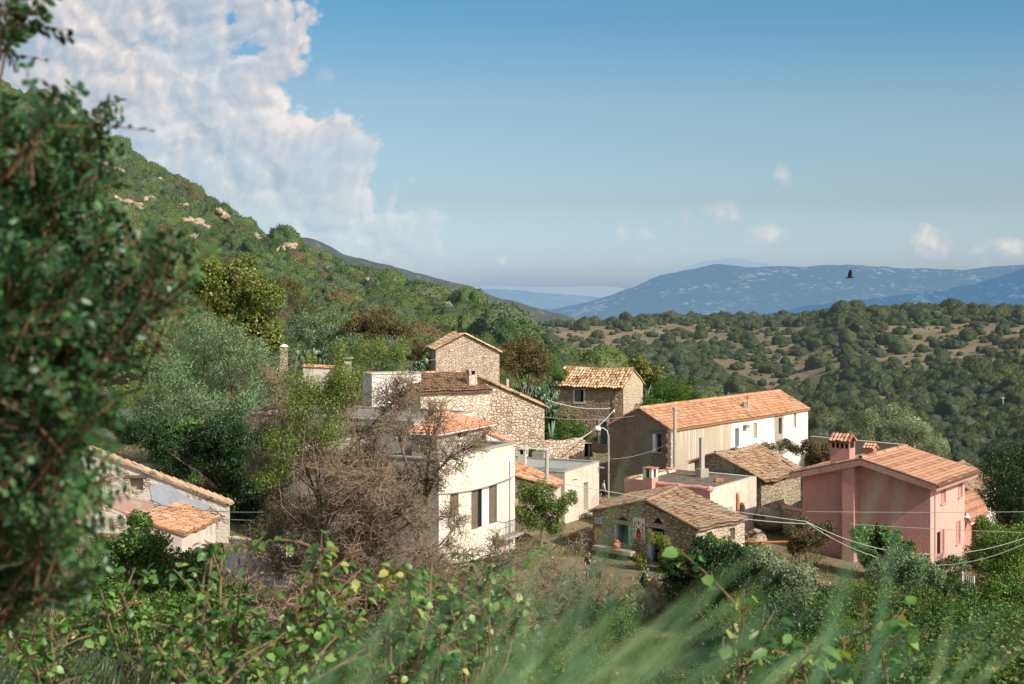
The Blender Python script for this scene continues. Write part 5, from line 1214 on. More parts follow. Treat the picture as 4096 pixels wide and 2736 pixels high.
for sy in (-1, 1): 
    a = Vector((pcc.x, pcc.y, zt_)) + qz @ Vector((-sy * -cw * .56, sy * -.62, 0)); b_ = Vector((pcc.x, pcc.y, zt_)) + qz @ Vector((sy * -cw * .56, sy * -.62, 0)); top = Vector((0, 0, .42))
    EL, ER = (b_, a); RRr = Vector((pcc.x, pcc.y, zt_)) + qz @ Vector((sy * cw * .56, 0, 0)) + top; RLl = Vector((pcc.x, pcc.y, zt_)) + qz @ Vector((-sy * cw * .56, 0, 0)) + top
    tile_roof(m, EL, ER, RRr, RLl, .22, .3, .6, 0, 97 + sy)
m.build('chimney_cap', M['t_new'], ch)
# second, smaller chimney on the far slope
s2 = Wh / 2 - 1.2; pc2 = rp_(s2, Lh * .62, 0); m = MB(); m.box((pc2.x, pc2.y, -10.9), (.6, .6, 1.0), w.rz); c2 = m.build('chimney', M['pl_pink'], t)
m = MB()
for sy in (-1, 1):
    EL = Vector((pc2.x, pc2.y, -10.42)) + qz @ Vector((-sy * .4, sy * -.45, 0)); ER = Vector((pc2.x, pc2.y, -10.42)) + qz @ Vector((sy * .4, sy * -.45, 0)); RRr = Vector((pc2.x, pc2.y, -10.12)) + qz @ Vector((sy * .4, 0, 0)); RLl = Vector((pc2.x, pc2.y, -10.12)) + qz @ Vector((-sy * .4, 0, 0))
    tile_roof(m, EL, ER, RRr, RLl, .2, .25, .5, 0, 99 + sy)
m.build('chimney_cap', M['t_salmon'], c2)
w = ws['BC']; m = MB(); s0 = w.hit(934.5, 500)[0]; m.tube([w.pt(s0, -12.6, .04), w.pt(s0, -17.6, .04)], .03, 5); m.build('cable_run', M['pinkshut'], t)
m = MB(); slab_box(m, w, (s0 - .1, -12.75, s0 + .08, -12.55), .06, .06); m.build('junction_box', M['pinkshut'], t)
m = MB(); pl = w.pt(Lh + .05, -14.6, .15); m.lathe((pl.x, pl.y, -14.75), [(.2, 0), (.06, .2), (.04, .28)], 10); m.build('outdoor_lamp', M['whitepaint'], t)
# porch behind the house
t = base_empty('porch', 'tiled porch with a pink post at the back of the pink house', 'porch', (30.5, 94.5), -18)
EL = Vector((29.45, 91.4, -15.1)); ER = Vector((32.0, 95.4, -15.15)); RR = Vector((32.2, 98.3, -13.9)); RL = Vector((29.4, 94.6, -13.75)); m = MB(); tile_roof(m, EL, ER, RR, RL, .21, .33, .25, 0, 103, .7, .3); pr_ = m.build('roof', M['t_new'], t)
m = MB(); m.tube([EL - Vector((0, 0, .12)), ER - Vector((0, 0, .12))], .1, 4); m.tube([EL - Vector((.0, 0, .12)), RL - Vector((0, 0, .12))], .1, 4); m.build('beam', M['pl_pinksunlit'], t)
m = MB(); m.box((30.35, 93.1, -16.6), (.36, .36, 2.8), .6); m.build('post', M['pl_pinksunlit'], t)
m = MB(); m.face([Vector((29.3, 94.6, -18.4)), Vector((31.9, 98, -18.4)), Vector((31.9, 98, -14.2)), Vector((29.3, 94.6, -14.2))]); m.build('back_wall', M['pl_pink'], t)
m = MB(); m.box((30.3, 93.6, -17.95), (2.6, 2.6, .12), .6); m.build('floor', M['concrete'], t)
m = MB()
for i in range(5): m.box((29.25 - i * .16, 92.0 - i * .34, -18.0 - .17 * i), (1.15, .36, .2), .45)
tag(m.build('steps', M['concrete'], None, loc=(29.2, 91.5, -18.4)), 'few grey concrete steps going up to the porch', 'steps')
# low tiled lean-to at the foot of the gable
t = base_empty('tiled_canopy', 'little tiled canopy at the foot of the pink gable', 'canopy', (24.6, 84.6), -17.8)
m = MB(); tile_roof(m, Vector((25.9, 84.7, -17.0)), Vector((26.3, 85.4, -16.95)), Vector((24.2, 86.6, -16.2)), Vector((23.6, 85.7, -16.2)), .2, .3, .6, 0, 105); m.build('roof', M['t_lichen'], t)
m = MB(); m.box((25.3, 85.2, -17.9), (.9, .6, 1.6), .6); m.build('wall', M['pl_pinksunlit'], t)
# small house farther right
A = V2((31.2, 109.5)); B = V2((34.0, 105)); d_ = Vector((3.7, 5.9, 0))
t = base_empty('old_house', 'small whitewashed house with a worn orange roof behind the pink house', 'house', (35, 109), -19)
gabled(t, A, B, B + d_, A + d_, -20, -14.6, -15.15, -13.9, .4, M['pl_white'], None, M['t_lichen'], None, .3, .1, .24, .38, 1.4, .08, 107)

# ------------------------------------------------------------------ front cottage with the painted board
FR = V2((10.35, 80)); FL = V2((4.86, 85.7)); BR = V2((13.75, 84.1)); BL = V2((7.8, 91.2))
t = base_empty('stone_cottage', 'brown rubble cottage with blue door frames and a painted board on its front', 'cottage', (9, 85), -16.3)
bf = dict(frame=M['bluepaint'])
ops = [dict(wall='AB', px=(616.2, 524.5, 629.6, 545.2), kind='dark', depth=.55, name='window', lintel=.24, jmi=0), dict(wall='AB', px=(649.4, 528, 664, 567.5), kind='dark', depth=.55, name='door', lintel=.24, door=True, jmi=0),
       dict(wall='BC', px=(706, 532, 711.8, 548.5), kind='blind', depth=.4, name='window', surround=.13, smat=M['st_side'], mat=M['dark']), dict(wall='BC', px=(728.8, 527.8, 734.5, 540), kind='blind', depth=.3, name='window', surround=.1, smat=M['st_side'])]
ws, ro, rp = gabled(t, FL, FR, BR, BL, -16.9, -13.46, -13.5, -12.4, .46, M['st_side'], {'AB': M['st_chapel'], 'DA': M['st_chapel']}, M['t_lichen'], ops, .24, .12, .22, .36, 1.3, .04, 111, zr2=-12.4, zeR2=-13.62, zeL2=-13.2, ridge_pts=((7.83, 82.72, -12.36), (10.35, 88.4, -12.36)), missing=.004)
w = ws['AB']; cot = t
for r_, rr in (((614.6, 524.5, 616.6, 545.5), .17), ((629.0, 526, 629.9, 545.5), .12), ((648.6, 528, 650.4, 567.7), .18)):
    q = w.rect(r_); m = MB(); slab_box(m, w, (q[0], q[1], q[0] + rr, q[3]), .03, .22); m.build('blue_frame', M['bluepaint'], t)
for (px0, px1, py0, py1) in ((615.5, 630.5, 521.3, 516.6), (653.5, 663, 523.2, 517.2)):                # relieving triangles over the lintels
    q0 = w.hit(px0, py0); q1 = w.hit(px1, py0); qt = w.hit((px0 + px1) / 2, py1); m = MB(); z0 = (q0[1] + q1[1]) / 2
    m.mesh([w.pt(q0[0], z0, .015), w.pt(q1[0], z0, .015), w.pt(qt[0], qt[1], .015), w.pt(q0[0], z0, -.1), w.pt(q1[0], z0, -.1), w.pt(qt[0], qt[1], -.1)], [(0, 1, 2), (0, 3, 4, 1), (1, 4, 5, 2), (2, 5, 3, 0)]); m.build('relieving_arch', M['dark'], t)
# ------------------------------------------------------------------ things on and around the cottage
w = Wall(FL, FR)
def flat(name, w, r, out, th, mat, parent=None):
    m = MB(); slab_box(m, w, r, out, th); return m.build(name, mat, parent)
PM = {k: m_plain('paint_' + k, c, .75, .08, 6) for k, c in dict(cream=(0.70, 0.60, 0.44), dark=(0.03, 0.025, 0.022), red=(0.50, 0.075, 0.04), maroon=(0.13, 0.02, 0.025), blue=(0.035, 0.055, 0.20), white=(0.8, 0.78, 0.74), olive=(0.14, 0.11, 0.06), yellow=(0.60, 0.47, 0.13), orange=(0.55, 0.2, 0.06), pink=(0.75, 0.28, 0.40), green=(0.05, 0.13, 0.04), palegrey=(0.62, 0.6, 0.62), rose=(0.62, 0.10, 0.22)).items()}
def wpoly(m, w, pts, out):
    pp = [w.pt(a, b, out) for a, b in pts]
    if (pp[1] - pp[0]).cross(pp[2] - pp[0]).dot(w.n) < 0: pp.reverse()
    m.face(pp)
q = w.rect((633.8, 517.8, 645.8, 538.5)); a, b, c, d = q; W_, H_ = c - a, d - b
t = base_empty('painted_board', 'tall cream board painted with a woman in a long red skirt, beside the window', 'painting', w.pt((a + c) / 2, 0), b)
bo = flat('board', w, q, .09, .05, PM['cream'], t)
def S_(x, y): return (a + W_ * x, b + H_ * y)
def painted(nm, pts, col, o=.094):
    m = MB(); wpoly(m, w, [S_(*p) for p in pts], o); m.build(nm, PM[col], bo)
painted('skirt_painting', [(.24, .03), (.72, .0), (.68, .24), (.28, .25)], 'red'); painted('apron_painting', [(.28, .25), (.68, .24), (.62, .37), (.34, .39)], 'blue'); painted('bodice_painting', [(.34, .39), (.62, .37), (.56, .50), (.40, .51)], 'maroon')
painted('blouse_painting', [(.36, .50), (.60, .49), (.68, .58), (.60, .66), (.48, .60), (.38, .67), (.30, .60)], 'white'); painted('arm_painting', [(.30, .60), (.36, .50), (.40, .51), (.35, .62)], 'dark', .097); painted('arm_painting', [(.68, .58), (.60, .49), (.56, .50), (.63, .60)], 'dark', .097)
painted('scarf_painting', [(.40, .72), (.48, .66), (.57, .73), (.55, .80), (.49, .86), (.42, .80)], 'olive', .098)
g = random.Random(3)
for i, (x, y) in enumerate([(.1, .06), (.12, .16), (.1, .28), (.15, .36), (.12, .52), (.14, .60), (.15, .68), (.2, .75), (.78, .3), (.85, .38), (.76, .46), (.86, .62), (.84, .7), (.88, .22), (.82, .1)]):
    m = MB(); n = 8; rr = .045 + .02 * g.random(); wpoly(m, w, [(S_(x, y)[0] + rr * math.cos(k * 6.283 / n), S_(x, y)[1] + rr * math.sin(k * 6.283 / n)) for k in range(n)], .094); m.build('dot_painting', PM[['dark', 'red', 'olive', 'blue'][i % 4]], bo)
# small white notice with rows of grey lettering, and the yellow board under it
q = w.rect((595.4, 517.2, 602.6, 523.6)); t = base_empty('notice', 'small white notice with dark lettering near the left corner of the cottage', 'sign', w.pt((q[0] + q[2]) / 2, 0), q[1]); n_ = flat('panel', w, q, .07, .04, PM['palegrey'], t)
m = MB(); g = random.Random(9); a, b, c, d = q
for row in range(4):
    x = a + .06
    while x < c - .1:
        l = g.uniform(.03, .1); z = b + (d - b) * (.16 + .2 * row); slab_box(m, w, (x, z, min(x + l, c - .05), z + .035), .075, .004); x += l + .03
m.build('lettering', PM['dark'], n_)
q = w.rect((595.2, 527, 602.2, 541)); t = base_empty('yellow_board', 'yellow painted board hanging under the white notice', 'painting', w.pt((q[0] + q[2]) / 2, 0), q[1]); bo = flat('board', w, q, .06, .04, PM['yellow'], t); a, b, c, d = q
def painted2(nm, pts, col):
    m = MB(); wpoly(m, w, [(a + (c - a) * x, b + (d - b) * y) for x, y in pts], .064); m.build(nm, PM[col], bo)
painted2('figure_painting', [(.42, .15), (.62, .15), (.54, .5), (.5, .5)], 'olive'); painted2('figure_painting', [(.45, .55), (.57, .55), (.57, .68), (.45, .68)], 'olive'); painted2('border_painting', [(0, .9), (1, .86), (1, 1), (0, 1)], 'orange')
m = MB(); s0, z0 = w.hit(604.2, 519); slab_box(m, w, (s0, z0 - .75, s0 + .07, z0), .06, .05); tag(m.build('wall_pipe', M['metal'], None, loc=w.pt(s0, z0 - .75)), 'short grey vertical pipe right of the white notice', 'pipe')
# hanging flowers and bouquets
def bouquet(px, py, Y, lab, col2='white', s=.3, onwall=True):
    s0, z0 = w.hit(px, py); p = w.pt(s0, z0, .16) if onwall else P(px, py, Y); t = thing('flower_bunch', lab, 'flowers', p, 0, 'flower bunches hung on the cottage front'); g = random.Random(int(px * 7))
    for nm, mat, n, sp in (('petals', PM['pink'], 46, s), ('pale_petals', PM[col2], 22, s * .8), ('leaves', PM['green'], 30, s * .9)):
        m = MB()
        for i in range(n):
            o = Vector((g.gauss(0, .4), g.gauss(0, .25), g.gauss(0, .45))) * sp + Vector((0, 0, (.28 if nm == 'leaves' else -.06) * s / .3)); x = Vector((g.gauss(0, 1), g.gauss(0, 1), g.gauss(0, 1))).normalized(); y = x.orthogonal().normalized(); l = g.uniform(.05, .11)
            m.face([p + o, p + o + x * l * .5 + y * l * .35, p + o + x * l, p + o + x * l * .5 - y * l * .35], g.random())
        m.build(nm, mat, t)
bouquet(610.8, 530, 82, 'pink and white flower bunch on the wall left of the dark window'); bouquet(601.5, 541.5, 82, 'pink flower bunch below the yellow board'); bouquet(622, 544.5, 82, 'pink and white bunch on the sill of the dark window'); bouquet(637, 550.5, 82, 'pink bunch low on the wall beside the blue door frame', 'rose')
# stone bench with a jug, and a rusty grate under the window
c = w.pt(w.hit(622, 560)[0], 0, .75); zg = tz(c.x, c.y)
t = base_empty('stone_bench', 'rough stone slab bench on boulders in front of the cottage window', 'bench', c, zg)
m = MB(); g = random.Random(2); n = 10; ux = w.u; top = []
for side in (1, -1):
    pass
L2 = 1.55
m = MB(); ring = [(-1, -.9), (-.6, -1.05), (.1, -1.0), (.7, -1.08), (1.0, -.75), (1.03, .6), (.6, .95), (-.2, 1.0), (-.9, .85), (-1.04, .2)]
lo = [c + ux * (x * L2) + w.n * (-y * .33) + Vector((0, 0, zg + .33 - c.z)) for x, y in ring]; hi = [p + Vector((0, 0, .24)) - (p - c - Vector((0, 0, p.z - c.z))) * .06 for p in lo]; k = len(ring)
m.mesh(lo + hi, [tuple(range(k - 1, -1, -1)), tuple(k + i for i in range(k))] + [(i, (i + 1) % k, k + (i + 1) % k, k + i) for i in range(k)]); m.build('slab', M['stone_grey'], t)
for sgn in (-1, 1):
    o = link_mesh('boulder', ROCKS[1], t, ux * (sgn * .95) + Vector((0, 0, .08))); o.scale = (.42, .38, .42)
p = c + ux * .25 + Vector((0, 0, zg + .575 - c.z)); t = thing('clay_jug', 'round terracotta jug with two handles standing on the stone bench', 'jug', p)
m = MB(); m.lathe(p, [(.1, 0), (.19, .08), (.24, .2), (.22, .32), (.13, .41), (.11, .45), (.15, .49), (.12, .5)], 16); m.build('body', M['terracotta'], t, True)
for sgn in (-1, 1): m = MB(); m.tube([p + ux * (sgn * .13) + Vector((0, 0, .44)), p + ux * (sgn * .28) + Vector((0, 0, .42)), p + ux * (sgn * .29) + Vector((0, 0, .33)), p + ux * (sgn * .2) + Vector((0, 0, .28))], .025, 6); m.build('handle', M['terracotta'], t)
m = MB(); q = w.rect((616.5, 547, 626.5, 559)); a, b, c_, d = q
for i in range(9): slab_box(m, w, (a + (c_ - a) * i / 8.3, b, a + (c_ - a) * i / 8.3 + .025, d), .06, .03)
for i in range(6): slab_box(m, w, (a, b + (d - b) * i / 5.3, c_, b + (d - b) * i / 5.3 + .025), .035, .02)
tag(m.build('iron_grate', M['rust'], None, loc=w.pt((a + c_) / 2, b)), 'rusty iron grate leaning under the dark window', 'grate')

# ------------------------------------------------------------------ street bits
t = base_empty('retaining_wall', 'low sunlit rubble wall along the lane below the house with the green door', 'wall', (4, 110), -15)
A = (0.9, 109.3); B = (6.1, 111.2); W4 = Wall(A, B); m = MB(); aw = W4.rect((584.5, 443, 593, 457)); g = random.Random(12)
topl = [(W4.L - W4.L * i / 9, -11.75 + g.uniform(-.12, .1) - (.5 if i == 0 else 0)) for i in range(10)]
o = dict(r=(aw[0], aw[1], aw[2], -12.15), depth=.4); wall_face(m, W4, [(0, -16.5), (W4.L, -16.5)] + topl, [o])
for i in range(9): (s1, z1), (s2, z2) = topl[i], topl[i + 1]; m.face([W4.pt(s1, z1), W4.pt(s1, z1, -.5), W4.pt(s2, z2, -.5), W4.pt(s2, z2)])
m.face([W4.pt(W4.L, -16.5), W4.pt(W4.L, -16.5, -.5), W4.pt(W4.L, topl[0][1], -.5), W4.pt(W4.L, topl[0][1])])
m.build('masonry', M['st_rough'], t); opening_parts(t, W4, dict(o, kind='dark', name='niche'))
t = base_empty('wooden_sign', 'brown carved board with yellow letters behind the low flat house', 'sign', (1.0, 107), -13)
a0 = P(517.2, 449.5, 107.2); b0 = P(527.6, 445.6, 107.2); WS = Wall((a0.x, 107.2), (b0.x, 107.2)); m = MB(); z0, z1 = a0.z + .05, b0.z
slab_box(m, WS, (0, z0, WS.L, z1), .06, .05); bo = m.build('board', m_plain('sign_wood', (0.23, 0.075, 0.04), .8, .3, 8), t)
m = MB()          # worn carved letters T U L U I
x = WS.L * .24; lw = WS.L * .085; hgt = (z1 - z0) * .62; zb_ = z0 + (z1 - z0) * .22; st = .022
for ch_ in 'TULUI':
    def bar(x0, y0, x1, y1): slab_box(m, WS, (x + x0 * lw, zb_ + y0 * hgt, x + x1 * lw, zb_ + y1 * hgt), .07, .012)
    k = st / lw
    if ch_ == 'T': bar(0, .85, .8, 1); bar(.4 - k, 0, .4 + k, .85)
    elif ch_ == 'U': bar(0, .15, 2 * k, 1); bar(.8 - 2 * k, .15, .8, 1); bar(0, 0, .8, .15)
    elif ch_ == 'L': bar(0, .15, 2 * k, 1); bar(0, 0, .7, .15)
    else: bar(.3 - k, 0, .3 + k, 1)
    x += lw * (1.15 if ch_ != 'I' else .8)
m.build('lettering', PM['yellow'], bo)
m = MB(); 
for s in (.15, WS.L - .15): m.tube([WS.pt(s, z0 + .2, -.03), WS.pt(s, -15.5, -.03)], .04, 5)
m.build('post', M['oldwood'], t)

t = base_empty('street_lamp', 'white street lamp on a bent arm at the dark corner of the barn', 'lamp', (7.25, 107.3), -16)
X = 7.28; Yl = 107.2; m = MB(); m.tube([(X, Yl, -16.2), (X, Yl, -11.1)], .06, 8); m.build('pole', M['concpole'], t)
m = MB(); m.tube([(X, Yl, -12.7), (X, Yl, -11.2), (X - .12, Yl - .02, -10.75), (X - .4, Yl - .05, -10.55), (X - .62, Yl - .06, -10.55)], .035, 7); m.build('arm', M['whitepaint'], t)
m = MB(); m.lathe((X - .85, Yl - .06, -10.78), [(.05, 0), (.2, .03), (.27, .12), (.27, .22), (.2, .34), (.07, .4)], 14); m.build('lamp_head', M['whitepaint'], t, True); m = MB(); m.lathe((X - .85, Yl - .06, -10.86), [(.02, 0), (.14, .03), (.2, .09)], 12); m.build('glass_bowl', M['glass'], t, True)
t = base_empty('cable_pole', 'thin rusty pole carrying the cables in front of the stone house', 'pole', (8.3, 116), -15); m = MB(); m.tube([(8.35, 116.6, -15.6), (8.35, 116.6, -9.75)], .055, 6); m.build('pole', M['rust'], t)
m = MB(); m.lathe((8.35, 116.45, -10.2), [(.05, 0), (.09, .05), (.06, .12), (.09, .2), (.03, .26)], 8); m.build('insulator', M['whitepaint'], t)
# pale flat stones near the terrace house
for i, (px, py, Y, s, lab) in enumerate([(618, 488, 104, .8, 'long flat pale stone at the foot of the dark barn gable'), (622, 495, 102.5, .9, 'flat stone block before the pink parapet')]):
    p = P(px, py, Y); m = MB(); m.box((p.x, p.y, tz(p.x, p.y) + .22), (1.9 * s, .6, .3), .35, taper=.9); tag(m.build('stone_block', M['stone_grey'], None, loc=(p.x, p.y, tz(p.x, p.y))), lab, 'stone')
for i, (px, py, Y, s, lab) in enumerate([(748, 529, 93, .62, 'uppermost pale boulder of the heap at the cottage corner'), (757, 531, 92, .75, 'largest pale boulder of the heap at the cottage corner'), (760, 538, 90.5, .72, 'lowest pale boulder of the heap, nearest the yard'), (751, 537, 91, .5, 'small pale boulder wedged between larger ones at the cottage corner')]):
    p = P(px, py, Y); o = link_mesh('boulder', ROCKS[i % 3]); o.location = (p.x, p.y, tz(p.x, p.y) + .35 * s); o.scale = (s, s, s * .8); o.rotation_euler = (.2, .1, i * 2.1); tag(o, lab, 'boulder', 'boulders heaped at the cottage corner')
o = link_mesh('boulder', ROCKS[0]); p = P(768, 521, 96.5); o.location = (p.x, p.y - .6, tz(p.x, p.y) + .9); o.scale = (2.0, 1.5, 1.5); tag(o, 'big rounded rock at the foot of the rubble shed', 'boulder')
o = link_mesh('boulder', ROCKS[1]); p = P(815, 517, 93); o.location = (p.x, p.y, tz(p.x, p.y) + .9); o.scale = (2.2, 1.4, 1.3); tag(o, 'broad low rock beneath the pink garden wall', 'boulder')
# garden wall between shed and pink house
t = base_empty('garden_wall', 'low pink coped garden wall left of the pink house', 'wall', (19.5, 92), -16.8); a = P(784.5, 506.5, 95); b = P(829, 515.5, 90); m = MB(); d_ = (b - a); rz = math.atan2(d_.y, d_.x); mid = (a + b) / 2
m.box((mid.x, mid.y, mid.z - .9), (d_.length, .3, 1.75), rz); m.build('wall', M['st_shed'], t); m = MB(); m.box((mid.x, mid.y, mid.z + .02), (d_.length + .1, .42, .14), rz, tilt=Matrix.Rotation(-math.atan2(d_.z, math.hypot(d_.x, d_.y)), 3, 'Y')); m.build('coping', M['pl_pinkpar'], t)
# long wall behind barn and pink house
t = base_empty('enclosure_wall', 'long grey rendered wall running behind the pink house and the barn', 'wall', (28, 113), -17); a = P(812, 437.5, 112); b = P(905, 445.5, 106); m = MB(); d_ = V2(b) - V2(a); rz = math.atan2(d_.y, d_.x); mid = (a + b) / 2
m.box((mid.x, mid.y, mid.z - 2.5), (d_.length, .4, 5), rz, tilt=None); m.build('wall', M['pl_grey'], t); m = MB(); m.box((mid.x, mid.y, mid.z + .05), (d_.length + .2, .55, .09), rz); m.build('coping', M['concrete'], t)
t = base_empty('buttress', 'sloping whitewashed buttress at the far corner of the barn', 'buttress', (26.3, 121), -17)
m = MB(); m.box((26.6, 121.2, -15.4), (2.2, 2.6, 4.2), .9, taper=.55); m.build('masonry', M['pl_cream'], t)
# yard with orange pipe and old timber in front of the terrace house
m = MB(); a = P(744, 541.5, 84.5); b = P(800, 541.8, 83.5); m.tube([a, a.lerp(b, .5) - Vector((0, 0, .03)), b], .07, 8); tag(m.build('plastic_pipe', M['orangepvc'], None, loc=a), 'long orange plastic pipe lying across the yard right of the cottage', 'pipe')
g = random.Random(21)
t = base_empty('timber_pile', 'loose weathered boards lying in the yard right of the cottage', 'timber', P(780, 545, 84), -16.6)
for i in range(11):
    px = g.uniform(748, 806); Y = g.uniform(81, 88); p = V2(XY(px, Y)); z = tz(p.x, p.y) + .1 + .05 * (i % 3); m = MB(); m.box((p.x, p.y, z), (g.uniform(1.2, 3.2), .16, .05), g.uniform(-.5, .5), g.random()); m.build('board', M['oldwood'], t)
for i, (px, py, h, lab) in enumerate([(800.5, 541, 1.9, 'tallest dark wooden fence post in the yard of old boards'), (793, 545, 1.5, 'short dark leaning post beside the orange pipe'), (807, 545, 1.3, 'dark stump post right of the orange pipe')]):
    Y = 82; p = V2(XY(px, Y)); z = tz(p.x, p.y); m = MB(); m.tube([(p.x, p.y, z - .2), (p.x + g.uniform(-.15, .15), p.y, z + h)], [.08, .06], 6); tag(m.build('fence_post', M['oldwood'], None, loc=(p.x, p.y, z)), lab, 'post', 'old posts in the yard')
# white gate right of the pink house
t = base_empty('garden_gate', 'white metal garden gate among the bushes below the pink house', 'gate', (26, 81), -18.4)
a = V2(P(962.5, 580, 82)); b = V2(P(974, 580, 81)); z = -16.4; zb_ = -18.4; m = MB()
for p in (a, b): m.tube([(p.x, p.y, zb_), (p.x, p.y, z + (.05 if p is a else -.02))], .05, 6)
m.build('post', M['whitepaint'], t); m = MB()
for zz_ in (z - .1, z - .75, zb_ + .25): m.tube([(a.x, a.y, zz_), (b.x, b.y, zz_)], .025, 5)
for i in range(1, 6): p = a.lerp(b, i / 6); m.tube([(p.x, p.y, zb_ + .2), (p.x, p.y, z - .1)], .018, 4)
m.build('bars', M['whitepaint'], t)
# terracotta planter box in front of the cottage, and two pale standing stones
p = P(668, 587, 66.5); m = MB(); z = p.z; m.box((p.x, p.y, z), (1.75, .7, .62), -.12, taper=1.08); t = base_empty('planter', 'long terracotta planter box on a stone in front of the cottage', 'planter', p, z - .31); m.build('trough', M['terracotta'], t)
m = MB(); m.box((p.x, p.y, z + .25), (1.6, .55, .12), -.12); m.build('soil', M['earth'], t)
o = link_mesh('boulder', ROCKS[2]); o.location = (p.x - .1, p.y, z - 1.0); o.scale = (1.2, .8, 1.1); tag(o, 'pale rock carrying the terracotta planter box', 'boulder')
for px, py, s, lab in ((655, 589, 1.0, 'pale upright stone left of the terracotta planter'), (640, 606, 1.05, 'pale rock under the prickly pear, nearest the grass')):
    p = P(px, py, 66); o = link_mesh('boulder', ROCKS[1]); o.location = (p.x, p.y, p.z - .4); o.scale = (.5 * s, .5 * s, 1.0 * s); tag(o, lab, 'boulder')

# ------------------------------------------------------------------ ruined house on the left
t = base_empty('ruined_house', 'roofless ruin with faded blue plaster and a broken tile edge', 'ruin', (-20, 80), -14.5)
A = V2((-27.0, 80.6)); B = V2((-15.9, 80)); WR = Wall(A, B); D1 = B + Vector((-.35, 1.9, 0))
h0 = WR.hit(98, 454.5); h1 = WR.hit(230, 506); slp = (h1[1] - h0[1]) / (h1[0] - h0[0]); zA = h0[1] - slp * h0[0]; zB = zA + slp * WR.L
o = dict(r=WR.rect((129.5, 478, 143.2, 490)), kind='blind', name='window', depth=.4, lintel=.16, lmat=M['oldwood'], mat=M['blind']); m = MB()
pw = WR.hit(205, 500)[0]
wall_face(m, WR, [(0, -15), (pw, -15), (pw, zA + slp * pw), (0, zA)], [o], 0); 
wall_face(m, Wall(WR.pt(pw, 0), B), [(0, -15), (WR.L - pw, -15), (WR.L - pw, zB), (0, zA + slp * pw)], [], 1)
wr2 = Wall(B, D1); wall_face(m, wr2, [(0, -15), (wr2.L, -15), (wr2.L, zB + .1), (0, zB)], [], 1); wr3 = Wall(D1, A + Vector((-.35, 1.9, 0))); wall_face(m, wr3, [(0, -15), (wr3.L, -15), (wr3.L, zA), (0, zB)], [], 1)
m.build('wall', [M['st_ruin'], M['st_ruin']], t); opening_parts(t, WR, o)
def patchw(nm, px, mat, out=.03):
    m = MB(); pts = [WR.hit(*p) for p in px]; pp = [WR.pt(a, b, out) for a, b in pts]
    if (pp[1] - pp[0]).cross(pp[2] - pp[0]).dot(WR.n) < 0: pp.reverse()
    vs, fs = hole_tris([(p[0], p[1]) for p in pts], [])
    for f in fs:
        tri = [WR.pt(vs[i][0], vs[i][1], out) for i in f]
        if (tri[1] - tri[0]).cross(tri[2] - tri[0]).dot(WR.n) < 0: tri.reverse()
        m.face(tri)
    m.build(nm, mat, t)
patchw('blue_plaster', [(150, 488), (157, 484), (170, 485), (180, 492), (188, 498), (200, 501), (210, 506), (204, 513), (192, 515), (180, 511), (166, 506), (152, 500)], M['pl_ruin'])
patchw('pink_plaster', [(112, 494), (124, 493), (132, 496), (150, 501), (155, 504), (148, 512), (128, 514), (112, 508)], M['pl_ruinpink'], .032)
m = MB(); up = Vector((0, 0, 1))
for off, sd in ((.05, 1), (.32, 2), (.6, 3)): tile_row(m, WR.pt(0, zA + .1, -off + .12), WR.pt(WR.L + .1, zB + .1, -off + .12), .24, .42, sd, jit=2.2)
m.face([WR.pt(0, zA + .04, .1), WR.pt(WR.L + .1, zB + .04, .1), WR.pt(WR.L + .1, zB + .04, -.9), WR.pt(0, zA + .04, -.9)]); m.build('roof_edge', M['t_lichen'], t)
# lower roof in front of the ruin
EL = Vector((-17.2, 74.6, -12.95)); ER = Vector((-16.3, 78.9, -12.8)); RR = Vector((-18.3, 79.4, -12.0)); RL = Vector((-20.4, 75.0, -11.9))
t = base_empty('low_shed', 'low pinkish shed with an orange tiled slope built against the ruin', 'shed', (-17.5, 77), -14.5); m = MB(); tile_roof(m, EL, ER, RR, RL, .22, .38, 1.6, .05, 141, missing=.02); m.build('roof', M['t_orange'], t)
m = MB(); W5 = Wall((EL.x - .15, EL.y + .1), (ER.x - .15, ER.y)); oo = dict(r=W5.rect((206, 523, 212, 536)), kind='boards', n=3, name='window', depth=.15, mat=M['oldwhite']); wall_face(m, W5, [(0, -15), (W5.L, -15), (W5.L, -12.85), (0, -12.95)], [oo]); W6 = Wall((RL.x, RL.y + .1), (EL.x - .15, EL.y + .1)); wall_face(m, W6, [(0, -15), (W6.L, -15), (W6.L, -12.95), (0, -12.0)], []); m.build('wall', M['pl_pinkish'], t); opening_parts(t, W5, oo)
t = base_empty('dry_stone_wall', 'low dry stone wall beside the ruin, under the bare tree', 'wall', P(257, 550, 71), -14.6); W7 = Wall(P(228.5, 545, 72)[:2], P(286, 545, 70)[:2]); m = MB(); zt = P(257, 543.5, 71).z
wall_face(m, W7, [(0, -15.5), (W7.L, -15.5), (W7.L, zt - .05), (W7.L * .5, zt + .05), (0, zt + .15)], []); m.face([W7.pt(0, zt + .15), W7.pt(W7.L * .5, zt + .05), W7.pt(W7.L, zt - .05), W7.pt(W7.L, zt - .05, -.5), W7.pt(W7.L * .5, zt + .05, -.5), W7.pt(0, zt + .15, -.5)]); m.face([W7.pt(W7.L, -15.5), W7.pt(W7.L, -15.5, -.5), W7.pt(W7.L, zt - .05, -.5), W7.pt(W7.L, zt - .05)]); m.build('masonry', M['st_rough'], t)
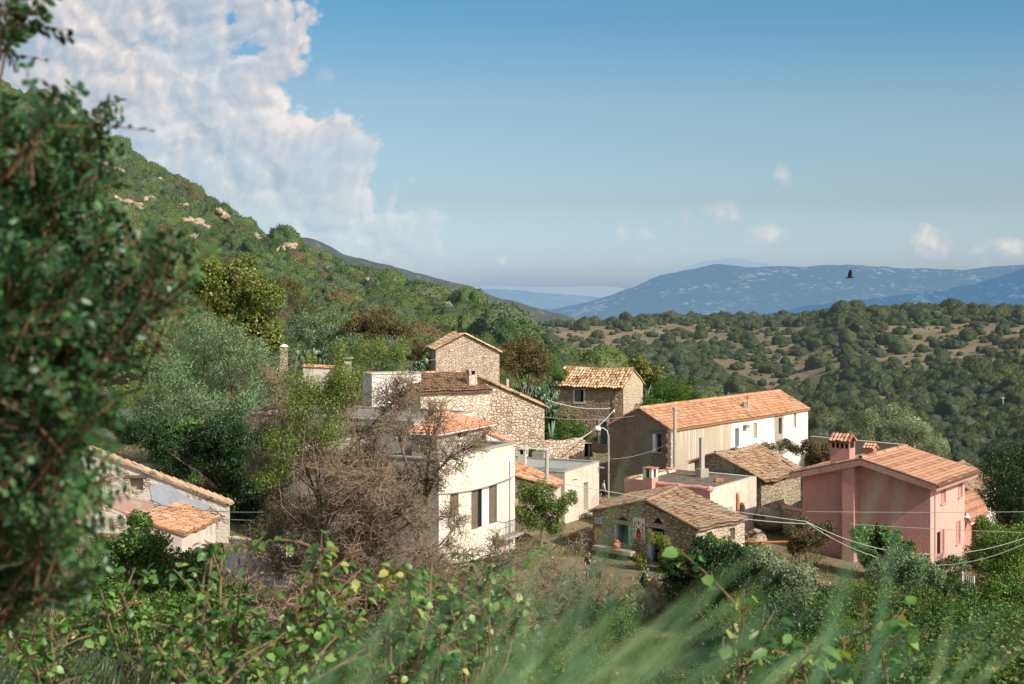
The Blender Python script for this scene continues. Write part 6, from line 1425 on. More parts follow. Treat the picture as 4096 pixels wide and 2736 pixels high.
for i, (px, py, wd, lab) in enumerate([(250, 567, 1.5, 'largest whitish sheet lying in front of the dry stone wall'), (277, 570, 1.2, 'whitish sheet lying right of the larger one by the low wall'), (238, 560, 1.2, 'small whitish sheet against the low wall')]):
    p = P(px, py, 63); z = tz(p.x, p.y); m = MB(); n = 14
    for k in range(n): x0 = -wd / 2 + wd * k / n; x1 = -wd / 2 + wd * (k + 1) / n; z0 = .03 * (k % 2); z1 = .03 * ((k + 1) % 2); m.face([Vector((p.x + x0, p.y - .6, max(z, p.z - .6) + .05 + z0)), Vector((p.x + x1, p.y - .6, max(z, p.z - .6) + .05 + z1)), Vector((p.x + x1, p.y + .9, max(z, p.z - .6) + .75 + z1)), Vector((p.x + x0, p.y + .9, max(z, p.z - .6) + .75 + z0))])
    tag(m.build('roofing_sheet', M['pl_pinkish'], None, loc=(p.x, p.y, z)), lab, 'sheet', 'corrugated sheets by the low wall')
# tiled wall top and little chimney behind the leafy tree
t = base_empty('tiled_wall', 'wall with an orange tiled top half hidden by the leafy tree on the left', 'wall', P(328, 372, 112), -11); a = P(303, 366.5, 112); b = P(343, 368, 112); m = MB(); m.box(((a.x + b.x) / 2, 112.3, a.z - 1.7), (b.x - a.x, .5, 3.2)); m.build('masonry', M['pl_cream'], t); m = MB(); tile_row(m, a + Vector((0, .1, 0)), b + Vector((0, .1, 0)), .34, .4, 151); tile_row(m, a + Vector((0, .4, 0)), b + Vector((0, .4, 0)), .34, .4, 152); m.build('tile_capping', M['t_salmon'], t)
t = base_empty('wall_chimney', 'small pale chimney rising by the tiled wall behind leaves', 'chimney', P(348, 375, 111), -9); p = P(348, 366, 111); m = MB(); m.box((p.x, p.y, p.z - .6), (.5, .5, 2.0)); o = m.build('shaft', M['pl_cream'], t); m = MB(); m.box((p.x, p.y, p.z + .62), (.8, .8, .12)); m.build('cap', M['concrete'], o)
t = base_empty('gate_pillar', 'pinkish pillar with a white rounded top among the trees on the left', 'pillar', P(284, 350, 128), -9); p = P(284, 349, 128); m = MB(); m.box((p.x, p.y, p.z - .9), (.6, .6, 2.2)); o = m.build('pillar', M['st_shed'], t); m = MB(); m.lathe((p.x, p.y, p.z + .2), [(.42, 0), (.36, .08), (.2, .2), (.05, .24)], 10); m.build('cap', M['whitepaint'], o)

# ------------------------------------------------------------------ cables (sagging), far poles, bird
def cable(lab, A_, B_, sag, r=.03, mat='wire', mid=None):
    m = MB(); n = 26; pts = [A_.lerp(B_, i / n) - Vector((0, 0, sag * 4 * (i / n) * (1 - i / n))) for i in range(n + 1)]; m.tube(pts, r, 5)
    tag(m.build('cable', M[mat], None, loc=A_), lab, 'cable', 'overhead cables across the village')
cable('thick pale cable sagging from the beige terrace up to the rusty pole', P(514.8, 445.5, 83.8), P(614.4, 409.5, 116.5), 1.25, .034)
cable('pale double cable crossing in front of the cottage roof', P(514.5, 474.5, 83), P(806, 521.5, 79), .12, .02)
cable('thin cable just below the pale double one over the cottage roof', P(700, 512, 79), P(812, 524, 79), .12, .02)
cable('upper pale cable sagging past the pink house to the right edge', P(806, 521.5, 79), P(1040, 532, 76), 1.5, .021); cable('lower pale cable sagging past the pink house to the right edge', P(806, 522, 79), P(1040, 536, 74), 1.95, .02)
cable('thin grey cable straight across the pink gable', P(806, 511.5, 82), P(1040, 511.5, 82), .05, .016, 'wiredark'); cable('thin grey cable low across the pink gable', P(850, 524, 80), P(1040, 533, 80), .05, .016, 'wiredark')
cable('pale cable from the ruin across the bare tree', P(100, 490, 74), P(330, 507, 60), .6, .022); cable('thin pale cable below the first, across the bare tree', P(140, 508, 74), P(340, 515, 60), .4, .018)
cable('thin cable from the rubble house over the lane to the rusty pole', P(546.5, 399.5, 106.3), P(611, 408, 117), .3, .025); cable('faint cable passing before the green door', P(545, 417, 106.5), P(645, 414, 106.8), .3, .02, 'wiredark')
cable('cable fixed along the top of the dark barn gable', P(612, 421, 108), P(649, 414.5, 106.6), .1, .025, 'wire'); cable('thin slack cable hanging on the dark barn gable', P(612, 459, 106.5), P(670, 443, 104.9), .25, .018, 'wire')
cable('dark cable running across the shuttered front', V2((-4.0, 75.5)) + Vector((0, 0, P(438, 494, 75.5).z)), P(514.6, 476, 83.6), .25, .03, 'wiredark')
cable('short pale cable at the left side of the tall stone house', P(420.5, 360.6, 122), P(436, 359.6, 121), 0.02, .03)
for (px, py0, py1, Y, lab) in ((1003, 397, 416, 330, 'thin pale power pole on the dark slope at the right edge'), (914.5, 416.5, 424, 150, 'thin pale lamp pole rising behind the bush at the pink house')):
    gh = ground_hit(px, py1, 100); Y = gh[1] if (gh and px > 1000) else Y
    a = P(px, py1, Y); b = P(px, py0, Y); t = thing('power_pole', lab, 'pole', (a.x, a.y, min(a.z, tz(a.x, a.y)))); m = MB(); m.tube([(a.x, a.y, min(a.z - .5, tz(a.x, a.y) - .3)), b], [.13, .09], 6); m.build('pole', M['whitepaint'], t); m = MB(); m.tube([b + Vector((-.55, 0, -.3)), b + Vector((.55, 0, -.3))], .06, 4); m.build('crossarm', M['whitepaint'], t)
# bird gliding over the valley
bp = P(849.3, 277.5, 60); bd = MB(); s = .30
def bq(x, y, z): return bp + Vector((x, y, z)) * s
ring = [(-.62, .02, -.10), (-.42, .05, -.06), (-.15, .11, -.01), (.2, .13, .02), (.42, .09, .05), (.55, .07, .07), (.66, .05, .07), (.8, .008, .06)]; pts = [bq(x, 0, z) for x, r_, z in ring]; bd.tube(pts, [r_ * s for x, r_, z in ring], 8)
bird = thing('bird', 'dark bird in flight against the blue mountain, wings raised', 'bird', bp); bmat = m_plain('dark_plumage', (0.012, 0.011, 0.012), .8, .3, 8); body = bd.build('body', bmat, bird, True)
for sgn in (-1, 1):
    m = MB(); r1 = [bq(.25, .08 * sgn, .08), bq(.34, .2 * sgn, .45), bq(.28, .3 * sgn, .85), bq(.12, .36 * sgn, 1.12)]; r2 = [bq(-.2, .08 * sgn, .06), bq(-.16, .2 * sgn, .42), bq(-.06, .3 * sgn, .8), bq(.06, .36 * sgn, 1.1)]
    for i in range(3): m.face([r1[i], r1[i + 1], r2[i + 1], r2[i]])
    m.build('wing', bmat, bird)
m = MB(); m.face([bq(-.5, .03, -.08), bq(-.5, -.03, -.08), bq(-.9, -.1, -.15), bq(-.9, .1, -.15)]); m.build('tail', bmat, bird)

# ------------------------------------------------------------------ people
SKIN = m_plain('skin', (0.50, 0.28, 0.19), .6, .08, 10)
def skin_obj(name, chains, mat, parent, loc, rz, sub=1):
    """body grown as one surface over a joint skeleton (chains of (x,y,z,r), joined where points coincide)"""
    vs = []; rs = []; es = []; idx = {}
    for ch in chains:
        prev = None
        for (x, y, z, r_) in ch:
            k = (round(x, 3), round(y, 3), round(z, 3))
            if k not in idx: idx[k] = len(vs); vs.append((x, y, z)); rs.append(r_)
            i = idx[k]
            if prev is not None and prev != i: es.append((prev, i))
            prev = i
    me = bpy.data.meshes.new(name); me.from_pydata(vs, es, []); me.materials.append(mat)
    o = link_mesh(name, me, parent); o.location = loc; o.rotation_euler = (0, 0, rz)
    sk = o.modifiers.new('skin', 'SKIN'); sk.use_smooth_shade = True
    if not me.skin_vertices: me.skin_vertices.new()
    for v_, r_ in zip(me.skin_vertices[0].data, rs): v_.radius = (r_, r_)
    me.skin_vertices[0].data[0].use_root = True
    ss = o.modifiers.new('sub', 'SUBSURF'); ss.levels = sub; ss.render_levels = sub
    return o
def hand(p, d, side):
    """five unequal curled fingers and a thumb leaving the side of the palm; p wrist, d direction down the arm"""
    p = Vector(p); d = Vector(d).normalized(); sx = Vector((side, 0, 0)); fw = Vector((0, 1, 0)); fw = (fw - d * fw.dot(d)).normalized(); palm = p + d * .085
    ch = [[(*p, .024), (*(p + d * .05), .03), (*palm, .026)]]
    for k, l in enumerate((.062, .075, .08, .07)):
        b0 = palm + fw * (.03 - .02 * k) ; b1 = b0 + d * l * .5 - sx * .006; b2 = b1 + d * l * .45 - sx * .022; ch.append([(*palm, .026), (*b0, .0105), (*b1, .0095), (*b2, .008)])
    t0 = p + d * .035 + fw * .028; ch.append([(*(p + d * .05), .03), (*t0, .012), (*(t0 + d * .035 + fw * .02), .0095), (*(t0 + d * .06 + fw * .018 - sx * .01), .008)])
    return ch
def person(label, x, y, H, face, mats, pose, hair, tee='', stoop=0.0):
    zg = tz(x, y); s = H / 1.72; t = thing('person', label, 'person', (x, y, zg)); t.rotation_euler = (0, 0, face); t.scale = (s, s, s)
    hip = .92; sh = 1.42; f = stoop
    def up(z, fx=0.0): k = max(0, z - hip); return (0, fx + k * math.sin(f), hip + k * math.cos(f) if z > hip else z)
    pel = (0, 0, hip); wst = up(1.08); chs = up(1.30, .01); nk = up(1.47); hd0 = up(1.54, .015); hd1 = up(1.62, .025); hd2 = up(1.70, .02)
    legs = pose['legs']; arms = pose['arms']; body = []
    body.append([(*pel, .12), (*wst, .105), (*chs, .125), (*nk, .05), (*hd0, .062), (*hd1, .088), (*hd2, .068)])
    body.append([(*hd1, .088), (hd1[0], hd1[1] + .095, hd1[2] - .005, .014)])
    trous = [[(*pel, .13)]]; shoes = []; shirt = [[(*up(.90, 0), .128), (*wst, .118), (*chs, .142), (*up(1.40), .12), (*up(1.44), .075)]]
    for sd in (-1, 1):
        L = legs[0 if sd < 0 else 1]; hj = (sd * .09, 0, .87); kn = (sd * .095, L[0][0], L[0][1]); an = (sd * .095, L[1][0], L[1][1]); toe = (sd * .1, an[1] + L[2][0], an[2] + L[2][1])
        body.append([(*pel, .12), (*hj, .085), (*kn, .055), ((kn[0] + an[0]) / 2, (kn[1] + an[1]) / 2 - .02, (kn[2] + an[2]) / 2, .05), (*an, .036), (*toe, .03)])
        end = pose['trouser']; ps = [(*pel, .13), (*hj, .098), (*kn, .07)]
        if end < 1: q = [kn[i] + (an[i] - kn[i]) * end for i in range(3)]; ps.append((*q, .062))
        else: ps.append((an[0], an[1], an[2] + .03, .058))
        trous.append(ps); shoes.append([(an[0], an[1] - .04, an[2] - .05, .042), (toe[0], (toe[1] + an[1]) / 2, toe[2] - .0, .044), (toe[0], toe[1] + .03, toe[2], .036)])
        Aa = arms[0 if sd < 0 else 1]; sj = up(1.40); sj = (sd * .175, sj[1], sj[2]); el = (sd * Aa[0][0], sj[1] + Aa[0][1], sj[2] - Aa[0][2]); wr = (sd * Aa[1][0], el[1] + Aa[1][1], el[2] - Aa[1][2])
        body.append([(*chs, .125), (*sj, .058), (*el, .042), (*wr, .026)]); d = Vector(wr) - Vector(el); body += hand(wr, d, sd)
        sl = pose['sleeve']; q = [sj[i] + (el[i] - sj[i]) * min(1, sl) for i in range(3)]; ar = [(*chs, .142), (*sj, .076), (*q, .06)]
        if sl > 1: q2 = [el[i] + (wr[i] - el[i]) * (sl - 1) for i in range(3)]; ar.append((*q2, .048))
        shirt.append(ar)
    skin_obj('body', body, SKIN, t, (0, 0, 0), 0, 2); tr = skin_obj('trousers', trous, mats[1], t, (0, 0, 0), 0); st = skin_obj('shirt', shirt, mats[0], t, (0, 0, 0), 0)
    for k, shc in enumerate(shoes): skin_obj('shoe', [shc], mats[2], t, (0, 0, 0), 0)
    hz_ = [[(hd1[0], hd1[1] - .02, hd1[2] + .045, .088), (hd2[0], hd2[1] - .005, hd2[2] + .015, .078)]]
    if hair == 'long': hz_ = [[(hd2[0], hd2[1], hd2[2] + .015, .082), (hd1[0], hd1[1] - .045, hd1[2] + .01, .098), (hd0[0], hd0[1] - .065, hd0[2], .085), (nk[0], nk[1] - .06, nk[2] + .01, .06)]]
    skin_obj('hair', hz_, mats[3], t, (0, 0, 0), 0, 2)
    for sd in (-1, 1):
        m = MB(); m.lathe(Vector((sd * .034, hd1[1] + .082, hd1[2] + .012)), [(.004, -.008), (.011, 0), (.004, .008)], 6); e = m.build('eye', mats[3]); e.parent = t
        m = MB(); m.lathe(Vector((sd * .09, hd1[1], hd1[2] - .03)), [(.008, 0), (.016, .02), (.018, .045), (.006, .06)], 6); e = m.build('ear', SKIN); e.parent = t
    m = MB(); m.box((0, hd1[1] + .088, hd1[2] - .045), (.045, .012, .01)); e = m.build('mouth', mats[4]); e.parent = t
    return t, st, up
C_BLK = m_plain('black_cloth', (0.012, 0.012, 0.013), .9, .2, 12); C_WHT = m_plain('white_blouse', (0.62, 0.60, 0.58), .9, .1, 12); C_GRY = m_plain('grey_denim', (0.17, 0.18, 0.19), .9, .2, 14); C_BRN = m_plain('brown_black_cloth', (0.035, 0.028, 0.026), .9, .3, 12); HAIR = m_plain('dark_hair', (0.025, 0.015, 0.01), .7, .3, 20); HAIRG = m_plain('short_brown_hair', (0.13, 0.075, 0.05), .7, .2, 20); LIP = m_plain('lips', (0.32, 0.1, 0.09), .6, .05); SHOE = m_plain('dark_shoe', (0.03, 0.025, 0.022), .7, .2); SHOEW = m_plain('white_shoe', (0.7, 0.68, 0.66), .7, .1)
walk = dict(legs=[((-.03, .50), (-.30, .17), (.07, -.10)), ((.10, .50), (.06, .09), (.14, -.05))], arms=[((.22, .02, .28), (.16, .10, .24)), ((.23, .03, .28), (.18, .10, .23))], trouser=.25, sleeve=1.75)
person('woman in a white blouse and black cropped trousers walking up the lane', 6.78, 105.5, 1.66, R(-78), (C_WHT, C_BLK, SHOE, HAIR, LIP), walk, 'long')
stand = dict(legs=[((.02, .50), (-.01, .09), (.14, -.05)), ((.02, .50), (0, .09), (.14, -.05))], arms=[((.24, .0, .28), (.22, .08, .25)), ((.24, .02, .28), (.2, .09, .24))], trouser=1, sleeve=.85)
t, st, up = person('man in a black short sleeved shirt with a white mark, standing before the cottage', XY(588.6, 75.6)[0], 75.6, 1.74, R(-150), (C_BLK, C_GRY, SHOEW, HAIRG, LIP), stand, 'short')
m = MB(); n = 12                       # the white mark on the shirt: a ring with a short tail and a dot
for k in range(n):
    a0_, a1_ = 6.283 * k / n, 6.283 * (k + 1) / n; m.face([Vector((.045 * math.cos(a) * rr / .045 + .03, .182, 1.33 + .06 * math.sin(a) * rr / .045)) for a, rr in ((a0_, .045), (a1_, .045), (a1_, .024), (a0_, .024))])
m.box((-.01, .183, 1.24), (.022, .004, .12)); m.box((-.005, .183, 1.15), (.05, .004, .03)); e = m.build('shirt_print', PM['white']); e.parent = st
bent = dict(legs=[((.03, .50), (-.02, .09), (.14, -.05)), ((.03, .50), (.02, .09), (.14, -.05))], arms=[((.2, .14, .24), (.16, .12, .22)), ((.21, .14, .24), (.17, .12, .22))], trouser=1, sleeve=1.2)
person('person in dark clothes bending forward among dry twigs before the cottage', XY(598.4, 74.4)[0], 74.4, 1.62, R(25), (C_BRN, C_BLK, SHOE, HAIR, LIP), bent, 'short', stoop=.75)
# ------------------------------------------------------------------ near plants
LM = {}
LM['olive'] = m_leaf('olive_leaves', [(0, (0.035, 0.062, 0.032)), (.5, (0.16, 0.245, 0.13)), (1, (0.34, 0.43, 0.25))], .2, .03, None, .2, .45, .5)
LM['yellowgreen'] = m_leaf('yellow_green_leaves', [(0, (0.055, 0.075, 0.018)), (.4, (0.16, 0.215, 0.045)), (.75, (0.27, 0.285, 0.065)), (1, (0.32, 0.225, 0.09))], .3, .03, None, .2, .5, .4)
LM['dark'] = m_leaf('dark_evergreen_leaves', [(0, (0.006, 0.016, 0.006)), (.6, (0.024, 0.06, 0.02)), (1, (0.075, 0.14, 0.045))], .1, .025, None, .2, .5, .6)
LM['mid'] = m_leaf('mid_green_leaves', [(0, (0.014, 0.034, 0.009)), (.5, (0.085, 0.165, 0.036)), (1, (0.22, 0.32, 0.07))], .25, .015, None, .35, .5, .5)
LM['vine'] = m_leaf('broad_vine_leaves', [(0, (0.025, 0.055, 0.018)), (.6, (0.105, 0.21, 0.06)), (1, (0.24, 0.35, 0.12))], .25, .015, None, .25, .45, .6)
LM['almond'] = m_leaf('almond_leaves', [(0, (0.06, 0.085, 0.025)), (.5, (0.17, 0.25, 0.06)), (.85, (0.28, 0.33, 0.08)), (1, (0.40, 0.19, 0.07))], .4, .03, None, .2, .4, .5)
LM['brown'] = m_leaf('brown_dry_leaves', [(0, (0.065, 0.052, 0.028)), (.5, (0.16, 0.135, 0.07)), (.8, (0.22, 0.185, 0.10)), (1, (0.13, 0.165, 0.06))], .2, .0, None, .25, .4, .5)
LM['silver'] = m_leaf('silver_leaves', [(0, (0.07, 0.10, 0.06)), (.5, (0.26, 0.32, 0.20)), (1, (0.48, 0.52, 0.36))], .2, .015, None, .2, .45, .6)
LM['bramble'] = m_leaf('bramble_leaves', [(0, (0.012, 0.028, 0.010)), (.45, (0.055, 0.11, 0.034)), (.8, (0.14, 0.20, 0.065)), (.92, (0.33, 0.25, 0.10)), (1, (0.32, 0.15, 0.07))], .25, .012, None, .3, .6, .25)
LM['fig'] = m_leaf('fig_shrub_leaves', [(0, (0.025, 0.075, 0.022)), (.5, (0.09, 0.21, 0.05)), (.85, (0.22, 0.36, 0.09)), (.97, (0.45, 0.42, 0.13)), (1, (0.42, 0.2, 0.09))], .3, .03, None, .15, .3, 2.0)
LM['carob'] = m_leaf('carob_leaflets', [(0, (0.008, 0.027, 0.010)), (.5, (0.028, 0.088, 0.030)), (.85, (0.08, 0.185, 0.06)), (.97, (0.15, 0.28, 0.10)), (1, (0.3, 0.16, 0.06))], .15, .03, None, .0, .45, 5.0)
LM['grass'] = m_leaf('pale_grass', [(0, (0.07, 0.16, 0.09)), (.6, (0.17, 0.31, 0.19)), (1, (0.37, 0.46, 0.22))], .35, .0, None, .0, .3, 3.0)
LM['finegrass'] = m_leaf('bluish_fine_grass', [(0, (0.10, 0.15, 0.10)), (.6, (0.22, 0.30, 0.21)), (1, (0.36, 0.40, 0.28))], .3, .0, None, .0, .3, 3.0)
LM['weeds'] = m_leaf('village_weeds', [(0, (0.05, 0.085, 0.025)), (.5, (0.11, 0.155, 0.045)), (1, (0.26, 0.225, 0.11))], .3, .0, None, .0, .5, .3)
LM['cactus'] = m_leaf('prickly_pear_skin', [(0, (0.035, 0.07, 0.035)), (.6, (0.08, 0.145, 0.075)), (1, (0.19, 0.25, 0.14))], .0, .05, None, .1, .3, .8)
LM['flower'] = m_leaf('orange_flowers', [(0, (0.6, 0.12, 0.03)), (1, (0.75, 0.3, 0.08))], .3, .0, None, 0, .2, 1)
LM['pinkflower'] = m_leaf('pale_pink_flowers', [(0, (0.65, 0.3, 0.33)), (1, (0.8, 0.6, 0.6))], .3, .0, None, 0, .2, 1)
BK = {'brown': m_bark('brown_bark', (0.075, 0.05, 0.035), (0.19, 0.135, 0.095)), 'twig': m_bark('twig_bark', (0.13, 0.088, 0.058), (0.34, 0.24, 0.165)), 'pale': m_bark('pale_bark', (0.25, 0.21, 0.17), (0.42, 0.37, 0.31)), 'figbark': m_bark('fig_bark', (0.14, 0.085, 0.055), (0.30, 0.19, 0.12)), 'carob': m_bark('carob_bark', (0.07, 0.04, 0.025), (0.20, 0.105, 0.06)), 'red': m_bark('reddish_twigs', (0.16, 0.075, 0.04), (0.34, 0.17, 0.10))}
gp = np.random.default_rng(77)
def ptree(name, label, cat, bpx, Y, clumps, n, L, W, mat, trunk=.14, bark='brown', group=None, dz=0.0, extra=None, **k):
    """a plant whose clumps are given by their row, column and radius in the photograph at the distance it stands"""
    bx, by = XY(bpx, Y); z = tz(bx, by); t = thing(name, label, cat, (bx, by, z), 0, group); cl = []
    for c in clumps:
        yy_ = Y + (c[4] if len(c) > 4 else gp.normal() * c[2] / F * Y * .45); p = P(c[0], c[1], yy_); cl.append((p.x, p.y, p.z, c[2] / F * Y, (c[3] if len(c) > 3 and c[3] else c[2] * .9) / F * Y))
    me = leaf_crown(name + '_crown', cl, n, L, W, LM[mat], gp, None, (bx, by, z), **k); o = link_mesh('crown', me, t)
    m = MB(); limb_tree(m, (bx, by, z), [c[:3] for c in cl], trunk, gp, n=6); m.build('trunk', BK[bark], t)
    if extra:
        mat2, n2, s2 = extra; me = leaf_crown('flowers', cl, n2, s2, s2, LM[mat2], gp, None, (bx, by, z), shell=.9, subr=.5); link_mesh('flowers', me, t)
    return t
# trees on the slope at the left
ptree('olive_tree', 'big feathery grey green olive tree left of the bare tree', 'tree', 215, 97, [(205, 342, 34), (172, 385, 42), (232, 388, 46), (200, 420, 42), (255, 362, 26), (250, 420, 34), (160, 415, 30), (270, 405, 22), (225, 345, 26)], 42000, .26, .05, 'olive', .25, sway=(.35, 0, .2), sub=26, subr=.34, droop=.3)
ptree('broadleaf_tree', 'yellowing broadleaf tree above the olive tree', 'tree', 245, 128, [(245, 272, 20), (226, 290, 25), (264, 298, 22), (250, 322, 24), (272, 340, 15), (214, 268, 16), (235, 310, 24), (262, 325, 20), (205, 285, 16)], 16000, .30, .2, 'yellowgreen', .25, sub=16, subr=.38)
ptree('grey_willow', 'grey green bushy tree right of the yellowing one', 'tree', 322, 138, [(310, 318, 20), (335, 328, 20), (302, 340, 18), (325, 348, 20), (343, 345, 14), (315, 300, 10)], 14000, .26, .06, 'olive', .2, sub=18, subr=.36, sway=(.2, 0, .2))
ptree('bare_shrub', 'pinkish brown bare shrub just right of the yellowing tree', 'shrub', 296, 150, [(290, 288, 13), (298, 300, 14), (306, 312, 10)], 5000, .3, .045, 'brown', .12, 'twig', sub=20, subr=.35)
ptree('brown_tree', 'brown leaved rounded tree above the leafy almond', 'tree', 378, 136, [(362, 320, 17), (385, 322, 20), (400, 335, 15), (372, 335, 16), (350, 328, 10)], 9000, .26, .09, 'brown', .2, sub=16, subr=.38)
ptree('olive_bush', 'dark grey green bush behind the tiled wall', 'bush', 345, 120, [(338, 355, 18), (352, 350, 16), (370, 352, 17), (388, 350, 16)], 9000, .2, .06, 'olive', .15, sub=16)
ptree('dry_cone_tree', 'slim pinkish grey bare tree left of the tall stone house', 'tree', 421, 126, [(418, 350, 8, 16), (423, 360, 9, 14), (412, 358, 6)], 3500, .4, .03, 'brown', .1, 'pale', sway=(0, 0, .9), sub=16, subr=.3)
ptree('brown_thicket', 'brown leaved thicket right of the tall stone house', 'bush', 528, 130, [(512, 354, 15), (528, 350, 16), (542, 360, 15), (522, 366, 16), (506, 366, 11), (535, 370, 12)], 11000, .22, .08, 'brown', .15, 'twig', sub=16, subr=.4)
ptree('evergreen_tree', 'dense dark evergreen tree between the ruin and the bare tree', 'tree', 240, 86, [(215, 452, 30), (248, 456, 30), (246, 486, 28), (190, 450, 24), (266, 440, 20), (225, 436, 26), (262, 485, 18), (250, 512, 18), (168, 448, 20), (145, 436, 18), (128, 428, 14), (178, 474, 14)], 40000, .14, .075, 'dark', .25, sub=22, subr=.36)
ptree('climbing_vine', 'lighter broad leaved climber on the dark evergreen tree', 'climber', 168, 88, [(172, 434, 14), (188, 445, 15), (165, 446, 11), (196, 428, 12), (160, 436, 8), (182, 462, 8)], 2200, .26, .2, 'vine', .08, oval=True, sub=12)
ptree('yellow_bush', 'bright yellow green bush above the top of the ruin', 'bush', 106, 84, [(100, 452, 12, 7), (112, 458, 12, 7), (122, 466, 9, 6)], 3500, .12, .06, 'yellowgreen', .06)
ptree('leafy_almond', 'half leafy almond tree with orange green leaves behind the bare tree', 'tree', 318, 59, [(365, 350, 16), (380, 350, 13), (345, 374, 20), (330, 398, 26), (300, 410, 24), (345, 392, 20), (290, 440, 24), (278, 472, 20), (300, 384, 18), (398, 352, 11), (330, 430, 22), (312, 396, 18), (340, 352, 12), (310, 360, 10), (275, 440, 16), (265, 480, 14)], 20000, .12, .04, 'almond', .07, 'twig', sub=44, subr=.55, shell=.25, droop=.35, up=-.1, flat=1)
# trees round the village
ptree('round_tree', 'dark green rounded tree behind the house with the green door', 'tree', 668, 132, [(660, 382, 20), (676, 388, 20), (652, 395, 20), (684, 400, 16), (664, 404, 20)], 16000, .16, .07, 'mid', .2, sub=18, sway=(0, 0, .3))
ptree('fig_tree', 'lighter yellow green tree top at the ridge of the house with the green door', 'tree', 637, 129, [(636, 364, 10), (644, 372, 11), (630, 372, 8), (655, 374, 9)], 2600, .24, .15, 'yellowgreen', .14, 'pale', sub=10)
ptree('shrub', 'light green shrub low beside the house with the green door', 'shrub', 653, 118, [(648, 404, 9), (656, 408, 10), (665, 412, 10), (640, 412, 8)], 4000, .15, .1, 'vine', .06)
ptree('bushy_tree', 'pale bushy tree beyond the barn ridge', 'tree', 713, 150, [(705, 396, 11), (716, 396, 12), (726, 402, 9), (697, 402, 9)], 5000, .2, .07, 'olive', .12)
ptree('dark_cypress_bush', 'dark upright bush beyond the barn ridge', 'bush', 693, 148, [(692, 388, 6, 12), (690, 398, 8)], 2500, .16, .07, 'dark', .1)
ptree('olive_tree', 'pale spreading olive tree behind the pink house', 'tree', 897, 118, [(878, 428, 20), (905, 422, 20), (926, 438, 18), (864, 436, 16), (936, 450, 12), (900, 442, 24), (890, 412, 12), (918, 428, 16), (872, 418, 12)], 26000, .2, .05, 'silver', .25, sub=22, subr=.36)
ptree('dark_tree', 'tall dark tree at the right edge above the porch', 'tree', 1006, 98, [(1000, 468, 26), (1014, 490, 28), (986, 500, 16), (1022, 455, 20), (1010, 515, 24), (1030, 520, 24)], 26000, .13, .075, 'dark', .22, sub=20, sway=(.1, 0, .2))
ptree('dark_tree', 'dark bushy tree below the porch at the right edge', 'tree', 1008, 86, [(995, 540, 24), (1018, 548, 26), (982, 558, 18), (1005, 570, 26), (1030, 560, 20)], 22000, .12, .075, 'mid', .2, sub=20, extra=('pinkflower', 60, .14))
ptree('rose_bush', 'climbing rose with pale pink flowers right of the porch post', 'bush', 986, 92, [(980, 525, 10), (990, 535, 12), (984, 548, 10), (996, 548, 10)], 5000, .13, .08, 'mid', .06, extra=('pinkflower', 40, .16))
ptree('flowering_climber', 'reddish green climber against the orange roofed shed', 'climber', 541, 86, [(524, 494, 13), (543, 496, 15), (558, 505, 13), (535, 516, 17), (570, 498, 9), (552, 522, 12), (520, 512, 10)], 11000, .15, .08, 'almond', .1, 'twig', sub=16, extra=('pinkflower', 40, .12))
ptree('laurel_bush', 'glossy dark green bush in front of the cottage side, largest in the garden', 'bush', 720, 64, [(700, 556, 20), (724, 572, 26), (710, 602, 28), (750, 600, 24), (682, 592, 22), (735, 552, 12), (672, 565, 12), (765, 580, 16)], 38000, .11, .055, 'dark', .15, sub=24, subr=.34, extra=('flower', 50, .13))
ptree('bright_shrub', 'bright green shrub beside the cottage side windows', 'shrub', 712, 72, [(706, 545, 13), (722, 545, 14), (715, 556, 14), (735, 556, 10)], 7000, .12, .06, 'mid', .08, sub=14)
ptree('silver_bush', 'silvery leaved bush right of the glossy dark one', 'bush', 785, 63, [(775, 572, 18), (800, 582, 20), (762, 558, 12), (790, 600, 20), (765, 600, 16)], 14000, .15, .05, 'silver', .12, sub=18)
ptree('dry_garden_shrub', 'brown twiggy shrub below the pink chimney breast', 'shrub', 808, 80, [(800, 530, 15), (815, 540, 16), (796, 548, 10), (826, 528, 9)], 5000, .14, .07, 'brown', .08, 'twig', sub=14, extra=('flower', 12, .12))
ptree('vine', 'green vine spreading along the foot of the pink gable', 'climber', 872, 83, [(862, 540, 15), (880, 540, 15), (893, 545, 12), (872, 555, 14), (905, 550, 9)], 6000, .2, .15, 'vine', .08, sub=12)
ptree('feathery_bush', 'feathery green bush in front of the corner of the pink house', 'bush', 905, 72, [(895, 560, 18), (915, 565, 18), (905, 585, 20), (930, 578, 14), (880, 575, 14)], 13000, .16, .045, 'olive', .1, sub=16, sway=(0, 0, .5))
ptree('feathery_bush', 'pale feathery shrub hiding the foot of the pink house corner', 'bush', 945, 78, [(938, 572, 13), (955, 566, 12), (948, 584, 15), (965, 592, 12)], 8000, .14, .05, 'vine', .08, sub=14)
ptree('climber', 'leafy climber hanging over the blue door of the cottage', 'climber', 664, 79.5, [(655, 538, 9), (664, 545, 12), (672, 556, 12), (680, 566, 11), (668, 572, 10), (643, 562, 7), (637, 558, 6)], 8000, .12, .06, 'yellowgreen', .06, sub=14)
ptree('garden_shrub', 'brown green shrub between the pink house and the enclosure wall', 'shrub', 816, 104, [(806, 447, 9), (822, 452, 12), (838, 455, 10), (812, 460, 9)], 5000, .16, .09, 'brown', .06)
ptree('barn_creeper', 'reddish dry creeper along the foot of the white barn wall', 'climber', 775, 105, [(758, 452, 7, 5), (770, 448, 9, 6), (785, 446, 9, 7), (796, 450, 8, 6), (735, 452, 6, 5), (722, 456, 4, 4)], 3500, .14, .08, 'brown', .04, 'twig', extra=('pinkflower', 40, .1))
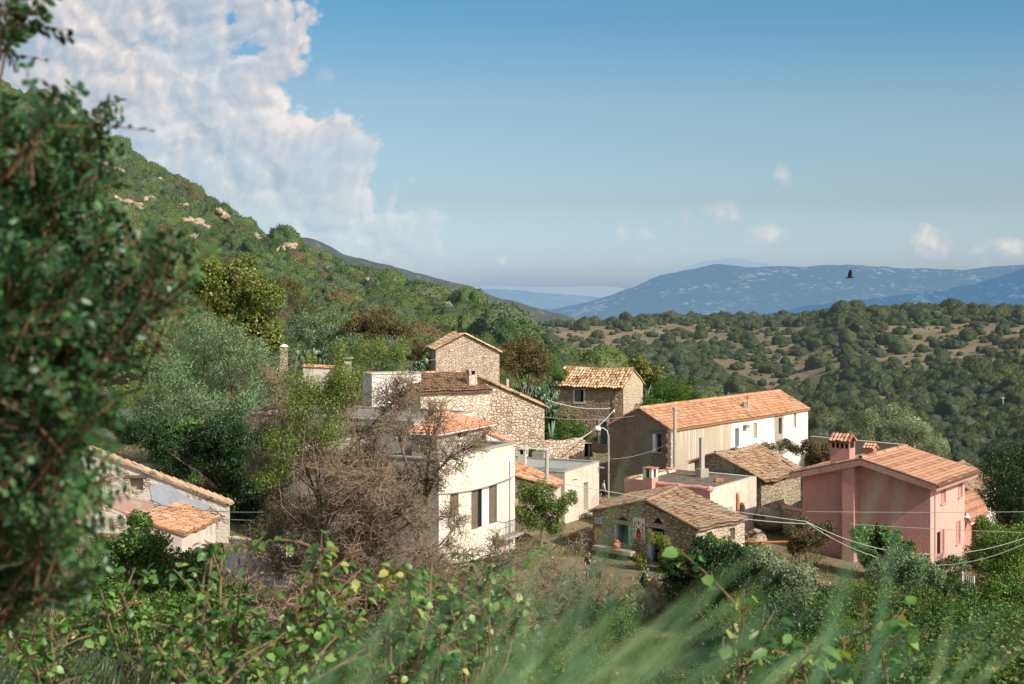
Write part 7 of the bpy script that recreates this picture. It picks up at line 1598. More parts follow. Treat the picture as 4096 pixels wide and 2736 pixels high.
ptree('wall_shrub', 'dark round shrub at the left corner of the house with the green door', 'shrub', 553, 119, [(552, 420, 7, 12), (556, 432, 8, 9), (549, 436, 6, 8)], 4500, .16, .1, 'mid', .06)
ptree('low_shrub', 'low green mound before the house with the green door', 'shrub', 571, 116, [(566, 428, 9, 5), (577, 430, 9, 5)], 2500, .12, .06, 'mid', .04)
ptree('roof_ivy', 'round clipped ball of ivy on the left corner of the ochre roof', 'ivy', 559.5, 122.4, [(560, 374.5, 9, 6.5)], 3500, .09, .06, 'mid', .05, sub=60, subr=.25, shell=.95)
ptree('barn_corner_bush', 'small green plant beside the grey plank door', 'plant', 596.5, 121.5, [(597, 439, 4, 5)], 700, .13, .08, 'mid', .02)
ptree('wall_weed', 'tuft of green growing behind the low flat house', 'plant', 536, 106, [(532, 453.5, 7, 3), (541, 454, 5, 2.5)], 1600, .14, .05, 'mid', .02)
ptree('ruin_vine', 'leafy vine and brambles overgrowing the front of the ruin', 'vine', 138, 67, [(135, 540, 22), (162, 552, 20), (112, 556, 24), (150, 574, 28), (190, 566, 16), (105, 582, 24), (180, 588, 22), (215, 552, 10), (140, 520, 12), (205, 578, 16)], 26000, .15, .10, 'vine', .1, 'twig', sub=20, extra=('flower', 30, .08))
ptree('bush', 'dense bush below the leafy vine at the lower left', 'bush', 120, 52, [(110, 610, 28), (150, 615, 30), (190, 610, 24), (85, 615, 24), (225, 605, 20)], 16000, .12, .08, 'mid', .1, sub=18)

# prickly pears: flat oval pads stacked on one another
def pad_cluster(name, label, cat, px, py, Y, wpx, hpx, n, s, group=None):
    c = P(px, py, Y); zg = tz(c.x, c.y); t = thing(name, label, cat, (c.x, c.y, zg), 0, group); g = random.Random(int(px)); m = MB(); base = Vector((c.x, c.y, c.z - hpx / F * Y * .5)); pads = []
    for k in range(3): m.tube([(c.x + g.uniform(-.3, .3), c.y, zg - .1), base + Vector((g.uniform(-.3, .3), 0, .1))], [.1 * s / .3, .06 * s / .3], 5)
    for i in range(n):
        if i < max(5, n // 6) or not pads: p = base + Vector((g.uniform(-1, 1) * wpx / F * Y * .9, g.uniform(-1, 1) * wpx / F * Y * .45, g.uniform(-.1, .1))); lvl = 0
        else:
            q, lvl = g.choice(pads[-max(6, n // 3):]); p = q + Vector((g.uniform(-.75, .75), g.uniform(-.5, .5), g.uniform(.5, 1.05))) * s * .95; lvl += 1
        if p.z > c.z + hpx / F * Y * .5: continue
        rz, tl_ = g.uniform(0, 6.28), g.uniform(-1.0, 1.0); M3 = Matrix.Rotation(rz, 3, 'Z') @ Matrix.Rotation(tl_, 3, 'Y'); k = 9; vs = []; ss = s * g.uniform(.7, 1.15)
        for sgn in (-1, 1):
            for a in range(k): th = 6.283 * a / k; vs.append(p + M3 @ Vector((math.cos(th) * .42 * ss, sgn * .05 * ss, (math.sin(th) * .6 + .55) * ss)))
            vs.append(p + M3 @ Vector((0, sgn * .12 * ss, .55 * ss)))
        fs = []
        for a in range(k):
            b = (a + 1) % k; fs += [(k, b, a), (k + 1 + k, k + 1 + a, k + 1 + b), (a, b, k + 1 + b, k + 1 + a)]
        m.mesh(vs, fs, g.random()); pads.append((p + M3 @ Vector((0, 0, .5 * ss)) - Vector((0, 0, .5 * ss)), lvl))
    m.build('pads', LM['cactus'], t, True); return t
pad_cluster('prickly_pear', 'large stand of prickly pear left of the house with the green door', 'cactus', 531, 391, 138, 24, 40, 420, .5)
pad_cluster('prickly_pear', 'prickly pear hanging beside the left corner of the house with the green door', 'cactus', 551, 402, 118, 5, 34, 60, .5)
pad_cluster('prickly_pear', 'prickly pear clump beside the pale chimney among the leaves', 'cactus', 318, 362, 114, 12, 20, 60, .5)
pad_cluster('prickly_pear', 'prickly pear left of the tall stone house', 'cactus', 418, 371, 114, 10, 14, 45, .45)
pad_cluster('prickly_pear', 'small bluish prickly pear beside the terracotta planter', 'cactus', 622, 596, 64, 18, 34, 160, .17)
pad_cluster('prickly_pear', 'prickly pear in the shade above the planter', 'cactus', 648, 578, 67, 12, 16, 60, .17)
p = P(507.3, 379, 121); m = MB(); m.tube([(p.x, p.y, tz(p.x, p.y)), (p.x, p.y, p.z)], .12, 6); tag(m.build('wooden_post', M['pl_pinkish'], None, loc=(p.x, p.y, tz(p.x, p.y))), 'pinkish post standing in front of the prickly pears', 'post')

# bare tree: limbs, branches and a haze of fine twigs
def grow(m, p, d, l, r, depth, g, tips, spread=.75, kids=(3, 4), up=.1, minr=.010):
    pts = [p]; q = p.copy(); dd = d.copy(); n = 3 if depth > 0 else 2
    for i in range(n):
        dd = (dd + Vector((g.gauss(0, .22), g.gauss(0, .22), g.gauss(0, .18) + up * .3))).normalized(); q = q + dd * (l / n); pts.append(q.copy())
    m.tube(pts, [max(minr, r * (1 - .5 * i / n)) for i in range(n + 1)], 5 if depth > 2 else 3, g.random(), 0, False)
    if depth == 0: tips.append((pts[-1], dd)); return
    for k in range(g.randint(*kids)):
        i = g.randint(1, n); s = pts[i]; a = Vector((g.gauss(0, 1), g.gauss(0, 1), g.gauss(0, .8))).normalized(); nd = (dd * (1 - spread * .5) + a * spread + Vector((0, 0, up))).normalized()
        grow(m, s, nd, l * g.uniform(.58, .82), r * .58, depth - 1, g, tips, spread, kids, up, minr)
    tips.append((pts[-1], dd))
def bare_tree(name, label, trunk, limbs, Y, seed, depth=4, leaves=1200, l0=1.5, rt=.2, bark='twig', group=None, kids=(3, 4)):
    g = random.Random(seed); b = P(*trunk[0], Y); zg = tz(b.x, b.y); t = thing(name, label, 'tree', (b.x, b.y, zg), 0, group); m = MB(); tips = []
    tp = [Vector((b.x, b.y, zg - .2))] + [P(x, y, Y + g.uniform(-.3, .3)) for x, y in trunk]; m.tube(tp, [rt * (1 - .11 * i) for i in range(len(tp))], 8)
    for li, lb in enumerate(limbs):
        off = g.uniform(-2.2, 2.2); pts = [P(x, y, Y + off * i / len(lb)) for i, (x, y) in enumerate(lb)]; m.tube(pts, [rt * (.5 - .33 * i / (len(pts) - 1)) for i in range(len(pts))], 6)
        for i in range(1, len(pts)):
            for k in range(3 if i < len(pts) - 1 else 4):
                s = pts[i - 1].lerp(pts[i], g.uniform(.3, 1)); a = Vector((g.gauss(0, 1), g.gauss(0, 1), g.gauss(.1, .8))).normalized(); d = ((pts[i] - pts[i - 1]).normalized() * .6 + a * .8).normalized(); grow(m, s, d, l0 * g.uniform(.7, 1.1), .04, depth, g, tips, .8, kids, .02, .0075)
    m.build('trunk', BK[bark], t)
    if leaves:
        idx = gp.integers(0, len(tips), leaves); C = np.array([tips[i][0][:] for i in idx]) + gp.normal(size=(leaves, 3)) * .12; A = unit(np.array([tips[i][1][:] for i in idx]) + gp.normal(size=(leaves, 3)) * .6 + np.array([0, 0, -.3])); V, Fq = leaf_quads(C, A, rand_dirs(leaves, gp), .15 * (.6 + .6 * gp.random(leaves)), .045, .2)
        link_mesh('crown', mesh_np('sparse_leaves', V - np.array(t.location), Fq, gp.random(leaves), LM['almond']), t)
    print(name, len(tips)); return t
bare_tree('almond_tree', 'bare brown almond tree in front of the shuttered house, left trunk', [(328, 590), (323, 550), (320, 505), (318, 470)], [[(320, 505), (305, 465), (288, 432), (275, 400)], [(320, 490), (345, 455), (372, 425), (395, 400)], [(322, 530), (292, 505), (268, 480)], [(318, 470), (322, 430), (335, 395)], [(323, 550), (295, 545), (265, 535)], [(321, 520), (350, 500), (378, 475)], [(325, 565), (352, 550), (375, 530)], [(324, 560), (300, 575), (276, 570)], [(320, 510), (335, 490), (352, 465)], [(322, 540), (300, 520), (280, 520)]], 61, 5, 3, 4200, 1.05, .14, kids=(5, 6))
bare_tree('almond_tree', 'bare brown almond tree leaning right before the shutters', [(402, 612), (410, 588), (418, 552), (424, 505)], [[(424, 505), (436, 472), (452, 456), (466, 448)], [(424, 505), (406, 462), (396, 425), (402, 388)], [(412, 580), (445, 566), (480, 560), (515, 552)], [(420, 530), (385, 502), (352, 476)], [(424, 500), (430, 450), (440, 415)], [(408, 590), (375, 575), (345, 565)], [(416, 565), (440, 545), (462, 520)], [(405, 600), (440, 600), (480, 585)]], 60, 9, 3, 2600, .85, .17, kids=(4, 6))
bare_tree('almond_tree', 'low bare thicket of twigs filling the gap between the two almond trunks', [(365, 625), (366, 590), (368, 560)], [[(368, 560), (372, 520), (380, 485)], [(368, 560), (350, 530), (345, 500)], [(366, 585), (340, 575), (312, 570)], [(367, 575), (395, 555), (425, 545)], [(366, 590), (390, 590), (430, 585)], [(366, 600), (335, 600), (300, 605)], [(368, 560), (360, 510), (358, 470)], [(368, 560), (385, 520), (402, 500)], [(368, 560), (392, 535), (415, 520)], [(366, 580), (335, 550), (312, 535)]], 58.5, 23, 3, 1500, 1.0, .08, kids=(4, 6))
bare_tree('dry_bush', 'dry twiggy bush right below the bare trees', [(455, 640), (460, 610)], [[(460, 610), (480, 580), (510, 560)], [(460, 610), (445, 580), (430, 560)], [(460, 615), (500, 600), (540, 585)], [(458, 625), (480, 620), (520, 620)]], 54, 13, 3, 150, .8, .06, kids=(4, 5))
bare_tree('dry_bush', 'dry twiggy bush in front of the people at the cottage', [(570, 625), (572, 605)], [[(572, 605), (585, 585), (598, 570)], [(572, 605), (556, 585), (545, 560)], [(571, 612), (600, 600), (615, 592)], [(572, 608), (575, 570), (582, 540)]], 62, 17, 3, 60, .6, .045, kids=(3, 4))
for i, (x, y, Y, lab) in enumerate([(300, 640, 42, 'pale dry scrub low on the left beneath the bare trees'), (385, 650, 40, 'pale dry scrub between the almond trunks at the bottom'), (510, 650, 46, 'pale dry scrub at the bottom centre behind the tall grass')]):
    bare_tree('dry_bush', lab, [(x, y + 30), (x, y)], [[(x, y), (x + 25, y - 30), (x + 50, y - 45)], [(x, y), (x - 25, y - 28), (x - 48, y - 40)], [(x, y + 5), (x + 35, y - 8), (x + 60, y - 10)], [(x, y + 5), (x - 30, y - 8), (x - 60, y - 8)], [(x, y), (x + 4, y - 35), (x + 2, y - 55)]], Y, 40 + i, 3, 40, .6, .04, kids=(3, 4))

# shrubs of a few kinds shared by many copies
def proto(mat, n, L, W, seed, oval=False, **k):
    g = np.random.default_rng(seed); cl = [(g.normal() * .35, g.normal() * .35, .45 + .25 * g.normal(), .5 + .2 * g.random(), .45 + .15 * g.random()) for _ in range(6)]
    return leaf_crown('shrub_crown', cl, n, L, W, LM[mat], g, oval=oval, **k)
def stems(seed, r=.03):
    g = random.Random(seed); m = MB()
    for i in range(7):
        a = g.uniform(0, 6.28); e = Vector((math.cos(a) * .6, math.sin(a) * .6, g.uniform(.5, 1.0))); m.tube([(0, 0, -.3), e * .5 + Vector((0, 0, .15)), e], [r, r * .7, r * .3], 4)
    me = m.build('stems_mesh', BK['twig']); d = me.data; bpy.data.objects.remove(me); return d
ST = [stems(1), stems(2)]
PR = {'mid': proto('mid', 3800, .085, .05, 1), 'dark': proto('dark', 4200, .07, .04, 2), 'olive': proto('olive', 4200, .10, .028, 3, sway=(.1, 0, .3)), 'brown': proto('brown', 2800, .10, .03, 4), 'yellow': proto('yellowgreen', 3200, .085, .05, 5), 'bramble': proto('bramble', 9500, .042, .03, 6, sub=42, subr=.2, tonew=.65), 'bramble2': proto('bramble', 11000, .036, .027, 8, sub=36, subr=.22, tonew=.65), 'under': proto('mid', 12000, .04, .026, 10, sub=24, subr=.32), 'underdry': proto('brown', 9000, .045, .016, 12, sub=20, subr=.36), 'vine': proto('vine', 2600, .1, .075, 9)}
def shrub(kind, name, label, px, Y, s, sz, group, cat='shrub', dz=0.0):
    x, y = XY(px, Y); t = thing(name, label, cat, (x, y, tz(x, y) + dz), gp.random() * 6.28, group); t.scale = (s, s, s * sz)
    link_mesh('crown', PR[kind], t); link_mesh('stems', ST[int(gp.integers(0, 2))], t); return t
LB = {'mid': 'leafy green shrub on the slope among others like it', 'dark': 'dark green shrub on the slope among others like it', 'olive': 'grey green shrub on the slope among others like it', 'brown': 'brown dry shrub on the slope among others like it', 'yellow': 'yellow green shrub on the slope among others like it', 'vine': 'broad leaved green shrub on the slope among others like it'}
def keep_out(px, Y):
    x, y = XY(px, Y); py = HZ - F * tz(x, y) / Y
    if 573 < px < 690 and 62 < Y < 84: return True
    if 655 < px < 760 and 78 < Y < 90: return True
    if 740 < px < 820 and 78 < Y < 97: return True
    if 790 < px < 985 and 82 < Y < 102: return True
    if 250 < px < 640 and 72 < Y < 118: return True
    if 570 < px < 830 and 84 < Y < 128: return True
    if 60 < px < 290 and 60 < Y < 86: return True
    return False
cnt = {}
for i in range(520):
    px = gp.uniform(-40, 1065); Y = float(np.exp(gp.uniform(math.log(44), math.log(185))))
    if keep_out(px, Y): continue
    if px > 600 and Y > 128: continue
    if Y < 60 and px > 560: continue
    x, y = XY(px, Y); py = HZ - F * tz(x, y) / Y
    if py < 330 and px < 480: continue
    pk = [.26, .2, .22, .14, .1, .08] if px < 560 else [.25, .3, .2, .12, .05, .08]
    k = str(gp.choice(['mid', 'dark', 'olive', 'brown', 'yellow', 'vine'], p=pk)); s = float(gp.uniform(1.0, 2.1) * (1.25 if Y > 110 else 1.0) * (.7 if Y < 62 else 1)); cnt[k] = cnt.get(k, 0) + 1
    shrub(k, {'mid': 'green_shrub', 'dark': 'dark_shrub', 'olive': 'grey_shrub', 'brown': 'dry_shrub', 'yellow': 'yellow_shrub', 'vine': 'broadleaf_shrub'}[k], LB[k], px, Y, s, float(gp.uniform(.75, 1.15)), {'mid': 'green shrubs', 'dark': 'dark shrubs', 'olive': 'grey green shrubs', 'brown': 'dry brown shrubs', 'yellow': 'yellow green shrubs', 'vine': 'broad leaved shrubs'}[k] + ' round the village')
print('shrubs', cnt)
# bramble bank across the lower right
for i in range(64):
    Y = float(gp.uniform(17, 56)); px = float(gp.uniform(600, 1080)) if Y > 26 else float(gp.uniform(700, 1090))
    x, y = XY(px, Y); zt_ = tz(x, y); top = np.interp(px, [600, 680, 760, 850, 950, 1024], [680, 655, 624, 606, 598, 588]) + gp.uniform(-4, 40); zt2 = -(top - HZ) / F * Y; hgt = max(.8, zt2 - zt_); s = float(np.clip(hgt / 1.15, .8, 3.2))
    shrub('bramble' if i % 2 else 'bramble2', 'bramble_bush', 'tangled bramble bush with yellowing leaves in the bank at the lower right', px, Y, s * .95, hgt / 1.45 / (s * .95), 'bramble bushes in the bank at the lower right', 'bramble')
for i in range(34):
    Y = float(gp.uniform(16, 44)); px = float(gp.uniform(-40, 600)); x, y = XY(px, Y); zt_ = tz(x, y); top = np.interp(px, [0, 150, 300, 450, 600], [620, 632, 655, 655, 640]) + gp.uniform(0, 50); hgt = max(.7, -(top - HZ) / F * Y - zt_); s = float(np.clip(hgt / 1.15, .7, 3))
    k = ['mid', 'brown', 'vine', 'brown', 'olive'][i % 5]
    shrub({'mid': 'under', 'brown': 'underdry', 'vine': 'under', 'olive': 'under'}[k], 'undergrowth_bush', ('brown dry bush' if k == 'brown' else 'green bush') + ' low in the undergrowth at the bottom', px, Y, s, hgt / 1.1 / s, ('brown' if k == 'brown' else 'green') + ' bushes at the bottom', 'bush')

for i in range(46):
    Y = float(gp.uniform(36, 66)); px = float(gp.uniform(420, 600))
    if Y > 60 and px > 570: continue
    if i > 30: px = float(gp.uniform(585, 705)); Y = float(gp.uniform(38, 55))
    sz_ = float(gp.uniform(.7, 1.5) * (.65 if i > 30 else 1)); k = 'underdry' if i % 5 == 0 else 'under'
    shrub(k, 'undergrowth_bush', ('brown dry bush' if k == 'underdry' else 'green bush') + ' low in the undergrowth at the bottom', px, Y, sz_, float(gp.uniform(.8, 1.3)), ('brown' if k == 'underdry' else 'green') + ' bushes at the bottom', 'bush')
for i in range(46):
    Y = float(gp.uniform(54, 70)); px = float(gp.uniform(668, 985))
    if px < 700 and Y > 62: continue
    if px < 760 and Y > 66: continue
    k = ['dark', 'mid', 'bramble', 'dark', 'under'][i % 5]; s_ = float(gp.uniform(1.7, 2.5) if px > 745 else gp.uniform(1.3, 1.9))
    nm = {'dark': 'dark_shrub', 'mid': 'green_shrub', 'bramble': 'bramble_bush', 'olive': 'grey_shrub', 'under': 'undergrowth_bush'}[k]
    lab = {'dark': LB['dark'], 'mid': LB['mid'], 'olive': LB['olive'], 'bramble': 'tangled bramble bush with yellowing leaves in the bank at the lower right', 'under': 'green bush low in the undergrowth at the bottom'}[k]
    grp = {'dark': 'dark shrubs round the village', 'mid': 'green shrubs round the village', 'olive': 'grey green shrubs round the village', 'bramble': 'bramble bushes in the bank at the lower right', 'under': 'green bushes at the bottom'}[k]
    shrub(k, nm, lab, px, Y, s_, float(gp.uniform(.75, 1.1)), grp, {'bramble': 'bramble', 'under': 'bush'}.get(k, 'shrub'))
# loose stones of the lane and the yard
n = 2600; g = np.random.default_rng(91); Y = g.uniform(64, 124, n); X = np.where(Y < 88, g.uniform(2.0, 24, n), 6.9 + g.normal(size=n) * 1.6); Z = terrain(X, Y); sr = .03 + .10 * g.random(n) ** 3; tet = np.array([[1, 0, -.3], [-.4, .9, -.3], [-.6, -.8, -.3], [.3, -.2, .8], [-.3, .3, .7]]); fc = np.array([[0, 1, 3], [1, 4, 3], [1, 2, 4], [2, 3, 4], [2, 0, 3], [0, 2, 1]])
V = (tet[None] * sr[:, None, None] * (0.7 + .6 * g.random((n, 1, 3))) + np.stack([X, Y, Z + .02], 1)[:, None]).reshape(-1, 3); Fq = (fc[None] + np.arange(n)[:, None, None] * 5).reshape(-1, 3)
tag(link_mesh('gravel', mesh_np('gravel', V, Fq, np.full(len(Fq), .5), M_ROCK)), 'loose pale stones strewn over the lane and the yard', 'gravel', kind='stuff')
# low weeds and grass between the houses: nobody could count the blades
n = 110000; Y = np.exp(gp.uniform(math.log(46), math.log(128), n)); pxs = gp.uniform(-30, 1060, n); X = (pxs - CX) / F * Y; dn = fbm(X / 3.5, Y / 3.5, 55, 3); k = dn > .47
lane = (np.abs(X - 6.9) < 1.4) & (Y > 88) & (Y < 122); yard = (X > 2.6) & (X < 8.2) & (Y > 66) & (Y < 78) & (dn < .56); k &= ~lane & ~yard; X, Y = X[k], Y[k]; n = len(X)
C = np.stack([X, Y, terrain(X, Y) - .03], 1); A = unit(np.stack([gp.normal(size=n) * .45 + .1, gp.normal(size=n) * .45, np.ones(n)], 1)); V, Fq = leaf_quads(C, A, rand_dirs(n, gp), .16 + .34 * gp.random(n), .055, .1)
tag(link_mesh('weeds', mesh_np('weeds', V, Fq, np.clip(.3 * gp.random(n) + fbm(X / 9, Y / 9, 66, 3) * .9 - .1, 0, 1), LM['weeds'])), 'low grass and weeds between the houses', 'grass', kind='stuff')

# ------------------------------------------------------------------ foreground: carob branches at the left edge (out of focus)
def carob(name, label, clumps, Y, n_sprig, seed, base, parent=None):
    g = np.random.default_rng(seed); gr_ = random.Random(seed); cl = np.array([(*P(c[0], c[1], Y + (c[3] if len(c) > 3 else g.normal() * .28)), c[2] / F * Y) for c in clumps]); w_ = cl[:, 3] ** 2; w_ /= w_.sum()
    t = thing(name, label, 'tree', (base[0], base[1], tz(base[0], base[1]))); org = np.array(t.location); m = MB(); Vs, Fs, Rs = [], [], []; nb = 0
    bs = Vector(base) if len(base) > 2 else Vector((base[0], base[1], tz(*base)))
    mains = []
    for c in cl:
        p = Vector(c[:3]); st = bs + (p - bs) * .05; mid = p + Vector((-.16 - .1 * gr_.random(), gr_.uniform(-.05, .2), -.2 - .1 * gr_.random())); pts = [bs + Vector((0, .5, 0)), mid + Vector((-.35, .45, -.1)), mid, p]; m.tube(pts, [.008, .004, .0035, .0022], 5); mains.append(pts)
    for i in range(n_sprig):
        c = cl[g.choice(len(cl), p=w_)]; d0 = rand_dirs(1, g)[0]; p = c[:3] + d0 * c[3] * (g.random() ** .45); d = unit(d0 * .6 + np.array([.3, 0, .5]) + g.normal(size=3) * .35); L = .09 + .07 * g.random(); k = int(4 + 4 * g.random()); side = unit(np.cross(d, g.normal(size=3))); up_ = unit(np.cross(side, d))
        m.tube([p, p + d * L * .5 + up_ * .008, p + d * L], [.0028, .0022, .0014], 3, cap=False)
        tone = g.random() * .6
        C = []; A = []; Nn = []
        for j in range(k):
            q = p + d * L * (.12 + .88 * j / (k - 1)); 
            for s in (-1, 1): C.append(q); A.append(unit(side * s * .9 + d * .5 + up_ * .15 + g.normal(size=3) * .12)); Nn.append(unit(up_ + g.normal(size=3) * .3))
        C = np.array(C); nn = len(C); V, Fq = leaf_ovals(C, np.array(A), np.array(Nn), (.029 * (.7 + .5 * g.random(nn))), .0175 * (.8 + .4 * g.random(nn)), .12); Vs.append(V); Fs.append(Fq + nb); nb += len(V); Rs.append(np.repeat(np.clip(tone + .4 * g.random(nn), 0, 1), 4))
        if g.random() < .1: e = p - d * .1 + np.array([0, 0, -.05]); m.tube([e, p], [.005, .003], 4)
    m.build('trunk', BK['carob'], t); link_mesh('crown', mesh_np('carob_crown', np.concatenate(Vs) - org, np.concatenate(Fs), np.concatenate(Rs), LM['carob'], True), t); return t
carob('carob_tree', 'dark green carob branches filling the left edge, close and out of focus', [(-6, 142, 12), (12, 144, 10), (32, 132, 7), (44, 122, 7), (66, 120, 7), (88, 112, 6), (98, 118, 6), (12, 165, 22), (46, 158, 15), (76, 146, 10), (100, 138, 6), (2, 205, 30), (46, 200, 24), (78, 190, 14), (5, 262, 36), (52, 255, 28), (90, 245, 12), (108, 225, 7), (10, 320, 40), (66, 318, 28), (104, 296, 14), (128, 276, 8), (146, 262, 6), (122, 312, 12), (150, 290, 8), (168, 284, 7), (184, 280, 5), (196, 277, 4), (160, 302, 9), (176, 296, 5), (150, 318, 7), (20, 385, 42), (76, 376, 24), (112, 356, 10), (4, 440, 40), (52, 430, 26), (82, 420, 10), (14, 495, 38), (58, 490, 16), (78, 505, 8), (4, 550, 34), (46, 540, 18), (70, 530, 8), (10, 600, 22), (48, 590, 14), (66, 575, 8)], 4.1, 1900, 201, (-2.1, 3.9))
carob('carob_tree', 'small dark carob twig poking into the upper left corner', [(4, 8, 6), (10, 20, 7), (10, 42, 7), (2, 55, 6)], 3.9, 26, 203, (-2.4, 3.8))
# fig shrubs at the lower left, a little out of focus
def fig_shrub(name, label, bpx, Y, tips, seed, leaf=.073, per=1.15, group=None):
    g = random.Random(seed); bx, by = XY(bpx, Y); zg = tz(bx, by); t = thing(name, label, 'shrub', (bx, by, zg), 0, group); m = MB(); C, A, Nn = [], [], []
    root = Vector((bx, by, zg - .1)); low = P(bpx, 720, Y)
    if low.z < zg: low = Vector((bx, by, zg + .2))
    for (x, y) in tips:
        e = P(x, y, Y + g.uniform(-.7, .7)); md = low.lerp(e, .5) + Vector((g.uniform(-.12, .12), g.uniform(-.2, .2), -.06)); pts = [low + Vector((g.uniform(-.1, .1), g.uniform(-.1, .1), 0)), low.lerp(md, .5), md, md.lerp(e, .5) + Vector((g.uniform(-.04, .04), 0, 0)), e]; m.tube([root] + pts, [.024, .018, .013, .010, .008, .005], 6)
        brs = [pts]
        for k in range(3): s = pts[2].lerp(pts[4], g.random()); e2 = s + Vector((g.uniform(-.35, .35), g.uniform(-.3, .3), g.uniform(.02, .3))); brs.append([s, s.lerp(e2, .5) + Vector((0, 0, .02)), e2]); m.tube(brs[-1], [.008, .006, .004], 5)
        for bi, b in enumerate(brs):
            L = sum((b[i + 1] - b[i]).length for i in range(len(b) - 1)); n_ = int((L / .035) * per * (.8 if bi == 0 else 1.2)); 
            for k in range(n_):
                u_ = g.random() ** .5; i = min(len(b) - 2, int(u_ * (len(b) - 1))); p = b[i].lerp(b[i + 1], u_ * (len(b) - 1) - i)
                if bi == 0 and u_ < .45: continue
                d = Vector((g.gauss(0, 1), g.gauss(0, 1), g.gauss(.1, .6))).normalized(); pet = p + d * .05; C.append(pet[:]); A.append((d + Vector((0, 0, -.35))).normalized()[:]); Nn.append((Vector((0, 0, 1)) + Vector((g.gauss(0, .5), g.gauss(0, .5), 0)) - d * .2).normalized()[:])
    m.build('stems', BK['figbark'], t); C = np.array(C); nn = len(C); V, Fq = leaf_ovals(C, np.array(A), np.array(Nn), leaf * (.55 + .6 * gp.random(nn)), leaf * .78 * (.6 + .5 * gp.random(nn)), .25); link_mesh('leaves', mesh_np('fig_leaves', V - np.array(t.location), Fq, np.repeat(np.clip(gp.random(nn) * .98, 0, 1), 4), LM['fig'], True), t); return t
gf = random.Random(31)
def fan(x0, x1, y0, y1, n): return [(gf.uniform(x0, x1), gf.uniform(y0, y1)) for _ in range(n)]
fig_shrub('fig_shrub', 'yellow green leafy shrub at the bottom left corner', 60, 9.5, fan(0, 110, 612, 660, 7), 1)
fig_shrub('fig_shrub', 'yellow green leafy shrub at the bottom below the ruin', 140, 10, fan(90, 200, 588, 640, 8) + [(120, 590), (165, 588)], 2)
fig_shrub('fig_shrub', 'leafy shrub with the tallest pale shoots left of the bare trunk', 205, 9.5, fan(180, 262, 568, 640, 6) + [(222, 548), (206, 566), (196, 575)], 3)
fig_shrub('fig_shrub', 'leafy shoots rising before the left almond trunk', 320, 9, fan(280, 350, 600, 650, 5) + [(322, 530), (312, 562), (300, 585), (285, 600)], 4)
fig_shrub('fig_shrub', 'leafy shrub at the bottom centre behind the grass', 400, 9.5, fan(350, 450, 588, 650, 8) + [(432, 562), (415, 575)], 5)
fig_shrub('fig_shrub', 'rightmost leafy shrub of the bottom row with shoots among the grass', 470, 10, fan(440, 520, 580, 650, 6) + [(474, 566), (492, 560)], 6)
fig_shrub('fig_shrub', 'leafy shrub filling the very bottom left of centre', 250, 8, fan(150, 350, 640, 680, 8), 7)
fig_shrub('fig_sapling', 'big leaved sapling in the bramble bank, left of two', 738, 8.4, [(744, 590), (757, 630), (722, 650)], 11, .11, .6)
fig_shrub('fig_sapling', 'big leaved sapling in the bramble bank, right of two', 864, 8.4, [(864, 602), (884, 640), (848, 655)], 12, .11, .5)
fig_shrub('fig_sapling', 'low big leaved shoots at the bottom between the two saplings', 800, 7.8, [(806, 650), (788, 668)], 13, .11, .5)

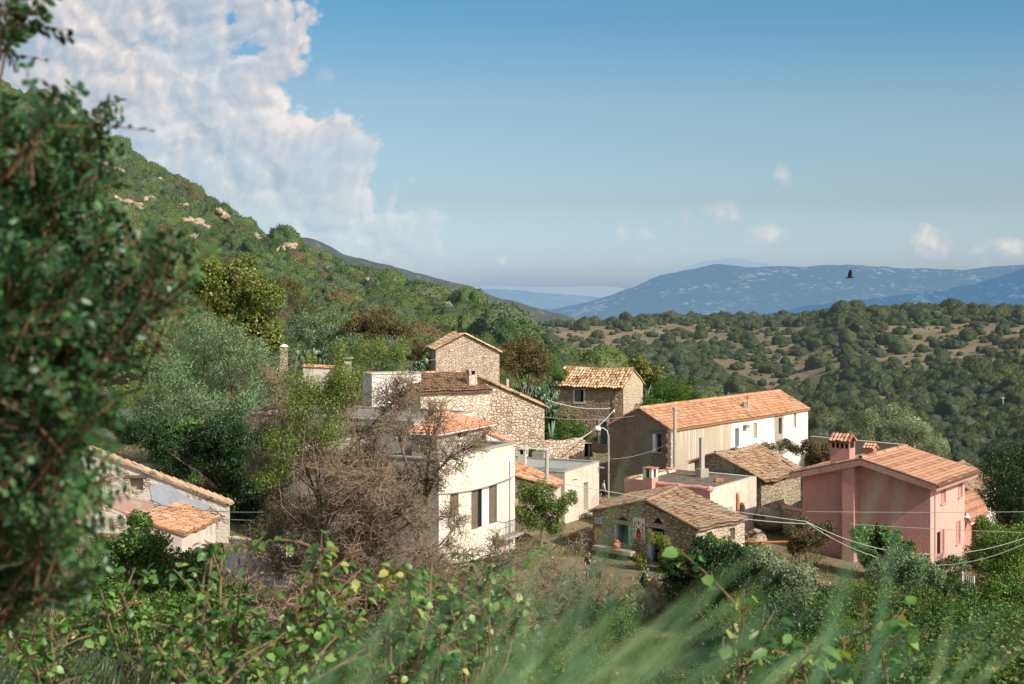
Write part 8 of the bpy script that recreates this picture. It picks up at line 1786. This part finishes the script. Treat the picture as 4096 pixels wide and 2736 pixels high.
# tall grass close to the lens, leaning right (very soft), and finer grass at the lower left
def blades(name, label, items, seed, jitter, wid, mat, per):
    g = np.random.default_rng(seed); Vs, Fs, Rs = [], [], []; nb = 0
    for (x0, y0, x1, y1, Y) in items:
        for k in range(per):
            yj = Y * (1 + g.uniform(-.12, .12)); a = np.array(P(x0 + g.normal() * jitter, y0, yj)); b = np.array(P(x1 + g.normal() * jitter, y1 + abs(g.normal()) * jitter * 1.2, yj * (1 + g.uniform(-.08, .08)))); a = a + (a - b) * .35; n_ = 7; sd_ = unit(np.cross(b - a, np.array([g.normal() * .5, -1, g.normal() * .3]))); bow = np.array([g.normal() * .02, 0, .03 + .02 * g.random()])
            t_ = np.linspace(0, 1, n_)[:, None]; c = a + (b - a) * t_ + bow * np.sin(t_ * math.pi) * np.linalg.norm(b - a) ; w0 = wid * (.6 + .7 * g.random()) * (1 - t_ ** 1.6) + .0002
            V = np.concatenate([c - sd_ * w0 / 2, c + sd_ * w0 / 2]); i = np.arange(n_ - 1); Fq = np.stack([i, i + 1, i + 1 + n_, i + n_], 1); Vs.append(V); Fs.append(Fq + nb); nb += len(V); Rs.append(np.full(n_ - 1, g.random()))
    return tag(link_mesh(name, mesh_np(name, np.concatenate(Vs), np.concatenate(Fs), np.concatenate(Rs), LM[mat], True)), label, 'grass', kind='stuff')
blades('tall_grass', 'tall soft grass leaning right across the bottom centre, very close', [(300, 690, 372, 610, 1.5), (340, 690, 430, 566, 1.4), (372, 690, 478, 530, 1.3), (430, 690, 520, 500, 1.25), (470, 690, 540, 520, 1.3), (505, 690, 560, 500, 1.2), (520, 690, 600, 545, 1.3), (545, 690, 615, 520, 1.1), (560, 690, 650, 560, 1.2), (590, 690, 690, 580, 1.3), (610, 690, 735, 545, 1.15), (640, 690, 765, 540, 1.2), (660, 690, 790, 575, 1.3), (480, 690, 575, 600, 1.0), (600, 690, 660, 610, 1.0), (700, 690, 830, 590, 1.4), (760, 690, 870, 610, 1.5), (840, 690, 930, 610, 1.5), (900, 690, 990, 590, 1.4), (960, 690, 1020, 600, 1.4)], 301, 20, .0026, 'grass', 6)
blades('grass_stalks', 'few long grass stalks reaching up before the barn and the pink house', [(560, 690, 648, 415, 1.2), (562, 690, 632, 440, 1.25), (815, 690, 888, 452, 1.15), (868, 690, 898, 466, 1.2)], 307, 4, .0038, 'grass', 2)
blades('fine_grass', 'fine bluish grass at the bottom left corner', [(x, 700, x + 22, 625 + 25 * ((x * 7) % 10) / 10, 10.5) for x in range(-20, 230, 4)], 311, 9, .010, 'finegrass', 12)
